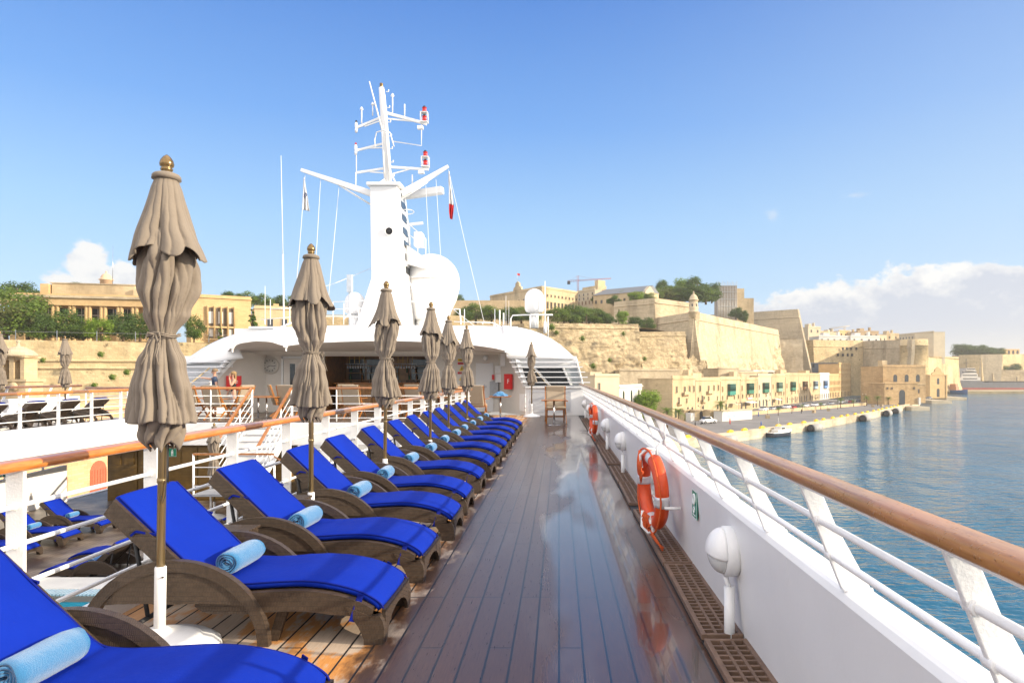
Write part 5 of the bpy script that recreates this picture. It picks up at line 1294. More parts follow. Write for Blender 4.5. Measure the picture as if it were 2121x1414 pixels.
class Fac:
    """a building front from A to B (ground points), z0..z1, body extends back"""
    def __init__(s, name, lb, A, B, z0, z1, depth, m, cat='building', group=None, cornice=True, parapet=.8):
        s.A = Vector((*A, 0)); s.B = Vector((*B, 0)); s.d = (s.B-s.A); s.L = s.d.length; s.d.normalize(); s.n = Vector((s.d.y, -s.d.x, 0)); s.ang = math.atan2(s.d.y, s.d.x)
        s.z0, s.z1, s.m, s.depth = z0, z1, m, depth
        c = (s.A+s.B)/2; s.t = thing(name, lb, cat, (c.x, c.y, z0), group)
        s.blk(0, s.L, 0, depth, z0, z1, m, 'wall')
        if cornice: s.blk(-.15, s.L+.15, -.3, depth+.1, z1+.003, z1+.3, m, 'cornice')
        if parapet: s.blk(0, s.L, 0, .4, z1+.303, z1+.3+parapet, m, 'parapet')
    def pt(s, u, o, z): p = s.A+s.d*u-s.n*o; return Vector((p.x, p.y, z))
    def blk(s, u0, u1, o0, o1, z0, z1, m, name, par=None):
        b = MB(); vs = [s.pt(u, o, z) for z in (z0, z1) for o in (o0, o1) for u in (u0, u1)]
        b.add(vs, [(0,2,3,1),(4,5,7,6),(0,1,5,4),(2,6,7,3),(0,4,6,2),(1,3,7,5)]); return b.build(name, m, par or s.t)
    def row(s, zc, n, w, h, kind='plain', u0=0., u1=1., sm_=None, name='window', jit=0.):
        for k in range(n):
            if jit and RJ.random() < jit*.5: continue
            j = RJ.uniform(-.25, .25)*jit; put_window(s.t, s.pt(s.L*(u0+(u1-u0)*(k+.5+j)/n), -.003, zc+j*.8), s.ang, w, h, kind, s.m, sm_, name)
        return s
    def side(s, zc, n, w, h, kind='plain', right=True):
        for k in range(n):
            o = s.depth*(k+.5)/n; p = s.pt(s.L+.003 if right else -.003, o, zc); put_window(s.t, p, s.ang+R(90 if right else -90), w, h, kind, s.m)
        return s
    def balcony(s, u, zc, m, w=3.2, h=3.0, open_=False):
        u *= s.L
        if open_:
            o = s.blk(u-w/2, u+w/2, -1.0, -.01, zc-h/2, zc-h/2+.2, ST_HOUSE, 'balcony'); s.blk(u-w/2, u+w/2, -1.0, -.93, zc-h/2+.2, zc-h/2+1.1, ST_HOUSE, 'balustrade', o)
            put_window(s.t, s.pt(u, -.003, zc), s.ang, 1.2, 2.3, 'plain', s.m)
        else:
            o = s.blk(u-w/2, u+w/2, -1.0, -.01, zc-h/2, zc-h/2+h*.36, m, 'enclosed_balcony'); s.blk(u-w/2-.1, u+w/2+.1, -1.1, -.01, zc+h/2, zc+h/2+.18, m, 'roof', o)
            s.blk(u-w/2+.06, u+w/2-.06, -.93, -.02, zc-h/2+h*.36, zc+h/2, GLASSD, 'glazing', o); b = MB()
            n = max(4, int(w/.55))
            for k in range(n+1):
                x = u-w/2+w*k/n; p = s.pt(x, -.98, 0); b.cyl((p.x, p.y, zc-h/2+h*.36), (p.x, p.y, zc+h/2), .055, None, 4)
            for k in range(3): x = u-w/2; p = s.pt(x, -.98+.45*k, 0); b.cyl((p.x, p.y, zc-h/2+h*.36), (p.x, p.y, zc+h/2), .055, None, 4)
            b.build('mullions', m, o)
        for q in (-.35, 0, .35): s.blk(u+q*w-.12, u+q*w+.12, -.8, -.01, zc-h/2-.5, zc-h/2-.003, ST_HOUSE, 'bracket')
        return s

# ---------------------------------------------------------------- vegetation prototypes
def tree_proto(seed, mats, h=8., cr=3.6, ch=3.9, trunk=.28, leafs=6500, ls=.36, cone=False, clumps=32, name='tree'):
    rs = random.Random(seed); t = thing(name, 'x', 'tree'); b = MB(); zc = h-ch
    b.tube([(0, 0, -.6), (.1, .05, h*.25), (-.1, .1, h*.5), (.05, 0, h*.72)], [trunk, trunk*.8, trunk*.6, trunk*.3], 8)
    C = []
    for k in range(clumps):
        if cone: z = rs.uniform(.12, 1.); rad = (1-z)*.85+.08; a = rs.uniform(0, 6.28); c = Vector((cr*rad*math.cos(a), cr*rad*math.sin(a), h*z)); R_ = cr*.42*(1.15-z)
        else:
            a = rs.uniform(0, 6.28); q = math.asin(rs.uniform(-.97, .95)); rr = rs.uniform(.5, .86)
            c = Vector((cr*rr*math.cos(q)*math.cos(a), cr*rr*math.cos(q)*math.sin(a), zc+ch*rr*math.sin(q))); R_ = cr*rs.uniform(.28, .46)
        C.append((c, R_, rs.random() < .45))
        if k % 3 == 0: b.tube([(0, 0, h*.3), (c.x*.4, c.y*.4, (h*.3+c.z)*.5), tuple(c)], [trunk*.4, trunk*.25, .03], 5)
    b.build('trunk', BARK, t)
    b = MB(); vs = []; fs = []; ms = []
    for k in range(leafs):
        c, R_, lt = C[rs.randrange(len(C))]
        v = Vector((rs.gauss(0, 1), rs.gauss(0, 1), rs.gauss(0, 1))).normalized(); p = c+v*R_*rs.uniform(.5, 1.05)*(1.35 if rs.random() < .12 else 1)
        nn = (v+Vector((rs.uniform(-.7, .7), rs.uniform(-.7, .7), rs.uniform(-.2, .9)))).normalized(); u = nn.orthogonal().normalized(); u.rotate(Matrix.Rotation(rs.uniform(0, 6.28), 3, nn)); w = nn.cross(u); s = ls*rs.uniform(.6, 1.3)
        o = len(vs); vs += [p-u*s*.5, p+w*s*.33, p+u*s*.55, p-w*s*.33]; fs.append((o, o+1, o+2, o+3)); ms.append(1 if lt else 0)
    b.v = [tuple(v) for v in vs]; b.f = fs; b.m = ms; b.s = [False]*len(fs); b.build('crown', mats, t); return t
def palm_proto(seed, h=6., fr=2.6, n=22):
    rs = random.Random(seed); t = thing('palm_tree', 'x', 'palm'); b = MB()
    b.tube([(0, 0, -.3), (.05, 0, h*.4), (0, .05, h*.8), (0, 0, h)], [.36, .24, .22, .30], 8); b.build('trunk', BARK, t)
    b = MB()
    for k in range(n):
        a = 6.283*k/n+rs.uniform(-.15, .15); up = rs.uniform(-.15, 1.15); L = fr*rs.uniform(.85, 1.1); pr = None
        for q in range(11):
            s = q/10; r = L*(s*math.cos(up*.75)); z = h+L*(s*math.sin(up)*1.0-1.15*s*s*(.55+.25*(1-up)))
            p = Vector((r*math.cos(a), r*math.sin(a), z))
            if pr is not None:
                d = (p-pr).normalized(); sd_ = d.cross(Vector((0, 0, 1))).normalized(); w = .75*math.sin(math.pi*min(1, s*.92+.08))
                for sg in (-1, 1):
                    for hh in (0, .5): p0 = pr.lerp(p, hh); tip = p0+sd_*sg*w+d*.25-Vector((0, 0, .22*w)); b.add([p0, p0+d*.10, tip], [(0, 1, 2)])
            pr = p
    b.build('fronds', LF[1], t); return t
T_ = [tree_proto(11, (LF[0], LF[1])), tree_proto(22, (LF[1], LF[3]), leafs=6000), tree_proto(33, (LF[2], LF[2]), leafs=5200, cr=3.2), tree_proto(44, (LF[0], LF[0]), cr=3.4, ch=3.9), tree_proto(55, (LF[0], LF[1]), h=8, cr=1.5, cone=True, leafs=2600, clumps=34, name='cypress_tree')]
KIND = ['dense dark green broad tree', 'olive green spreading tree', 'bright green leafy tree', 'dark rounded evergreen tree', 'narrow cypress tree']
PM = [palm_proto(5, 5.2, 3.9, 30), palm_proto(9, 7.3, 2.6, 26)]
copies(0); used = {}
def tree(k, px, pyb, pyt, Y, lb, wide=1., grp='trees on the shore'):
    zb = Z(pyb, Y); h = Z(pyt, Y)-zb; x = P(px, Y)[0]; s = h/8.
    o = dup(T_[k]); o.location = (x, Y, zb); o.scale = (s*wide*(1.3 if px > 900 else 1.1), s*wide*1.15, s); o.rotation_euler = (0, 0, px*.37 % 6.28); o['label'] = KIND[k]+' '+lb; o['group'] = grp
def palm(k, px, pyb, pyt, Y, lb):
    zb = Z(pyb, Y); h = Z(pyt, Y)-zb; o = dup(PM[k]); s = h/(6.9 if k == 0 else 8.2); o.location = (P(px, Y)[0], Y, zb); o.scale = (s, s, s); o.rotation_euler = (0, 0, px % 6.28); o['label'] = lb; o['group'] = 'palm trees on the quay'

# ---------------------------------------------------------------- LEFT SHORE
b = MB(); b.keep = True; b.box(-600, -34, -80, 300, -16, QZ); tag(b.build('port_quay', ASPH), kind='structure')
rampart('fort_wall', 'long sunlit limestone fortress wall behind the left side of the ship', 'fort wall', (-154, 121), (-34, 166), -14, 8.45, ST_WALL, 8, .06, .25, .5, cordon=(4.3, 2.8), nx=150, nz=30, seed=3)
b = MB(); b.keep = True; b.box(-600, -20, 167, 420, -15, 8.3); b.add([(-154.0,121,8.4),(-34,166,8.4),(-34,170,8.4),(-200,170,8.4)], [(0,1,2,3)]); tag(b.build('terrace_ground', ST_GREY), kind='structure')
# villa with colonnade
va = Fac('colonnaded_villa', 'long ochre villa with a tall colonnade above the fortress wall at left', P(20, 172), P(330, 180), 8.3, Z(615, 175), 14, ST_OCH, 'villa', parapet=.5)
va.blk(-1, va.L+1, -3.4, -.01, Z(632, 172), Z(617, 172), ST_OCH, 'entablature')
va.blk(-1.3, va.L+1.3, -3.9, -.31, Z(617, 172)+.003, Z(612, 172), ST_GREY, 'roof_edge')
for px in (75, 86, 110, 119, 145, 153, 179, 186, 210, 218, 245, 252, 275, 283):
    x, y = P(px, 169.6+(px-20)*.0258); b = MB(); b.lathe([(.62, 0), (.62, .4), (.47, .6), (.43, 10.4), (.6, 10.8), (.6, 11.1)], (x, y, 8.3), 14); b.build('column', ST_OCH, va.t)
for px in (61, 98, 132, 166, 200, 232, 262):
    u = (px-20)/310*va.L
    o = va.blk(u-1.3, u+1.3, -.06, -.01, 12., 18.4, GLASSD, 'doorway'); va.blk(u-.08, u+.08, -.10, -.061, 12., 18.4, WHITEB, 'door_frame', o); va.blk(u-1.3, u+1.3, -.10, -.061, 16.6, 16.8, WHITEB, 'transom', o)
va.blk(va.L*.235, va.L*.80, 3, 12, va.z1+.31, Z(592, 182), ST_HOUSE, 'upper_storey')
va.blk(va.L*.225, va.L*.81, 2.8, 12.2, Z(592, 182)+.003, Z(590, 182), ST_GREY, 'upper_cornice')
va.blk(va.L*.17, va.L*.225, 2, 6, va.z1+.31, Z(592, 180), ST_OCH, 'chimney_block')
va.blk(va.L*.80+.01, va.L*.97, 2, 7, va.z1+.31, Z(597, 180), ST_HOUSE, 'upper_storey')
ct = thing('bell_cupola', 'pink domed stone cupola rising behind the colonnaded villa', 'cupola', (P(220, 215)[0], 215, Z(600, 215)))
x, y = P(220, 215); b = MB(); b.lathe([(1.7, 0), (1.7, 2.6), (2.05, 2.7), (2.05, 2.95), (1.6, 3.0), (1.5, 3.7), (1.1, 4.4), (.4, 4.8), (.18, 5.0), (.3, 5.3), (.05, 5.7)], (x, y, Z(598, 215)), 12); b.build('dome', mat('pink_stone', (.62, .42, .26), .8, var=.1), ct)
b = MB(); b.lathe([(1.9, -12), (1.9, .01)], (x, y, Z(598, 215)), 12); b.build('drum', ST_OCH, ct)
tag(MB().cyl((P(233, 205)[0], 205, Z(600, 205)), (P(234, 205)[0], 205, Z(508, 205)), .09, .03, 6).build('radio_mast', STEEL), 'very thin tall radio mast beside the domed cupola', 'mast')
rb = Fac('porticoed_house', 'tan block house with a two storey columned porch right of the nearest parasol', P(396, 158), P(520, 165), 8.3, Z(618, 161), 12, ST_OCH, parapet=.5)
L = rb.L
for zz, hh in ((Z(656, 160), 4.3), (Z(688, 160), 2.8)):
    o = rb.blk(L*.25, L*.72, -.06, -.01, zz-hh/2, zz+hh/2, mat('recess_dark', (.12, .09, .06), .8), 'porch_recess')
    for q in range(3): rb.blk(L*(.28+.16*q), L*(.36+.16*q), -.12, -.061, zz-hh*.35, zz+hh*.3, WHITEB, 'shutter', o)
    rb.blk(L*.23, L*.74, -.6, -.01, zz-hh/2-.4, zz-hh/2-.003, ST_OCH, 'porch_floor')
for q in range(5):
    p = rb.pt(L*(.26+.112*q), -.45, 0)
    b = MB(); b.lathe([(.24, 0), (.22, 6.5), (.28, 6.6)], (p.x, p.y, Z(700, 160)), 10); b.lathe([(.24, 0), (.22, 4.3), (.3, 4.5)], (p.x, p.y, Z(676, 160)+.3), 10); b.build('column', ST_OCH, rb.t)
Fac('garden_house', 'low tan house behind the roof rail left of the second parasol', P(527, 190), P(612, 195), 8.3, Z(640, 192), 10, ST_HOUSE, parapet=.6).row(Z(668, 190), 2, 1.5, 2.4, 'plain', .2, .9).blk(5, 6.4, 1, 2.4, Z(640, 192)+.9, Z(628, 192), ST_OCH, 'chimney')
kx, ky = P(38, 95)
kk = thing('stone_bell_gate', 'sunlit baroque stone belfry with two open arches at far left', 'belfry', (kx, ky, QZ)); w = 1.75
kz = lambda py: Z(py, 95)
b = MB(); b.box(kx-w-.5, kx+w+.5, ky-1.6, ky+1.6, QZ, kz(790)); b.box(kx-w-.75, kx+w+.75, ky-1.8, ky+1.8, kz(790)+.003, kz(785)); b.build('base', ST_HOUSE, kk)
b = MB()
for x0, x1 in ((kx-w, kx-w+.55), (kx-.32, kx+.32), (kx+w-.55, kx+w)): b.box(x0, x1, ky-1.2, ky+1.2, kz(785)+.003, kz(741))
b.build('piers', ST_HOUSE, kk)
for cxx in (kx-.76, kx+.76):
    n = 10; r = .46; b = MB(); q = [(cxx-r, kz(741))]+[(cxx-r*math.cos(math.pi*k/n), kz(752)+.0+r*math.sin(math.pi*k/n)) for k in range(n+1)]+[(cxx+r, kz(741))]
    b.prism(q[::-1], ky-1.0, ky+1.0, 'y'); b.build('arch', ST_HOUSE, kk)
    b = MB(); b.lathe([(.62, 0), (.62, .10)], n=24, M=Matrix.Translation((cxx, ky-1.82, kz(800))) @ Matrix.Rotation(R(90), 4, 'X')); b.build('scroll_boss', ST_HOUSE, kk)
b = MB(); b.box(kx-w-.3, kx+w+.3, ky-1.5, ky+1.5, kz(741)+.003, kz(738)); b.build('cornice', ST_HOUSE, kk)
b = MB(); b.lathe([(2.3, 0), (2.2, .35), (1.7, .8), (.8, 1.25), (.25, 1.4), (.16, 1.9), (.3, 2.1), (.05, 2.3)], (kx, ky, kz(738)+.003), 20); b.build('dome_roof', ST_GREY, kk)
# building seen under the deck edge
ab = Fac('red_arched_warehouse', 'peach coloured quay building with red arched doors seen below the left rail', (-53, 50), (-52, 108), QZ, -2.6, 12, ST_ORCH, parapet=.5)
REDSH = mat('red_shutter', (.55, .12, .06), .6, var=.15)
for k in range(9):
    u = 3+k*6.2; n = 10; b = MB(); w = 1.35; h0, h1 = QZ, -8.3
    pts = [(-w, h0), (w, h0)]+[(w*math.cos(math.pi*q/n), h1-w+w*math.sin(math.pi*q/n)) for q in range(n+1)]; c = ab.pt(u, 0, 0)
    M = Matrix.Translation((c.x, c.y, 0)) @ Matrix.Rotation(ab.ang, 4, 'Z'); b.prism(pts, -.08, -.01, 'y', M=M); d = b.build('arched_door', REDSH, ab.t)
    b = MB()
    for q in range(6): b.prism([(-w+.2+q*.45, h0), (-w+.26+q*.45, h0), (-w+.26+q*.45, h1-1.0), (-w+.2+q*.45, h1-1.0)], -.12, -.081, 'y', M=M)
    b.build('slats', SHUTB, d)
ab.row(-5.4, 9, 1.1, 1.6, 'plain', .0, 1.)
# trees left
for k, px, pyb, pyt, Y, wd, lb in ((1, 12, 705, 592, 158, 1.25, 'at the left edge of the photo above the fortress wall'), (3, 35, 640, 580, 205, 1.3, 'behind the villa at far left'), (1, 58, 706, 620, 155, 1.2, 'second from the left above the wall'), (0, 92, 706, 650, 153, 1.15, 'in front of the first villa columns'),
    (0, 132, 706, 643, 156, 1.35, 'covering the middle villa columns'), (2, 210, 706, 656, 152, 1.35, 'in front of the villa, brightest of the row'), (0, 172, 706, 662, 158, 1.1, 'between the dark trees and the bright one'), (3, 255, 706, 644, 155, 1.2, 'just left of the nearest parasol'), (0, 290, 706, 650, 158, 1.2, 'behind the nearest parasol canopy'),
    (0, 402, 706, 655, 150, .8, 'at the left corner of the porticoed house'), (4, 522, 700, 640, 158, 1.1, 'at the right corner of the porticoed house'), (4, 455, 706, 672, 150, .8, 'small in front of the columned porch'),
    (3, 480, 640, 602, 230, 1.3, 'on the skyline above the porticoed house'), (1, 512, 640, 603, 228, 1.3, 'on the skyline right of the porticoed house'), (1, 545, 640, 608, 232, 1.4, 'on the skyline left of the whip aerials'), (3, 575, 640, 610, 240, 1.3, 'on the skyline behind the whip aerials'), (1, 610, 645, 612, 236, 1.4, 'on the skyline left of the second parasol'),
    (3, 150, 612, 584, 240, 2., 'on the skyline above the villa roof'), (3, 190, 612, 588, 236, 1.8, 'on the skyline left of the cupola'), (1, 250, 612, 588, 236, 1.8, 'on the skyline right of the cupola'), (0, 70, 620, 600, 210, 1.6, 'behind the villa chimney block')):
    tree(k, px, pyb, pyt, Y, lb, wd, 'trees above the left fortress wall')
b = MB(); b.keep = True
fe = thing('terrace_fence', 'thin grey fence posts along the top of the left fortress wall', 'fence', (-100, 142, 8.4))
for k in range(18):
    q = k/17; x, y = -150+112*q, 124+42*q; b = MB(); b.box(x-.07, x+.07, y-.07, y+.07, 8.4, 10.6); b.build('post', STEEL, fe)
b = MB(); b.tube([(-150, 124, 10.2), (-38, 166, 10.2)], .03, 4); b.build('wire', STEEL, fe)

# ---------------------------------------------------------------- CENTRE BACKGROUND (behind mast, up to the bastion)
b = MB(); b.keep = True
def strip(name, pts, z, back, m):     # flat ground behind a line of points
    b = MB(); b.keep = True; k = len(pts); vs = [(p[0], p[1], z) for p in pts]+[(p[0], back, z) for p in pts]; b.add(vs, [(i, i+1, k+i+1, k+i) for i in range(k-1)]); tag(b.build(name, m), kind='structure')
EARTH = mat('dry_earth', (.30, .24, .14), .95, var=.3, vs=.1)
strip('upper_terrace', [P(560, 262), P(1125, 246), P(1345, 262), P(1440, 322)], 19.2, 420, EARTH)
rampart('curtain_wall', 'sunlit fort wall seen between the mast and the capsule radome', 'fort wall', P(480, 250), P(960, 255), -13, Z(652, 252), ST_WALL, 5, .04, .2, nx=60, seed=9)
rampart('garden_wall', 'pale upper garden wall above the trees right of the satellite dome', 'fort wall', P(930, 330), P(1120, 330), 19, Z(622, 330), ST_HOUSE, 3, .02, .0, nx=10, nz=4, seed=2)
rampart('rock_rampart', 'rough sunlit rock rampart directly right of the deck house roof', 'fort wall', P(1085, 236), P(1322, 258), -13, Z(673, 245), ST_ROCK, 12, .12, .8, 4.2, cordon=(Z(682, 245),), nx=150, nz=70, seed=5, z1b=Z(671, 258), hfrac=.75)
rampart('lower_rock_rampart', 'lower step of rock rampart between the rough wall and the bastion', 'fort wall', P(1318, 262), P(1420, 282), -13, Z(688, 265), ST_ROCK, 10, .12, .6, 4., cordon=(Z(697, 265),), nx=70, nz=60, seed=15, z1b=Z(686, 282), hfrac=.8)
pal = Fac('palace', 'pale shaded palace front with scrolled central pediment left of the capsule radome', P(1015, 395), P(1122, 352), 20, 46.0, 3, ST_HOUSE, 'palace', parapet=.8).row(40.5, 11, 1.5, 2.6).row(35, 11, 1.5, 2.6)
b = MB(); c = pal.pt(pal.L*.56, -.2, 47.1); M = Matrix.Translation(c) @ Matrix.Rotation(pal.ang, 4, 'Z'); b.prism([(-4.2, 0), (4.2, 0), (3.6, 1.6), (2, 2.2), (1.8, 3.8), (0, 4.8), (-1.8, 3.8), (-2, 2.2), (-3.6, 1.6)], 0, 1, 'y', M=M); b.build('pediment', ST_HOUSE, pal.t)
b = MB(); b.cyl(c+Vector((0, 0, 4.8)), c+Vector((0, 0, 9.5)), .08); b.build('flagpole', WHITEB, pal.t)
b = MB(); q = c+Vector((0, 0, 9.3)); b.add([q, q+Vector((1.6, 0, -.3)), q+Vector((1.4, 0, -1.5)), q+Vector((0, 0, -1.1))], [(0,1,2,3)]); b.build('flag', FLR, pal.t)
Fac('palace_wing', 'sunlit pale palace wing with tall dark windows left of the crane', P(1122, 352), P(1197, 376), 20, 46.0, 3, ST_HOUSE, parapet=.8).row(37.5, 10, 1.6, 3.6).row(42.5, 10, 1.1, 1.2)
q = Fac('pale_block', 'cream building with three rows of small windows right of the crane', P(1196, 385), P(1232, 372), 20, Z(603, 378), 5, CREAMB, parapet=.8); q.row(Z(610, 378), 4, 1., 1.4).row(Z(618, 378), 4, 1., 1.4).row(Z(627, 378), 5, 1.3, 2., 'shut'); q.blk(2, 16, 2, 8, q.z1+.3, Z(594, 380), ST_HOUSE, 'roof_store'); q.blk(12, 15, 3, 8, q.z1+.31, Z(585, 385), ST_HOUSE, 'roof_tower')
hl_ = Fac('pitched_roof_hall', 'long hall with grey pitched roof on the hilltop', P(1229, 366), P(1337, 347), 25, 43.4, 14, ST_HOUSE, 'hall', parapet=0).row(40, 9, 1.3, 1.8)
b = MB(); vs = [hl_.pt(-.3, -.5, 43.71), hl_.pt(hl_.L+.3, -.5, 43.71), hl_.pt(hl_.L+.3, 7, 47.4), hl_.pt(3, 7, 47.4), hl_.pt(-.3, 14.4, 43.71), hl_.pt(hl_.L+.3, 14.4, 43.71)]; b.add(vs, [(0,1,2,3), (3,2,5,4), (0,3,4), (1,5,2)]); b.build('roof', mat('grey_roof', (.16, .17, .18), .6, var=.2), hl_.t)
ge = Fac('hall_gable_front', 'small sunlit gabled front at the right end of the long roofed hall', P(1337, 346), P(1356, 352), 25, 43.2, 2, CREAMB, 'hall', parapet=0, cornice=False).row(40.5, 2, 1., 1.6)
b = MB(); M = Matrix.Translation(ge.pt(0, 0, 43.2)) @ Matrix.Rotation(ge.ang, 4, 'Z'); b.prism([(-.2, 0), (ge.L+.2, 0), (ge.L/2, 3.4)], 0, 2, 'y', M=M); b.build('gable', CREAMB, ge.t)
rampart('upper_bastion', 'upper fort terrace wall behind the sentry box, partly shaded', 'fort wall', P(1272, 345), P(1356, 330), 15, Z(622, 338), ST_BAST, 20, .05, 0, nx=12, nz=6, cordon=(Z(633, 338),), z1b=Z(617, 330))
rampart('upper_bastion', 'upper sunlit fort wall running right towards the sentry box', 'fort wall', P(1356, 330), P(1446, 345), 15, Z(617, 330), ST_BAST, 20, .05, 0, nx=12, nz=6, cordon=(Z(629, 335),), z1b=Z(629, 345))
# great bastion
BT = 29.
bA, bC, bD = P(1350, 336), P(1438, 300), P(1612, 409)
rampart('great_bastion', 'shaded left flank of the great pale bastion below the sentry box', 'bastion', bA, bC, -13, BT, ST_BAST, 3, .10, .0, 0., cordon=(25.6,), nx=20, nz=14)
rampart('great_bastion', 'huge sunlit right face of the great pale bastion with rocky lower part', 'bastion', bC, bD, -13, BT, ST_BAST, 3, .10, .0, 3.6, cordon=(25.6,), nx=120, nz=60, seed=21, z1b=28.2, hfrac=.75, skew=.13)
rampart('bastion_flank', 'short far flank at the right end of the great bastion', 'bastion', bD, (bD[0]-6, bD[1]+50), -13, 28.2, ST_BAST, 3, .10, nx=10, nz=10)
b = MB(); b.keep = True; b.add([(bA[0], bA[1], BT-.1), (bC[0], bC[1], BT-.1), (bD[0], bD[1], BT-.9), (bD[0]-6, bD[1]+50, BT-.9), (40, 470, BT-.1)], [(0,1,2,3,4)]); tag(b.build('bastion_top_ground', EARTH), kind='structure')
sb = thing('sentry_box', 'round domed stone sentry box on the corner of the great bastion', 'sentry box', (bC[0], bC[1], BT)); c = (bC[0]-.2, bC[1]+.4, BT-3.5)
b = MB(); b.lathe([(.3, 0), (1.6, 1.8), (2.1, 3.2), (2.3, 3.4), (2.1, 3.6), (1.9, 3.7), (1.85, 8.4)], c, 16); b.build('turret', ST_BAST, sb)
b = MB(); b.lathe([(2.25, 8.41), (2.3, 8.7), (2.0, 8.9), (1.7, 9.9), (1.0, 10.9), (.35, 11.4), (.25, 11.7), (.4, 12.0), (.05, 12.6)], c, 16); b.build('dome', ST_BAST, sb)
for a in (-120, -60, -10, 180):
    b = MB(); p = Vector((c[0]+1.84*math.cos(R(a)), c[1]+1.84*math.sin(R(a)), c[2]+6.3)); b.cbox(p, (.12, .5, 1.1), rz=R(a)); b.build('window_slit', GLASSD, sb)
# rock buttress at the foot
ra, rb_ = Vector((*bC, 0)), Vector((*bD, 0)); dd = (rb_-ra).normalized(); nn = Vector((dd.y, -dd.x, 0)); ra = ra+dd*34+nn*1.0; rb_ = rb_+nn*.6-dd*.5
rampart('bastion_rock_base', 'rough eroded rock showing through the lower right of the great bastion', 'rock outcrop', (ra.x, ra.y), (rb_.x, rb_.y), -13, -2, ST_ROCK, 3, .13, 1.1, 2.5, nx=110, nz=50, seed=61, z1b=19, rough_top=7., hfrac=1.1)
rampart('rock_buttress', 'jagged rock outcrop at the foot of the great bastion', 'rock outcrop', P(1368, 272), P(1462, 292), -13, Z(742, 280), ST_ROCK, 12, .25, 1.5, 4., nx=70, nz=40, seed=31, rough_top=5., hfrac=1.2)
# high wall behind and lift tower
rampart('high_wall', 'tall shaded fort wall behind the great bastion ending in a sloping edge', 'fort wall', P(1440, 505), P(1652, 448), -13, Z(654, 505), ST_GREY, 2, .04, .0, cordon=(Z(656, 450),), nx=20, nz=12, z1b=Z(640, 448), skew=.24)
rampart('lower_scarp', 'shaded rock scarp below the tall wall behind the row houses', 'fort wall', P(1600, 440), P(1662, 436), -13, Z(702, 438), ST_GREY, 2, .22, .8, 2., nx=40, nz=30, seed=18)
b = MB(); b.keep = True; q0, q1 = P(1440, 505), P(1650, 452); b.add([(q0[0], q0[1], 43), (q1[0], q1[1], 43), (q1[0]+10, 620, 43), (q0[0], 620, 43)], [(0,1,2,3)]); tag(b.build('high_terrace_ground', EARTH), kind='structure')
lt = thing('lift_tower', 'tall panoramic lift tower wrapped in metal screens on the hilltop', 'lift tower', (*P(1506, 430), 30)); 
LTM = mat('screen_brown', (.30, .24, .18), .7, var=.2, vs=.5); x0, x1 = P(1487, 430)[0], P(1526, 430)[0]
b = MB(); b.box(x0, x1, 430, 440, 20, Z(592, 430)); b.build('tower_wall', LTM, lt)
b = MB()
for k in range(13): x = x0+(x1-x0)*k/12; b.cyl((x, 429.7, 20), (x, 429.7, Z(582+(k % 3)*2, 430)), .14)
for py in (592, 605, 620, 635): b.box(x0-.2, x1+.2, 429.5, 429.7, Z(py, 430), Z(py, 430)+.25)
b.build('metal_screen', mat('screen_grey', (.42, .42, .40), .4, .5), lt)
b = MB(); b.box(x1+.01, x1+5, 431, 440, 20, Z(597, 430)); b.box(x1+5.01, x1+11, 431, 440, 20, Z(617, 430)); b.build('stair_block', ST_HOUSE, lt)
# tower cranes
def crane(lb, px, pb, pt, Y, j0, j1, pyj, m):
    t = thing('tower_crane', lb, 'crane', (*P(px, Y), Z(pb, Y)), 'tower cranes on the skyline'); x = P(px, Y)[0]; r = Y*.0011
    b = MB()
    for sx_ in (-1, 1):
        for sy in (-1, 1): b.cyl((x+sx_*r, Y+sy*r, Z(pb, Y)), (x+sx_*r, Y+sy*r, Z(pt, Y)), r*.3, None, 4)
    n = 10
    for k in range(n):
        za = Z(pb, Y)+(Z(pyj, Y)-Z(pb, Y))*k/n; zb = Z(pb, Y)+(Z(pyj, Y)-Z(pb, Y))*(k+1)/n; b.cyl((x-r, Y-r, za), (x+r, Y-r, zb), r*.2, None, 4)
    b.build('mast', m, t); b = MB()
    p0, p1 = Vector((P(j0, Y)[0], Y, Z(pyj+3, Y))), Vector((P(j1, Y)[0], Y, Z(pyj-4, Y)))
    for o in (0, r*2): b.cyl(p0+Vector((0, 0, o)), p1+Vector((0, 0, o*.3)), r*.26, None, 4)
    for k in range(24): a = p0.lerp(p1, k/24); c = p0.lerp(p1, (k+1)/24); b.cyl(a, c+Vector((0, 0, 2*r*(1-.7*(k+1)/24))), r*.2, None, 4)
    b.build('jib', m, t); b = MB(); b.cyl((x, Y, Z(pt, Y)), p1.lerp(p0, .3), r*.12, None, 4); b.cyl((x, Y, Z(pt, Y)), p0, r*.12, None, 4); b.build('tie_cables', m, t)
    b = MB(); b.cbox(p0+Vector((2*r, 0, -r)), (4*r, 3*r, 4*r)); b.build('counterweight', BLACK, t)
crane('red and white tower crane above the palace wing', 1197, 612, 571, 480, 1175, 1266, 581, mat('crane_red', (.30, .07, .05), .5, var=.1))
crane('pale distant tower crane on the town skyline at right', 1749, 700, 676, 760, 1718, 1760, 679, mat('crane_pale', (.45, .40, .33), .5, var=.1))
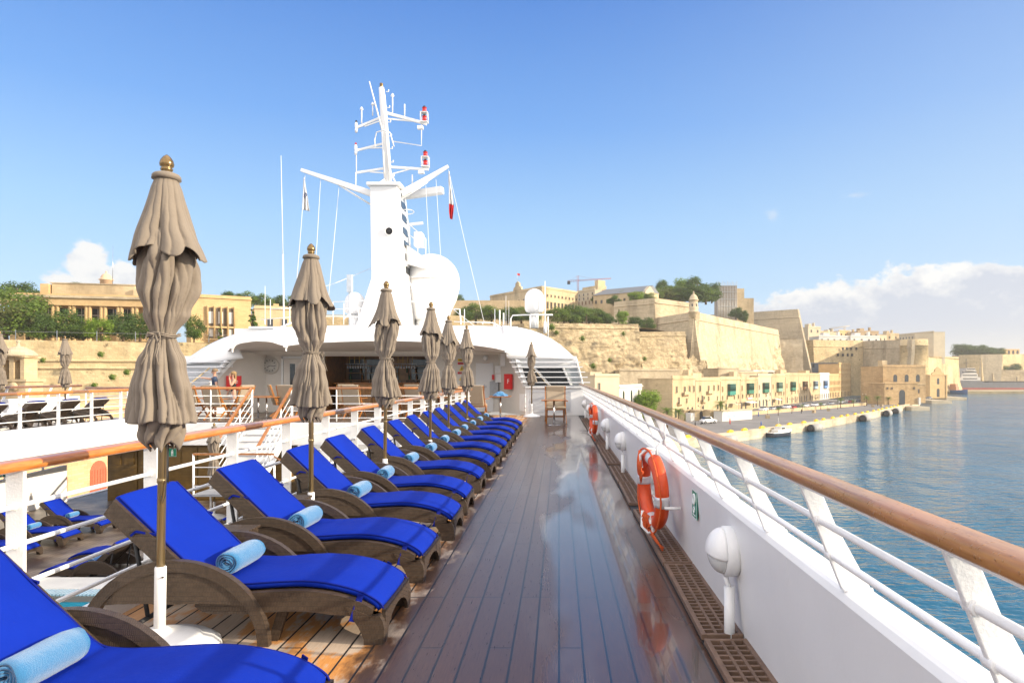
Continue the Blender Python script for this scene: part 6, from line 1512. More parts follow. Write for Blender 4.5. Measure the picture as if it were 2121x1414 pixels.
for k, px, pyb, pyt, Y, wd, lb in ((0, 958, 668, 640, 262, 1.5, 'right of the big satellite dome'), (1, 985, 668, 628, 275, 1.4, 'second right of the satellite dome'), (1, 1018, 668, 632, 268, 1.5, 'behind the white post aerial'), (0, 1052, 668, 636, 262, 1.5, 'behind the roof rail loop'), (1, 1080, 668, 634, 270, 1.4, 'left of the capsule radome pedestal'), (0, 1100, 668, 640, 258, 1.4, 'behind the capsule radome pedestal'),
    (1, 1155, 670, 636, 262, 1.4, 'on the rock rampart right of the capsule radome'), (0, 1182, 672, 633, 270, 1.4, 'second on the rock rampart'), (1, 1205, 672, 634, 275, 1.3, 'left of the small palm on the rampart'), (0, 1232, 672, 640, 278, 1.5, 'in the middle of the rock rampart'), (3, 1258, 672, 648, 282, 1.4, 'in shade before the garden wall'), (2, 1290, 672, 642, 272, 1.0, 'at the right end of the rampart'),
    (3, 1315, 678, 655, 290, 1.3, 'low in shade beside the bastion wall'), (0, 1340, 684, 658, 296, 1.2, 'in the corner against the bastion flank'), (4, 1282, 670, 640, 276, 1., 'beside the bright tree on the rampart'),
    (0, 1240, 630, 612, 372, 1.5, 'small below the pitched roof hall'), (2, 1296, 625, 601, 360, 1.5, 'in front of the hall pediment'), (0, 1332, 622, 598, 362, 1.4, 'right of the hall pediment'), (1, 1358, 622, 598, 366, 1.3, 'left of the tall skyline trees'),
    (3, 1378, 622, 578, 382, 1.0, 'first of the tall skyline trees left of the lift tower'), (1, 1400, 622, 590, 380, 1.2, 'low between the tall skyline trees'), (2, 1412, 622, 573, 386, .8, 'light and airy among the tall skyline trees'), (3, 1446, 622, 571, 384, 1.1, 'tallest and darkest of the skyline trees'), (3, 1474, 625, 584, 392, 1.0, 'last of the skyline trees against the lift tower'), (1, 1428, 625, 596, 378, 1.3, 'filling the gap under the skyline trees'),
    (3, 1524, 660, 636, 415, 1.3, 'growing below the lift tower'), (3, 1540, 668, 642, 412, .9, 'at the bastion edge below the lift tower'), (3, 953, 640, 608, 420, .7, 'tiny on the skyline left of the palace')):
    tree(k, px, pyb, pyt, Y, lb, wd, 'trees on the fort terraces')
palm(1, 1215, 672, 645, 262, 'small palm among the trees on the rock rampart')

# ---------------------------------------------------------------- RIGHT WATERFRONT
EDGE = [(2, 108), (27, 146), (74, 197), (116, 251), (158, 310), (178, 338), (186, 352)]
b = MB(); b.keep = True; k = len(EDGE)
b.add([(x, y, QZ) for x, y in EDGE]+[(x-300, y+260, QZ) for x, y in EDGE], [(i, i+1, k+i+1, k+i) for i in range(k-1)]); tag(b.build('quay_ground', ASPH), kind='structure')
b = MB()
def qf(u, v):
    p = lerp_pts(EDGE, u); d = .12*noise.noise(Vector((p[0]*.5, p[1]*.5, v*4)))+.10*noise.noise(Vector((p[0]*2, p[1]*2, v*9))); return Vector((p[0]+d, p[1]-d, WZ-1+(QZ+.25-WZ+1)*v))
b.grid(qf, 260, 8); b.grid(lambda u, v: Vector((lerp_pts(EDGE, u)[0]-1.3*v, lerp_pts(EDGE, u)[1]+1.1*v, QZ+.25)), 60, 1)
b.grid(lambda u, v: Vector((lerp_pts(EDGE, u)[0]-1.3, lerp_pts(EDGE, u)[1]+1.1, QZ+.25-.3*v)), 60, 1); tag(b.build('quay_wall', ST_QUAY), 'long weathered stone quay wall running along the harbour to the customs house', 'quay wall')
def edge_at(s, inset=0.):
    L = [0]
    for a, c in zip(EDGE, EDGE[1:]): L.append(L[-1]+math.hypot(c[0]-a[0], c[1]-a[1]))
    for i in range(len(EDGE)-1):
        if s <= L[i+1] or i == len(EDGE)-2:
            t = (s-L[i])/(L[i+1]-L[i]); a, c = EDGE[i], EDGE[i+1]; dx, dy = c[0]-a[0], c[1]-a[1]; l = math.hypot(dx, dy)
            return a[0]+dx*t-dy/l*inset, a[1]+dy*t+dx/l*inset, math.atan2(dy, dx)
b = MB(); b.keep = True; b.box(-1.1, 1.1, -.3, .3, 0, .42); b.box(-.5, .5, -.22, .22, .421, .6); pb_ = tag(b.build('mooring_block', YEL), 'yellow mooring block on the quay edge', 'bollard', 'yellow mooring blocks on the quay edge'); copies(0)
for k in range(26):
    x, y, a = edge_at(22+k*8.6+(k % 3)*.8, .9); o = pb_ if k == 0 else dup(pb_)
    o.location = (x, y, QZ+.25); o.rotation_euler = (0, 0, a)
    o['label'] = 'yellow mooring block on the quay edge, number %d from the near end' % (k+1) if 0 else (ORD[k] if k < 13 else ORD[25-k]+' last' if k < 25 else 'very last')+' yellow mooring block on the quay edge counted from the camera'
def fender(lb, s, r=1.15, L=6.):
    x, y, a = edge_at(s, -1.3*r); t = thing('dock_fender', lb, 'fender', (x, y, WZ), 'cylindrical fenders on the quay wall'); d = Vector((math.cos(a), math.sin(a), 0)); p = Vector((x, y, WZ+r*.75))
    b = MB(); b.cyl(p, p+d*L, r, r, 24); b.build('fender_body', mat('fender_grey', (.30, .29, .27), .7, var=.25, vs=1.), t)
    b = MB(); b.cyl(p-d*.35, p-d*.01, r*.8, r*1.02, 24); b.cyl(p-d*.5, p-d*.36, r*.3, r*.3, 12); b.build('end_cap', BLACK, t)
    b = MB(); b.cyl(p-d*.9+Vector((0, 0, .1)), p-d*.52, r*.55, r*.55, 16); b.build('tyre', BLACK, t)
for s, lb in ((20, 'nearest dock fender seen between the rail posts'), (58, 'dock fender just left of the pilot boat'), (108, 'dock fender in the middle of the quay wall'), (160, 'fourth dock fender along the quay wall'), (196, 'fifth dock fender towards the customs house'), (216, 'last dock fender beside the customs house')): fender(lb, s, 1.15 if s < 150 else 1.3)
def row_pt(px):
    r = (px-VX)/F; s = (213*r-36)/(151-227*r); return (36+151*s, 213+227*s)
BLU_B = mat('balcony_blue', (.30, .42, .50), .5, var=.1)
ROW = [(1393, 1441, 785, 'corner row house with stone balcony nearest the big green tree', ST_HOUSE), (1441, 1492, 788, 'second row house with an open stone balcony', ST_HOUSE), (1492, 1533, 786, 'row house with a teal enclosed balcony', ST_OCH if 0 else ST_HOUSE), (1533, 1570, 787, 'row house with a wide green enclosed balcony and pink shop sign', ST_HOUSE),
       (1570, 1598, 779, 'taller row house in the middle with green balcony and white roof store', CREAMB), (1598, 1627, 779, 'row house right of the roof store with pale green balcony', ST_HOUSE), (1627, 1654, 777, 'row house with green balcony left of the brown one', ST_HOUSE), (1654, 1677, 777, 'row house with brown enclosed balcony', ST_HOUSE), (1677, 1698, 777, 'row house with pale blue balcony', ST_HOUSE), (1698, 1718, 776, 'white painted row house with blue balcony glass', WHITEB),
       (1718, 1738, 778, 'narrow ochre row house left of the tall end house', ST_OCH), (1738, 1762, 755, 'tall ochre end house of the waterfront row', ST_OCH)]
BM = [None, None, mat('balcony_teal', (.03, .22, .17), .5, var=.1), SHUT, SHUT, mat('balcony_pale_green', (.22, .36, .26), .5, var=.1), SHUT, SHUTB, BLU_B, mat('balcony_blue2', (.12, .25, .50), .5, var=.1), None, None]
for i, (a, c, py, lb, m) in enumerate(ROW):
    A, B = row_pt(a), row_pt(c); z1 = Z(py, (A[1]+B[1])/2); f = Fac('row_house', lb, A, B, QZ, z1, 12, m, 'house', 'waterfront row houses', parapet=.9)
    L = f.L; n = max(3, int(L/4)); H = z1-QZ
    f.row(QZ+1.9, n, 1.5, 3.0, 'arch', name='door', jit=.6)
    if i in (0, 1): f.row(QZ+5.6, n, .9, 1.5, 'plain', jit=.8).balcony(.25, QZ+5.6, None, 2.6, 2.2, True).balcony(.5, QZ+8.9, None, 4.2, 3., True).row(QZ+9.2, 2, 1.1, 2.0, 'plain', .62, 1.).row(QZ+9.2, 1, 1.1, 2.0, 'plain', .02, .3)
    elif BM[i]: f.row(QZ+5.4, n, .9, 1.5, 'plain', jit=.9).row(QZ+8.6, 1, 1., 1.9, 'shut', .0, .2).balcony(.5, QZ+8.3, BM[i], min(L*.62, 6.5), 4.0)
    else: f.row(QZ+5.4, n+1, 1.0, 2.1, 'shut').row(QZ+9, n+1, 1.0, 2.1, 'shut')
    if i == 11: f.row(QZ+13.4, n+1, 1.0, 2.3, 'shut').row(QZ+17, n+1, 1.0, 1.6, 'shut')
    f.blk(L-.25, L-.1, -.12, -.01, QZ+.5, z1-.4, SHUTB if i % 2 else STEEL, 'drainpipe')
    if i in (1, 3, 4, 6, 8): f.blk(L*.2, L*.55, 3, 7, z1+.31, z1+2.6, m if i != 4 else WHITEB, 'roof_room')
    if i in (0, 2, 5): f.blk(L*.8, L*.95, 1, 3, z1+.31, z1+3.0, ST_HOUSE, 'chimney')
rs = random.Random(6)
w_ = Fac('flat_roof_pavilion', 'white flat roofed pavilion with dark glazing above the row houses', P(1560, 292), P(1612, 330), -4, Z(768, 300), 8, WHITEB, 'pavilion', parapet=0); w_.blk(1, w_.L-9, -.05, -.01, w_.z1-1.5, w_.z1-.4, GLASSD, 'glazing')
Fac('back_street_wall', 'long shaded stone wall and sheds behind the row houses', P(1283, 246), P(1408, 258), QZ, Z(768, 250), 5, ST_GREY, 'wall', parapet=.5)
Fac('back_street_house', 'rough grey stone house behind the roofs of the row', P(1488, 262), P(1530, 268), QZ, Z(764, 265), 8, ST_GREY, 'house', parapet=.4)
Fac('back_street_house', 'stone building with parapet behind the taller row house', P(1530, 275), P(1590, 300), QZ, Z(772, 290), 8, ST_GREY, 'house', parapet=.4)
c1 = Fac('cream_block_house', 'plain cream block house just above the far end of the handrail', P(1232, 182), P(1283, 190), QZ, Z(779, 186), 9, CREAMB, 'house', parapet=.4); c1.row(Z(800, 185), 1, .9, 1.9, 'plain', .02, .3); c1.row(Z(834, 185), 1, .9, 1.9, 'plain', .8, 1.)
c1.blk(.5, 5.6, 2, 8, c1.z1+.31, Z(770, 190), ST_GREY, 'roof_room')
c2 = Fac('arched_white_house', 'white house with dark arched windows left of the bright green tree', P(1283, 190), P(1330, 212), QZ, Z(802, 196), 8, WHITEB, 'house', parapet=.5); c2.row(Z(821, 197), 3, 1.7, 3.6, 'arch')
Fac('low_sandy_wall', 'low sandy quay building in front of the rock rampart left of the cream house', P(1195, 215), P(1240, 200), QZ, Z(782, 205), 6, ST_HOUSE, 'house', parapet=.3)
for k, (a, c, lb) in enumerate(((1417, 1437, 'small stone gate kiosk with an arched doorway left of the white car'), (1438, 1466, 'stone gate pier pair with arch behind the white car'), (1470, 1496, 'small stone gate kiosk between the white car and the container'))):
    f = Fac('gate_kiosk', lb, P(a, 206), P(c, 209), QZ, Z(850, 208), 2.5, ST_HOUSE, 'kiosk', 'stone gate kiosks on the quay', parapet=0); f.row(QZ+1.5, 1, 1.3, 2.7, 'arch', .2, .8, name='door')
    if k == 0: f.blk(0, 1.9, -2.5, -.6, QZ, QZ+2.4, WHITEB, 'white_booth')
f = Fac('shipping_container', 'long white container shed with blue panels on the quay', P(1496, 203), P(1558, 214), QZ, Z(851, 206), 3, WHITEB, 'container', parapet=0, cornice=False)
f.blk(2.4, 4.6, -.04, -.01, QZ+.9, QZ+2., BLU_B, 'blue_panel'); f.blk(5.6, 7.2, -.04, -.01, QZ+.9, QZ+2., BLU_B, 'blue_panel'); f.blk(0, f.L, -.25, 3.2, f.z1+.003, f.z1+.15, CREAMB, 'roof')
# low stone wall along the quay road
rampart('quay_road_wall', 'low stone parapet wall between the palms and the quay road', 'wall', (66, 235), (139, 309), QZ, QZ+1.2, ST_HOUSE, .5, 0, nx=20, nz=2)
# shop signs and awnings
def text_board(name, lb, f, u, zc, w, h, body, bm, tmm):
    p = f.pt(f.L*u, -.25, zc); M = Matrix.Translation(p) @ Matrix.Rotation(f.ang, 4, 'Z'); t = thing(name, lb, 'shop sign', tuple(p)); b = MB(); b.box(-w/2, w/2, -.05, .2, -h/2, h/2, M=M); b.build('board', bm, t)
    b = MB(); b.text(body, h*.62, M @ Matrix.Translation((0, -.06, 0)) @ Matrix.Rotation(R(90), 4, 'X')); b.build('lettering', tmm, t)
A, B = row_pt(1533), row_pt(1570)
class _F: pass
ff = _F(); ff.A = Vector((*A, 0)); ff.B = Vector((*B, 0)); ff.d = (ff.B-ff.A).normalized(); ff.L = (ff.B-ff.A).length; ff.n = Vector((ff.d.y, -ff.d.x, 0)); ff.ang = math.atan2(ff.d.y, ff.d.x); ff.pt = lambda u, o, z: Vector(((ff.A+ff.d*u-ff.n*o).x, (ff.A+ff.d*u-ff.n*o).y, z))
tt = ff.pt(ff.L*.5, -.3, QZ+4.4); t = thing('shop_sign', 'pink shop sign board on the green balconied row house', 'shop sign', tuple(tt)); M = Matrix.Translation(tt) @ Matrix.Rotation(ff.ang, 4, 'Z')
b = MB(); b.box(-3.2, 3.2, -.05, .2, -.5, .5, M=M); b.build('board', mat('pink_sign', (.70, .30, .28), .5), t)
b = MB(); b.box(-2.4, 2.4, -.08, -.051, -.12, .14, M=M); b.build('lettering_band', SIGNW, t)
for k, (px, wdt, mm) in enumerate(((1548, 10, WHITEB), (1604, 5, WHITEB), (1515, 5, CREAMB))):
    c = row_pt(px); M = Matrix.Translation((c[0]+1.4, c[1]-1.2, QZ+3.2)) @ Matrix.Rotation(ff.ang, 4, 'Z'); b = MB(); b.prism([(-1.2, -.5), (-1.2, -.42), (1.2, .12), (1.2, 0)], -wdt/2, wdt/2, 'y', M=M @ Matrix.Rotation(R(90), 4, 'Z')); tag(b.build('shop_awning', mm), ('wide white awning in front of the pink sign shop', 'small white awning right of the roof store house', 'cream awning under the teal balcony')[k], 'awning', 'shop awnings along the row')

# cars
def make_car(c):
    t = thing('parked_car', 'x', 'car'); m = mat('car_'+c[0], c[1], .25, var=0, coat=.5)
    b = MB(); pr = [(-2.0, .35), (-2.02, .75), (-1.6, .92), (-1.15, 1.0), (.85, 1.0), (1.75, .88), (2.02, .7), (2.05, .35)]; b.prism(pr, -.82, .82, 'y'); b.build('body', m, t, bevel=.06)
    b = MB(); b.prism([(-1.55, .99), (-1.2, 1.42), (.25, 1.44), (.95, .99)], -.70, .70, 'y'); cb = b.build('cabin', GLASSD, t, bevel=.05); b = MB(); b.box(-1.15, .2, -.66, .66, 1.425, 1.465); b.build('roof', m, cb)
    for x in (-1.3, 1.3):
        for s in (-1, 1): b = MB(); b.cyl((x, s*.66, .32), (x, s*.86, .32), .32, .32, 16); w = b.build('wheel', BLACK, t); b = MB(); b.cyl((x, s*.85, .32), (x, s*.875, .32), .17, .17, 10); b.build('rim', STEEL, w)
    for s in (-1, 1): b = MB(); b.cbox((2.03, s*.6, .68), (.06, .3, .14)); b.build('headlight', SIGNW, t)
    return t
CC = [('white', (.75, .75, .75)), ('silver', (.42, .44, .46)), ('dark', (.05, .05, .06)), ('red', (.4, .03, .03))]
CARP = [make_car(c) for c in CC]; copies(0)
CL = [(0, 1467, 877, 20, 'white van-like car parked in front of the stone gate kiosks'), (0, 1582, 852, 48, 'white car right of the container near the road'), (1, 1600, 849, 50, 'silver car behind the quay palm'), (0, 1630, 847, 50, 'white car left of the second quay palm'), (2, 1652, 845, 50, 'dark car between the quay palms'), (0, 1668, 844, 52, 'small white car in front of the brown balcony house'), (1, 1722, 838, 52, 'silver car by the narrow ochre house'), (0, 1745, 836, 54, 'white car below the tall end house'),
      (3, 1762, 834, 54, 'red car at the end of the row houses'), (2, 1780, 832, 40, 'dark car before the customs house'), (2, 1614, 848, 50, 'dark car parked tight beside the quay palm'), (3, 1643, 846, 50, 'small red car among the parked cars in front of the row'), (0, 1688, 842, 52, 'white hatchback in front of the pale blue balcony house'), (1, 1704, 840, 52, 'silver hatchback in front of the white painted house'), (1, 1904, 828, 60, 'small car at the right side of the customs house'), (1, 1924, 826, 90, 'car in front of the ochre church')]
for i, (k, px, py, a, lb) in enumerate(CL):
    p = on(px, py, QZ); first = [q for q in CL if q[0] == k][0] is CL[i]
    o = CARP[k] if first else dup(CARP[k]); o.location = p; o.rotation_euler = (0, 0, R(a)); o['label'] = lb; o['group'] = 'cars parked on the quay'
    if i == 0: o.scale = (1.15, 1.15, 1.4)
for k, (px, pyb, pyt, lb) in enumerate(((1382, 886, 840, 'low palm nearest the rail on the quay'), (1405, 884, 842, 'second low palm beside the white booth'), (1492, 872, 826, 'wide palm between the gate kiosks and the container'), (1361, 852, 795, 'tall palm left of the corner row house'), (1338, 850, 806, 'palm at the bright green tree'), (1612, 860, 842, 'palm on the quay road right of the container'), (1662, 852, 836, 'second quay road palm'), (1700, 848, 832, 'third quay road palm'), (1741, 845, 822, 'taller palm in front of the tall end house'), (1768, 842, 826, 'palm beyond the tall end house'),
        (1795, 840, 818, 'first of three palms left of the customs house'), (1818, 840, 818, 'second of three palms left of the customs house'), (1841, 838, 820, 'palm directly before the customs house'))):
    Y = 14*F/(pyb-HY) if pyb > 840 else 14*F/(pyb-HY); palm(0 if k not in (3,) else 1, px, pyb, pyt, Y, lb)
tree(2, 1341, 868, 804, 205, 'in front of the white arched house', 1.0, 'trees on the right quay')
# customs house
ST_CUS = stone('customs_stone', (.36, .24, .12), (.50, .36, .20), .45, 1., .5, 0., .3, mort=.5)
cf = Fac('customs_house', 'square ochre customs house front with tall arched doorway at the end of the quay', P(1832, 314), P(1901, 318), QZ, Z(795, 314), 12, ST_CUS, 'customs house', parapet=.6); cf.row(QZ+3.4, 1, 3.2, 7.0, 'arch', .3, .75, name='door'); cf.row(QZ+7.6, 2, 1., 1., 'plain', .02, .28); cf.row(QZ+7.6, 1, 1., 1., 'plain', .8, .98)
cf.blk(cf.L+.01, cf.L+.9, -.8, 1, QZ, QZ+3.2, WHITEB, 'white_booth')
cb_ = Fac('customs_upper_house', 'large shaded customs building behind with arched window hoods and roof turret', P(1829, 330), P(1917, 336), QZ, Z(760, 332), 16, ST_CUS, 'customs house', parapet=.8); cb_.row(Z(783, 331), 3, 2.2, 3.6, 'arch', .15, .95); cb_.row(Z(810, 331), 3, 1.4, 2., 'plain', .2, .95)
cb_.blk(.3, 3.2, 1, 4, cb_.z1+.31, Z(746, 331), ST_HOUSE, 'roof_turret')
cb_.blk(0, cb_.L, -.25, -.01, Z(797, 331), Z(795, 331), ST_HOUSE, 'string_course')
oc = Fac('ochre_church', 'small ochre baroque church front with scrolled gable right of the customs house', P(1924, 400), P(1962, 405), QZ, Z(777, 402), 16, ST_OCH, 'church', parapet=0); oc.row(QZ+3.2, 1, 2.2, 5, 'arch', .3, .7, name='door'); oc.row(QZ+10, 1, 1.8, 3.6, 'arch', .3, .7)
b = MB(); M = Matrix.Translation(oc.pt(oc.L/2, -.1, oc.z1+.31)) @ Matrix.Rotation(oc.ang, 4, 'Z'); b.prism([(-5, 0), (5, 0), (4.2, 1.2), (2.6, 1.6), (2.2, 3.2), (0, 4.6), (-2.2, 3.2), (-2.6, 1.6), (-4.2, 1.2)], 0, 1, 'y', M=M); b.build('gable', ST_OCH, oc.t)
for u in (.06, .94): oc.blk(oc.L*u-.5, oc.L*u+.5, -.35, -.01, QZ, oc.z1, ST_OCH, 'pilaster')
for a, c, pt_, pb2, Y, lb in ((1888, 1926, 838, 852, 300, 'concrete jetty spur in front of the customs house'), (1930, 1972, 828, 838, 372, 'low jetty at the foot of the ochre church'), (1960, 2003, 822, 830, 425, 'farthest low jetty running out past the church')):
    x0, x1 = P(a, Y)[0], P(c, Y)[0]; b = MB(); b.box(x0, x1, Y, Y+60, WZ-1, QZ-.3); tag(b.build('jetty', ST_QUAY), lb, 'jetty', 'stone jetties past the customs house')
# big fort bastion behind
rampart('round_bastion_wall', 'lit upper fort wall with small gun ports above the tall end house', 'fort wall', P(1684, 452), P(1788, 470), -13, Z(704, 455), ST_WALL, 12, .06, .3, 1.5, cordon=(Z(718, 455),), nx=60, nz=30, seed=41, z1b=Z(705, 470))
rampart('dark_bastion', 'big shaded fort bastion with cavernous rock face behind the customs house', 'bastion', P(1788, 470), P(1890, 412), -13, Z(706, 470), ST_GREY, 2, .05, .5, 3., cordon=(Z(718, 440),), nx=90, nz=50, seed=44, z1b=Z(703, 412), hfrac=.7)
t = thing('round_bastion_corner', 'rounded sunlit corner of the big fort bastion', 'bastion', (*P(1902, 418), -13)); x, y = P(1893, 421); r = 26*421/F
b = MB(); zt = Z(703, 420); b.lathe([(r*1.12, -13), (r*1.04, 8), (r*1.0, zt-4), (r*1.05, zt-3.9), (r*1.05, zt-3.5), (r, zt-3.4), (r*.99, zt)], (x, y, 0), 40); b.build('wall', ST_WALL, t)
b = MB(); b.prism([(-5, 0), (5, 0), (5, 3.5), (4, 6), (2, 7.4), (0, 7.9), (-2, 7.4), (-4, 6), (-5, 3.5)], -.4, .4, 'y', M=Matrix.Translation((*P(1812, 436), QZ)) @ Matrix.Rotation(R(-28), 4, 'Z')); tag(b.build('tunnel_mouth', DARK), 'dark arched tunnel mouth in the rock left of the customs house', 'tunnel mouth')
GP = ((1746, 722), (1754, 722), (1763, 722), (1774, 722), (1736, 735), (1746, 735), (1756, 735), (1765, 735))
for (px, py) in GP:
    Y = 452+18*(px-1684)/104-.9; x, y = P(px, Y-1.4); b = MB(); b.cbox((x, y, Z(py, Y)), (1.2, .5, 1.8), rz=R(15)); tag(b.build('gun_port', DARK), 'small dark gun port in the lit fort wall, %s row, %s from the left' % ('lower' if py > 730 else 'upper', ORD[sum(1 for q in GP if q[1] == py and q[0] < px)]), 'gun port', 'gun ports of the upper fort wall')
dh = Fac('slate_fronted_house', 'dark slate blue building with sloping roof above the far row houses', P(1654, 448), P(1735, 452), -4, Z(752, 450), 8, mat('slate_wall', (.10, .12, .15), .6, var=.2), 'building', parapet=0); dh.row(Z(757, 450), 4, 1.5, 2.4)
dh.blk(-6, dh.L+3, 8.01, 14, -4, Z(740, 455), ST_HOUSE, 'back_range')
# city on the skyline
CITY = [(1674, 1700, 678, 520, CREAMB), (1700, 1716, 688, 530, ST_HOUSE), (1714, 1738, 690, 540, CREAMB), (1738, 1756, 686, 545, ST_OCH), (1756, 1782, 691, 550, ST_HOUSE), (1776, 1820, 687, 545, mat('brown_block', (.36, .26, .15), .8, var=.1)), (1820, 1836, 696, 560, CREAMB), (1836, 1862, 692, 575, ST_HOUSE), (1696, 1760, 697, 500, WHITEB), (1762, 1822, 697, 505, WHITEB)]
LBS = ['pale flat block at the left end of the skyline town', 'narrow stone house second in the skyline town', 'cream house among the skyline town roofs', 'ochre skyline house under the distant crane', 'low stone house right of the distant crane', 'brown penthouse block with a white window on the skyline', 'small cream house right of the brown block', 'stone house left of the big apartment block', 'long white terrace house above the gun port wall', 'long white terrace house above the dark bastion']
for (a, c, py, Y, m), lb in zip(CITY, LBS):
    f = Fac('town_building', lb, P(a, Y), P(c, Y+6), 10, Z(py, Y), 12, m, 'building', 'skyline town buildings', parapet=.8); n = max(2, int(f.L/5)); f.row(Z(py, Y)-2.6, n, 1.4, 2.)
    if c-a > 20: f.blk(f.L*.2, f.L*.4, 2, 6, f.z1+.31, f.z1+3, m, 'roof_room'); f.blk(f.L*.7, f.L*.76, 3, 5, f.z1+.31, f.z1+4, m, 'chimney')
ap = Fac('apartment_block', 'large pale apartment block with many window rows on the skyline', P(1862, 600), P(1934, 555), 10, Z(690, 570), 10, CREAMB, 'apartment block', 'skyline town buildings', parapet=.8)
for q in range(4): ap.row(ap.z1-3.-q*4.3, 11, 1.5, 2.)
ar_ = Fac('apartment_block_end', 'sunlit end wing of the apartment block with brown balconies', P(1934, 555), P(1953, 600), 10, Z(690, 560), 14, CREAMB, 'apartment block', 'skyline town buildings', parapet=.8)
for q in range(5): ar_.row(ar_.z1-3.-q*4.3, 4, 2.2, 2., 'shut')
# far right forts
rampart('far_fort_wall', 'sunlit low fort wall right of the rounded bastion', 'fort wall', P(1918, 520), P(1985, 600), -13, Z(738, 520), ST_WALL, 20, .06, .5, 2, nx=50, nz=20, seed=51, z1b=Z(739, 600))
rampart('far_fort_wall', 'hazy shaded fort wall left half at the far right', 'fort wall', P(1972, 690), P(2032, 640), -13, Z(736, 690), ST_GREY, 20, .06, .3, nx=30, nz=12, seed=52, z1b=Z(734, 640))
rampart('far_fort_wall', 'hazy sunlit fort wall at the right edge of the photo', 'fort wall', P(2032, 640), P(2200, 740), -13, Z(734, 640), ST_WALL, 20, .06, .5, 2., nx=80, nz=20, seed=53, z1b=Z(732, 740))
rampart('lower_fort_wall', 'low rocky fort outwork behind the grey ship', 'fort wall', P(2055, 640), P(2240, 660), -13, Z(766, 650), ST_ROCK, 20, .1, .8, 3, nx=80, nz=20, seed=54)
Fac('harbour_warehouse', 'long pale warehouse with pilasters behind the grey ship', P(1965, 660), P(2055, 680), QZ, Z(768, 665), 14, ST_HOUSE, 'warehouse', parapet=.5).row(Z(780, 665), 12, 1.6, 4.5)
fp_ = Fac('arched_loggia', 'small arched loggia on top of the far fort at right', P(2058, 700), P(2112, 708), 15, Z(724, 704), 8, ST_OCH, 'loggia', parapet=.4); fp_.row(Z(730, 704), 3, 3, 5, 'arch', .5, 1.)
for k, (px, pt_, pb2, lb) in enumerate(((1992, 711, 738, 'first of the far fort skyline trees'), (2008, 713, 738, 'second of the far fort skyline trees'), (2024, 715, 738, 'third of the far fort skyline trees'), (2040, 713, 738, 'fourth of the far fort skyline trees'), (2055, 718, 738, 'fifth of the far fort skyline trees'), (2070, 719, 738, 'last far fort skyline tree beside the loggia'), (2076, 755, 775, 'on the slope above the grey ship'), (2100, 752, 775, 'on the slope at the right edge'))):
    tree(3, px, pb2, pt_, 668 if k > 5 else 690, lb, 1.4, 'trees on the far fort')
b = MB(); b.keep = True; b.box(150, 700, 560, 1200, -16, QZ); tag(b.build('far_shore_ground', EARTH), kind='structure')
strip('town_hill_ground', [P(1640, 500), P(1690, 456), P(1800, 475), P(1920, 520), P(1990, 600)], 15, 900, EARTH)
b = MB(); b.keep = True; b.box(*sorted((P(1960, 690)[0], P(2300, 720)[0])), 700, 900, -13, 19.5); tag(b.build('far_fort_ground', EARTH), kind='structure')

# ---------------------------------------------------------------- vessels
def hullmesh(L, W, D, sheer=.5, z0=0):
    def fn(u, v):
        x = -L/2+L*u; w = W/2*(1-max(0, (u-.55)/.45)**2.2)*(.82+.18*min(1, u/.12)); w = max(w, .02); a = v*math.pi
        return Vector((x+ (1-v if v < .5 else v)*0, -w*math.cos(a)*(1 if abs(math.cos(a)) > .3 else 1), z0+D*(1-math.sin(a)**.6)+(sheer*max(0, u-.4)**2*3)*(abs(math.cos(a)))))
    return fn
pbt = thing('pilot_boat', 'small white and black pilot boat moored at the quay wall', 'boat', (*P(1616, 178), WZ)); x, y = P(1616, 176)
M = Matrix.Translation((x, y, WZ-.35)) @ Matrix.Rotation(R(38), 4, 'Z'); L_ = 9.5; W_ = 3.2
def bd(mb, name, m, par=pbt, **k): mb.v = [tuple(M @ Vector(v)) for v in mb.v]; return mb.build(name, m, par, **k)
b = MB(); b.grid(hullmesh(L_, W_, 1.5), 30, 12); b.add([hullmesh(L_, W_, 1.5)(k/12, v) for k in range(13) for v in (0, 1)], [(2*k, 2*k+1, 2*k+3, 2*k+2) for k in range(12)], 1); b.add([hullmesh(L_, W_, 1.5)(0, k/8) for k in range(9)], [tuple(range(9))]); bd(b, 'hull', [mat('hull_black', (.03, .035, .05), .4, var=.05), WHITEB])
b = MB(); b.tube([hullmesh(L_+.1, W_+.15, 1.5)(k/20, 0) for k in range(21)]+[hullmesh(L_+.1, W_+.15, 1.5)(k/20, 1) for k in range(20, -1, -1)], .11, 6); bd(b, 'rubbing_strake', SIGNW)
b = MB(); b.prism([(-2.4, 1.45), (1.9, 1.5), (1.2, 2.2), (.7, 2.9), (-.9, 2.95), (-1.1, 2.3), (-2.4, 2.2)], -1.0, 1.0, 'y'); cbn = bd(b, 'cabin', WHITEB, bevel=.06)
b = MB(); b.prism([(1.10, 2.28), (.80, 2.78), (.86, 2.78), (1.17, 2.28)], -.85, .85, 'y'); b.box(-.8, .6, -1.02, -1.001, 2.3, 2.75); b.box(-.8, .6, 1.001, 1.02, 2.3, 2.75); bd(b, 'windows', GLASSD, cbn)
b = MB(); b.cyl((-.7, 0, 2.9), (-.8, 0, 5.2), .05); b.cyl((-.75, -.5, 4.1), (-.75, .5, 4.1), .03); b.box(-.8, -.4, -.3, .3, 3.3, 3.4); bd(b, 'mast', WHITEB)
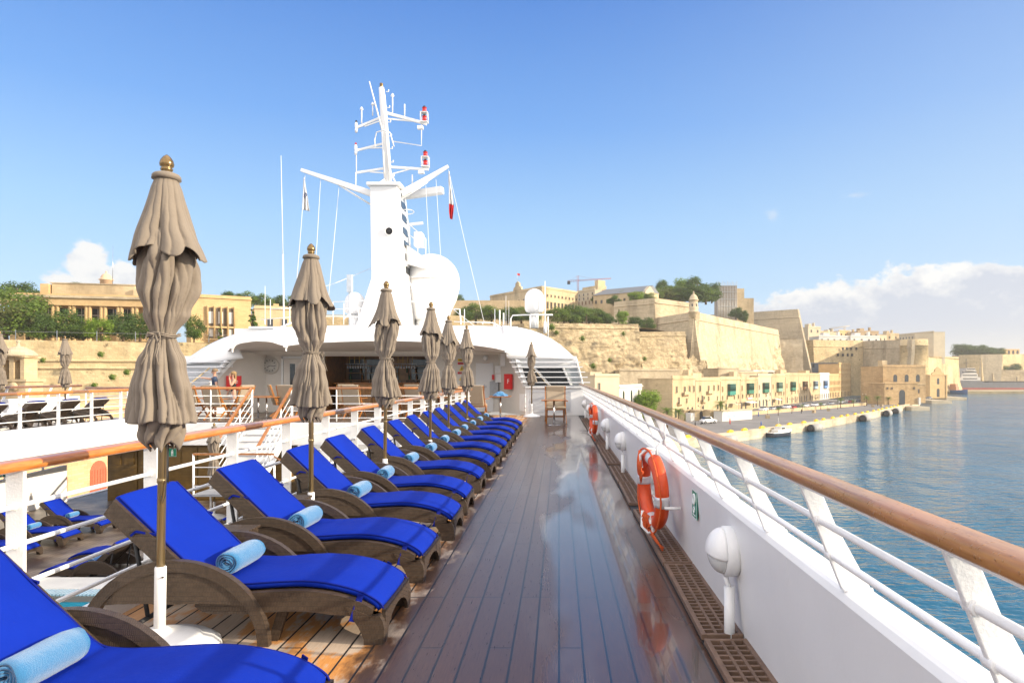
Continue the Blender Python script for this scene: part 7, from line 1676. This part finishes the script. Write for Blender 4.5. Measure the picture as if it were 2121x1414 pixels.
b = MB(); b.tube([(-4.5, -1.3, 1.5), (-4.5, -1.3, 2.3), (-1.5, -1.4, 2.3)], .03, 5); b.tube([(-4.5, 1.3, 1.5), (-4.5, 1.3, 2.3), (-1.5, 1.4, 2.3)], .03, 5); b.tube([(2., -1.3, 1.6), (2.1, -1.25, 2.3), (4.3, 0, 2.6), (2.1, 1.25, 2.3), (2., 1.3, 1.6)], .03, 5); bd(b, 'guard_rail', WHITEB)
def fig(x, y, z, lb, m):
    t = thing('person', lb, 'person', (x, y, z)); b = MB(); b.tube([(x-.1, y, z), (x-.09, y, z+.45), (x-.07, y, z+.85)], [.06, .07, .1], 8); b.tube([(x+.1, y, z), (x+.09, y, z+.45), (x+.07, y, z+.85)], [.06, .07, .1], 8); b.tube([(x, y, z+.8), (x, y, z+1.1), (x, y, z+1.4), (x, y, z+1.5)], [.15, .15, .19, .07], 10); b.ell((x, y, z+1.63), (.09, .1, .12), 10); b.build('body', m, t)
px_, py_ = edge_at(84, 1.6)[:2]; fig(px_, py_, QZ+.25, 'tiny person in blue standing on the quay left of the pilot boat', mat('blue_cloth', (.06, .12, .35), .8))
# cargo ship
cs = thing('grey_cargo_ship', 'long grey ship with red lower hull and white bridge moored at far right', 'ship', (*P(2100, 632), WZ)); x0 = P(1972, 632)[0]
M = Matrix.Translation((x0, 632, WZ-.6)); 
b = MB(); SH = [(0, 3.4), (3, .4), (128, .4), (128, 9.2), (18, 9.2), (-1.5, 10.6)]
b.prism([(1.7, 4.4), (3, .2), (132, .2), (132, 4.4)], -8, 8, 'y'); bd(b, 'lower_hull', mat('hull_red', (.30, .07, .06), .6, var=.15, vs=.3), cs)
b = MB(); b.prism([(1.7, 4.41), (132, 4.41), (132, 9.2), (26, 9.2), (20, 10.8), (-1.5, 11.2)], -8, 8, 'y'); bd(b, 'upper_hull', mat('hull_grey', (.13, .14, .16), .6, var=.15, vs=.3), cs)
b = MB(); b.box(3, 22, -7, 7, 10.9, 14); b.box(5, 20, -6.5, 6.5, 14.01, 17); b.box(7, 19, -6, 6, 17.01, 20); b.box(9, 17, -7.5, 7.5, 20.01, 22.4); dkh = bd(b, 'bridge_house', WHITEB, cs)
b = MB()
for zz in (12.2, 15.2, 18.2): b.box(6, 19, -7.06 if zz < 14 else (-6.56 if zz < 17 else -6.06), -6. , zz, zz+.9)
b.box(9.3, 16.7, -7.56, -7.4, 20.9, 21.8); bd(b, 'windows', GLASSD, dkh)
b = MB(); b.cyl((13, 0, 22.4), (13, 0, 31), .25); b.cyl((10.5, 0, 27), (15.5, 0, 27), .12); b.cyl((60, 0, 9), (60, 0, 14), .3); b.box(30, 90, -6, 6, 9.21, 10.3); bd(b, 'mast', BLACK, cs)
tg = thing('small_tug', 'small blue and dark tugboat beside the bow of the grey ship', 'boat', (*P(1978, 560), WZ)); x, y = P(1976, 560); M = Matrix.Translation((x, y, WZ-.4)) @ Matrix.Rotation(R(-60), 4, 'Z')
b = MB(); b.grid(hullmesh(22, 7, 3.4, .8), 24, 10); b.add([hullmesh(22, 7, 3.4, .8)(k/12, v) for k in range(13) for v in (0, 1)], [(2*k, 2*k+1, 2*k+3, 2*k+2) for k in range(12)]); bd(b, 'hull', mat('hull_blue', (.04, .10, .25), .5), tg)
b = MB(); b.box(-4, 3, -2.2, 2.2, 3.3, 6.2); b.box(-2, 2.4, -1.8, 1.8, 6.21, 8.6); bd(b, 'cabin', mat('tug_orange', (.45, .20, .10), .6), tg)
b = MB(); b.cyl((0, 0, 8.6), (0, 0, 13), .15); b.cyl((-3, 0, 6), (-3, 0, 8.2), .5); bd(b, 'mast', BLACK, tg)
# ---------------------------------------------------------------- quay clutter: lamps, crates, people, plants on walls
def street_lamp():
    t = thing('street_lamp', 'x', 'street lamp'); b = MB(); b.lathe([(.14, 0), (.10, .5), (.06, .6), (.05, 5.2)], n=8); b.build('post', BLACK, t)
    b = MB(); b.cyl((-.7, 0, 5.0), (.7, 0, 5.0), .04); 
    b.build('arm', BLACK, t)
    for s in (-1, 1): b = MB(); b.lathe([(.06, 0), (.2, .15), (.22, .45), (.05, .6)], (s*.7, 0, 5.0), 8); b.build('lantern', CREAMB, t)
    return t
SLP = street_lamp(); copies(0)
for k, (px, pyb) in enumerate(((1452, 879), (1530, 868), (1590, 860), (1640, 856), (1690, 851), (1735, 847), (1790, 842))):
    p = on(px, pyb, QZ); o = SLP if k == 0 else dup(SLP); o.location = p; o['label'] = ORD[k]+' black twin lantern street lamp along the quay road from the camera'; o['group'] = 'street lamps on the quay'
b = MB(); b.keep = True; b.box(-.6, .6, -.5, .5, 0, .15); b.box(-.58, .58, -.48, .48, .16, 1.1); pc = b.build('crate', mat('crate_wood', (.35, .27, .17), .8, var=.2), bevel=.02); copies(0)
for k, (px, pyb, lb) in enumerate(((1590, 866, 'pale crate beside the container on the quay'), (1686, 855, 'pale crate by the quay road wall'), (1808, 843, 'left one of two crates near the customs house palms'), (1826, 842, 'right one of two crates near the customs house palms'), (1716, 851, 'crate between the third palm and the taller palm'))):
    o = pc if k == 0 else dup(pc); o.location = on(px, pyb, QZ); o.rotation_euler = (0, 0, k*.7); tag(o, lb, 'crate', 'crates on the quay')
for k, (px, pyb, m, lb) in enumerate(((1455, 884, NV, 'tiny person in navy walking on the quay by the white car'), (1604, 862, NV, 'tiny person near the first quay road palm'), (1872, 842, NV, 'tiny person in front of the customs house door'), (1708, 853, NV, 'tiny person by the quay road wall'))) if 0 else []:
    pass
# caper bushes rooted in the ramparts
CB = MB(); rs = random.Random(12)
def bush_mesh():
    b = MB()
    for k in range(260):
        v = Vector((rs.gauss(0, .5), rs.gauss(0, .4), rs.gauss(0, .38)-.2*abs(rs.gauss(0, 1)))); u = v.orthogonal().normalized()*.22; w = v.cross(u).normalized()*.16
        b.add([v-u, v-w, v+u, v+w], [(0, 1, 2, 3)])
    b.keep = True; return b.build('caper_bush', LF[1])
cbp = bush_mesh(); copies(0)
SP = [(1152, 688, 240), (1228, 757, 236), (1262, 745, 240), (1291, 690, 246), (1170, 742, 236), (1206, 700, 242), (1335, 742, 256), (1142, 676, 238), (430, 720, 146), (208, 733, 138), (88, 745, 134), (232, 780, 136), (195, 797, 133), (262, 770, 140)]
for k, (px, py, Y) in enumerate(SP):
    o = cbp if k == 0 else dup(cbp); s = rs.uniform(.45, .9)*(1.4 if px > 1000 else .8); o.location = at(px, py, Y); o.scale = (s, s, s*1.2)
    tag(o, ('caper bush growing from the rock rampart right of the ship, ' if px > 1000 else 'caper bush growing from the left fort wall, ')+('%s of eight' % ORD[k] if k < 8 else '%s of six' % ORD[k-8]), 'bush', 'caper bushes on the right ramparts' if px > 1000 else 'caper bushes on the left fort wall')

for k, (px, py0, py1, Y, kk, wd) in enumerate(((1385, 628, 590, 376, 1, 1.7), (1408, 628, 596, 372, 0, 1.7), (1436, 628, 590, 374, 3, 1.6), (1462, 628, 592, 378, 0, 1.6), (1270, 632, 612, 350, 0, 1.6), (1318, 630, 603, 342, 2, 1.6), (1345, 628, 606, 345, 1, 1.6), (1168, 668, 640, 280, 0, 1.6), (1220, 668, 636, 284, 1, 1.6), (1245, 668, 642, 290, 0, 1.5))):
    tree(kk, px, py0, py1, Y, ['under the tall skyline trees at their left', 'under the middle of the skyline trees', 'right below the tallest skyline tree', 'left of the lift tower base', 'below the long hall', 'left of the hall gable', 'right of the hall gable', 'behind the left rampart trees', 'behind the rampart palm', 'between rampart trees and palace wing'][k], wd, 'undergrowth trees on the fort hill')

NVY = mat('blue_cloth', (.06, .12, .35), .8)
for k, (px, py, m, lb) in enumerate(((1440, 886, DARK, 'tiny dark dressed person on the quay left of the white car'), (1512, 878, RED, 'tiny person in red walking before the long container'), (1571, 862, NVY, 'tiny person in blue right of the container'), (1660, 856, DARK, 'tiny dark dressed person on the quay road near the middle palms'), (1715, 850, WHITEB, 'tiny person in white near the tall end house'), (1862, 841, DARK, 'tiny dark dressed person at the customs house door'))):
    p = on(px, py, QZ); fig(p.x, p.y, QZ, lb, m)
# ================================================================ PEOPLE
SKIN = mat('skin', (.45, .25, .17), .55, var=.05); NAVY = mat('navy_shirt', (.035, .06, .11), .85, var=.1, vs=20); BLKC = mat('black_cloth', (.012, .012, .015), .8, var=.1)
WTR = mat('pale_trousers', (.55, .53, .55), .85, var=.05); HAIRG = mat('sandy_hair', (.20, .14, .085), .8, var=.2, vs=60); HAIRB = mat('blonde_hair', (.26, .17, .075), .8, var=.25, vs=60); SHOE = mat('shoe', (.05, .04, .04), .6, var=0)
def skinned(name, chains, m, parent, sub=2):
    """chains: lists of (x,y,z,r); chains starting at an existing point branch from it"""
    vs = []; rs_ = []; es = []; idx = {}
    for ch_ in chains:
        prev = None
        for (x, y, z, r) in ch_:
            k = (round(x, 4), round(y, 4), round(z, 4))
            if k not in idx: idx[k] = len(vs); vs.append((x, y, z)); rs_.append(r)
            if prev is not None and prev != idx[k]: es.append((prev, idx[k]))
            prev = idx[k]
    import bmesh
    bm = bmesh.new(); lay = bm.verts.layers.skin.verify(); V = [bm.verts.new(v) for v in vs]
    for i, v in enumerate(V):
        r = rs_[i]; v[lay].radius = r if isinstance(r, tuple) else (r, r); v[lay].use_root = (i == 0)
    for e in set(tuple(sorted(e)) for e in es): bm.edges.new((V[e[0]], V[e[1]]))
    me = bpy.data.meshes.new(name); bm.to_mesh(me); bm.free(); o = bpy.data.objects.new(name, me); col.objects.link(o); o.parent = parent
    sk = o.modifiers.new('skin', 'SKIN'); sk.use_smooth_shade = True
    q = o.modifiers.new('sub', 'SUBSURF'); q.levels = sub; q.render_levels = sub; me.materials.append(m); return o
def hand(w, d, palmn, curl=.35):
    """five finger chains from wrist w along d; palm normal palmn"""
    w = Vector(w); d = Vector(d).normalized(); n = Vector(palmn).normalized(); s = d.cross(n).normalized(); out = []
    palm = w+d*.055; out.append([(*w, .026), (*palm, .030), (*(w+d*.08), .024)])
    for k, (o, l) in enumerate(((-.030, .068), (-.010, .080), (.010, .075), (.028, .058))):
        a = w+d*.08; b_ = w+d*.095+s*o; c = b_+d*l*.5+n*l*curl*.3; e = b_+d*l*.9+n*l*curl
        out.append([(*a, .024), (*b_, .010), (*c, .009), (*e, .007)])
    a = palm; b_ = w+d*.05-s*.04; c = b_+d*.035-s*.012+n*.01; out.append([(*a, .030), (*b_, .012), (*c, .009)]); return out
def person(lb, loc, rz, H, female, arms, shirt, legs, hairm, shorts):
    t = thing('person', lb, 'person'); k = H/1.75; S = lambda x, y, z, r: (x*k, y*k, z*k, (r[0]*k, r[1]*k) if isinstance(r, tuple) else r*k)
    sw = .165 if female else .20; hp = .095
    hipz = .93; body = [[S(0, 0, hipz, (.125, .10)), S(0, 0, 1.08, (.11, .085) if female else (.125, .095)), S(0, 0, 1.25, (.125, .095)), S(0, 0, 1.40, (.12, .085)), S(0, -.005, 1.49, .052), S(0, -.015, 1.56, .056), S(0, -.02, 1.64, (.078, .092)), S(0, -.012, 1.70, (.068, .080))]]
    for s in (-1, 1):
        body.append([S(0, 0, hipz, .12), S(s*hp, 0, .86, .085), S(s*hp*1.05, -.01, .50, .055), S(s*hp*1.1, .01, .30, .055), S(s*hp*1.1, .02, .09, .038), S(s*hp*1.2, -.05, .045, .036), S(s*hp*1.3, -.14, .035, .028)])
    for s, A in zip((-1, 1), arms):
        el, wr, hd, pn = A; body.append([S(0, 0, 1.40, .11), S(s*sw*.85, 0, 1.405, .062), S(*el, .042), S(*wr, .029)]); 
        for c in hand([q*k for q in wr], hd, pn): body.append([(x, y, z, r*k) for x, y, z, r in c])
    bo = skinned('body', body, SKIN, t)
    b = MB(); b.ell((0, -.112*k, 1.615*k), (.014*k, .02*k, .022*k), 8); b.build('nose', SKIN, bo)
    for s in (-1, 1): b = MB(); b.ell((s*.03*k, -.095*k, 1.645*k), (.012*k, .01*k, .008*k), 8); b.build('eye', BLACK, bo); b = MB(); b.ell((s*.080*k, -.005*k, 1.63*k), (.012*k, .02*k, .032*k), 8); b.build('ear', SKIN, bo)
    b = MB(); b.ell((0, -.097*k, 1.577*k), (.024*k, .008*k, .006*k), 8); b.build('mouth', mat('lips', (.35, .10, .09), .5, var=0), bo)
    if female: sh = [[S(0, 0, .93, (.14, .112)), S(0, 0, 1.08, (.122, .097)), S(0, 0, 1.25, (.138, .108)), S(0, 0, 1.36, (.12, .092))]]+[[S(0, 0, 1.36, .1), S(s*.09, .0, 1.45, .028)] for s in (-1, 1)]
    else:
        sh = [[S(0, 0, .88, (.15, .12)), S(0, 0, 1.08, (.14, .11)), S(0, 0, 1.25, (.142, .112)), S(0, 0, 1.40, (.13, .095)), S(0, 0, 1.455, .065)]]
        for s, A in zip((-1, 1), arms): e = Vector(A[0]); a = Vector((s*sw*.85, 0, 1.405)); m_ = a.lerp(e, .72); sh.append([S(0, 0, 1.40, .11), S(*a, .076), S(*m_, .060)])
    skinned('shirt', sh, shirt, t)
    end = .52 if shorts else .10; r_ = .075 if shorts else .060
    skinned('shorts' if shorts else 'trousers', [[S(0, 0, .96, (.135, .11)), S(0, 0, .90, (.14, .115)), S(s*hp, 0, .84, .096), S(s*hp*1.05, -.01, .54, r_)]+([] if shorts else [S(s*hp*1.1, .01, .30, .062), S(s*hp*1.1, .02, .11, .055)]) for s in (-1, 1)], legs, t)
    for s in (-1, 1): skinned('shoe', [[S(s*hp*1.15, .05, .035, .04), S(s*hp*1.2, -.06, .035, .042), S(s*hp*1.3, -.15, .03, .034)]], SHOE, t, 1)
    b = MB(); b.ell((0, .012*k, 1.675*k), (.093*k, .105*k, .088*k), 18, z0=-.25)
    if female: b.grid(lambda u, v: Vector(((.085+.02*v)*k*math.cos(math.pi*(1-u)), (.03+.075*math.sin(math.pi*u))*k, (1.67-.33*v)*k)), 14, 8)
    b.build('hair', hairm, t, solid=.012)
    t.location = loc; t.rotation_euler = (0, 0, rz); return t
# local frame: figure faces -y; man turned to face left (-x), pointing out over the harbour
person('man in navy t-shirt and dark shorts pointing to the left on the bar deck', (-12.28, 24.35, 0), R(-62), 1.70, False,
       [((-.46, -.10, 1.36), (-.52, -.36, 1.41), (-.2, -1, .12), (0, 0, -1)), ((.38, .05, 1.16), (.24, -.08, .98), (-.5, -.3, -.5), (0, 0, -1))], NAVY, mat('dark_shorts', (.03, .035, .06), .85), HAIRG, True)
person('blonde woman in black vest and pale trousers raising a hand to her face', (-11.52, 24.15, 0), R(-50), 1.60, True,
       [((-.27, .02, 1.14), (-.24, -.14, .95), (0, -.3, -1), (1, 0, 0)), ((.29, -.16, 1.19), (.10, -.17, 1.50), (-.1, .05, 1), (0, 1, 0))], BLKC, WTR, HAIRB, False)
# ================================================================ HARBOUR AIR
hz = MB(); hz.keep = True; hz.box(-4200, 6200, -2200, 9200, -18, 76)
hm = bpy.data.materials.new('haze'); hm.use_nodes = True; hn = hm.node_tree; hn.nodes.remove(hn.nodes['Principled BSDF'])
pv = hn.nodes.new('ShaderNodeVolumePrincipled'); pv.inputs['Color'].default_value = (1, .96, .88, 1); pv.inputs['Density'].default_value = .00024; pv.inputs['Anisotropy'].default_value = .35
hn.links.new(pv.outputs[0], hn.nodes['Material Output'].inputs['Volume'])
tag(hz.build('haze', hm), kind='stuff')
def kill(o):
    for c in list(o.children): kill(c)
    bpy.data.objects.remove(o)
for o in T_+PM: kill(o)
for o in bpy.data.objects:
    if '_o' in o: del o['_o']
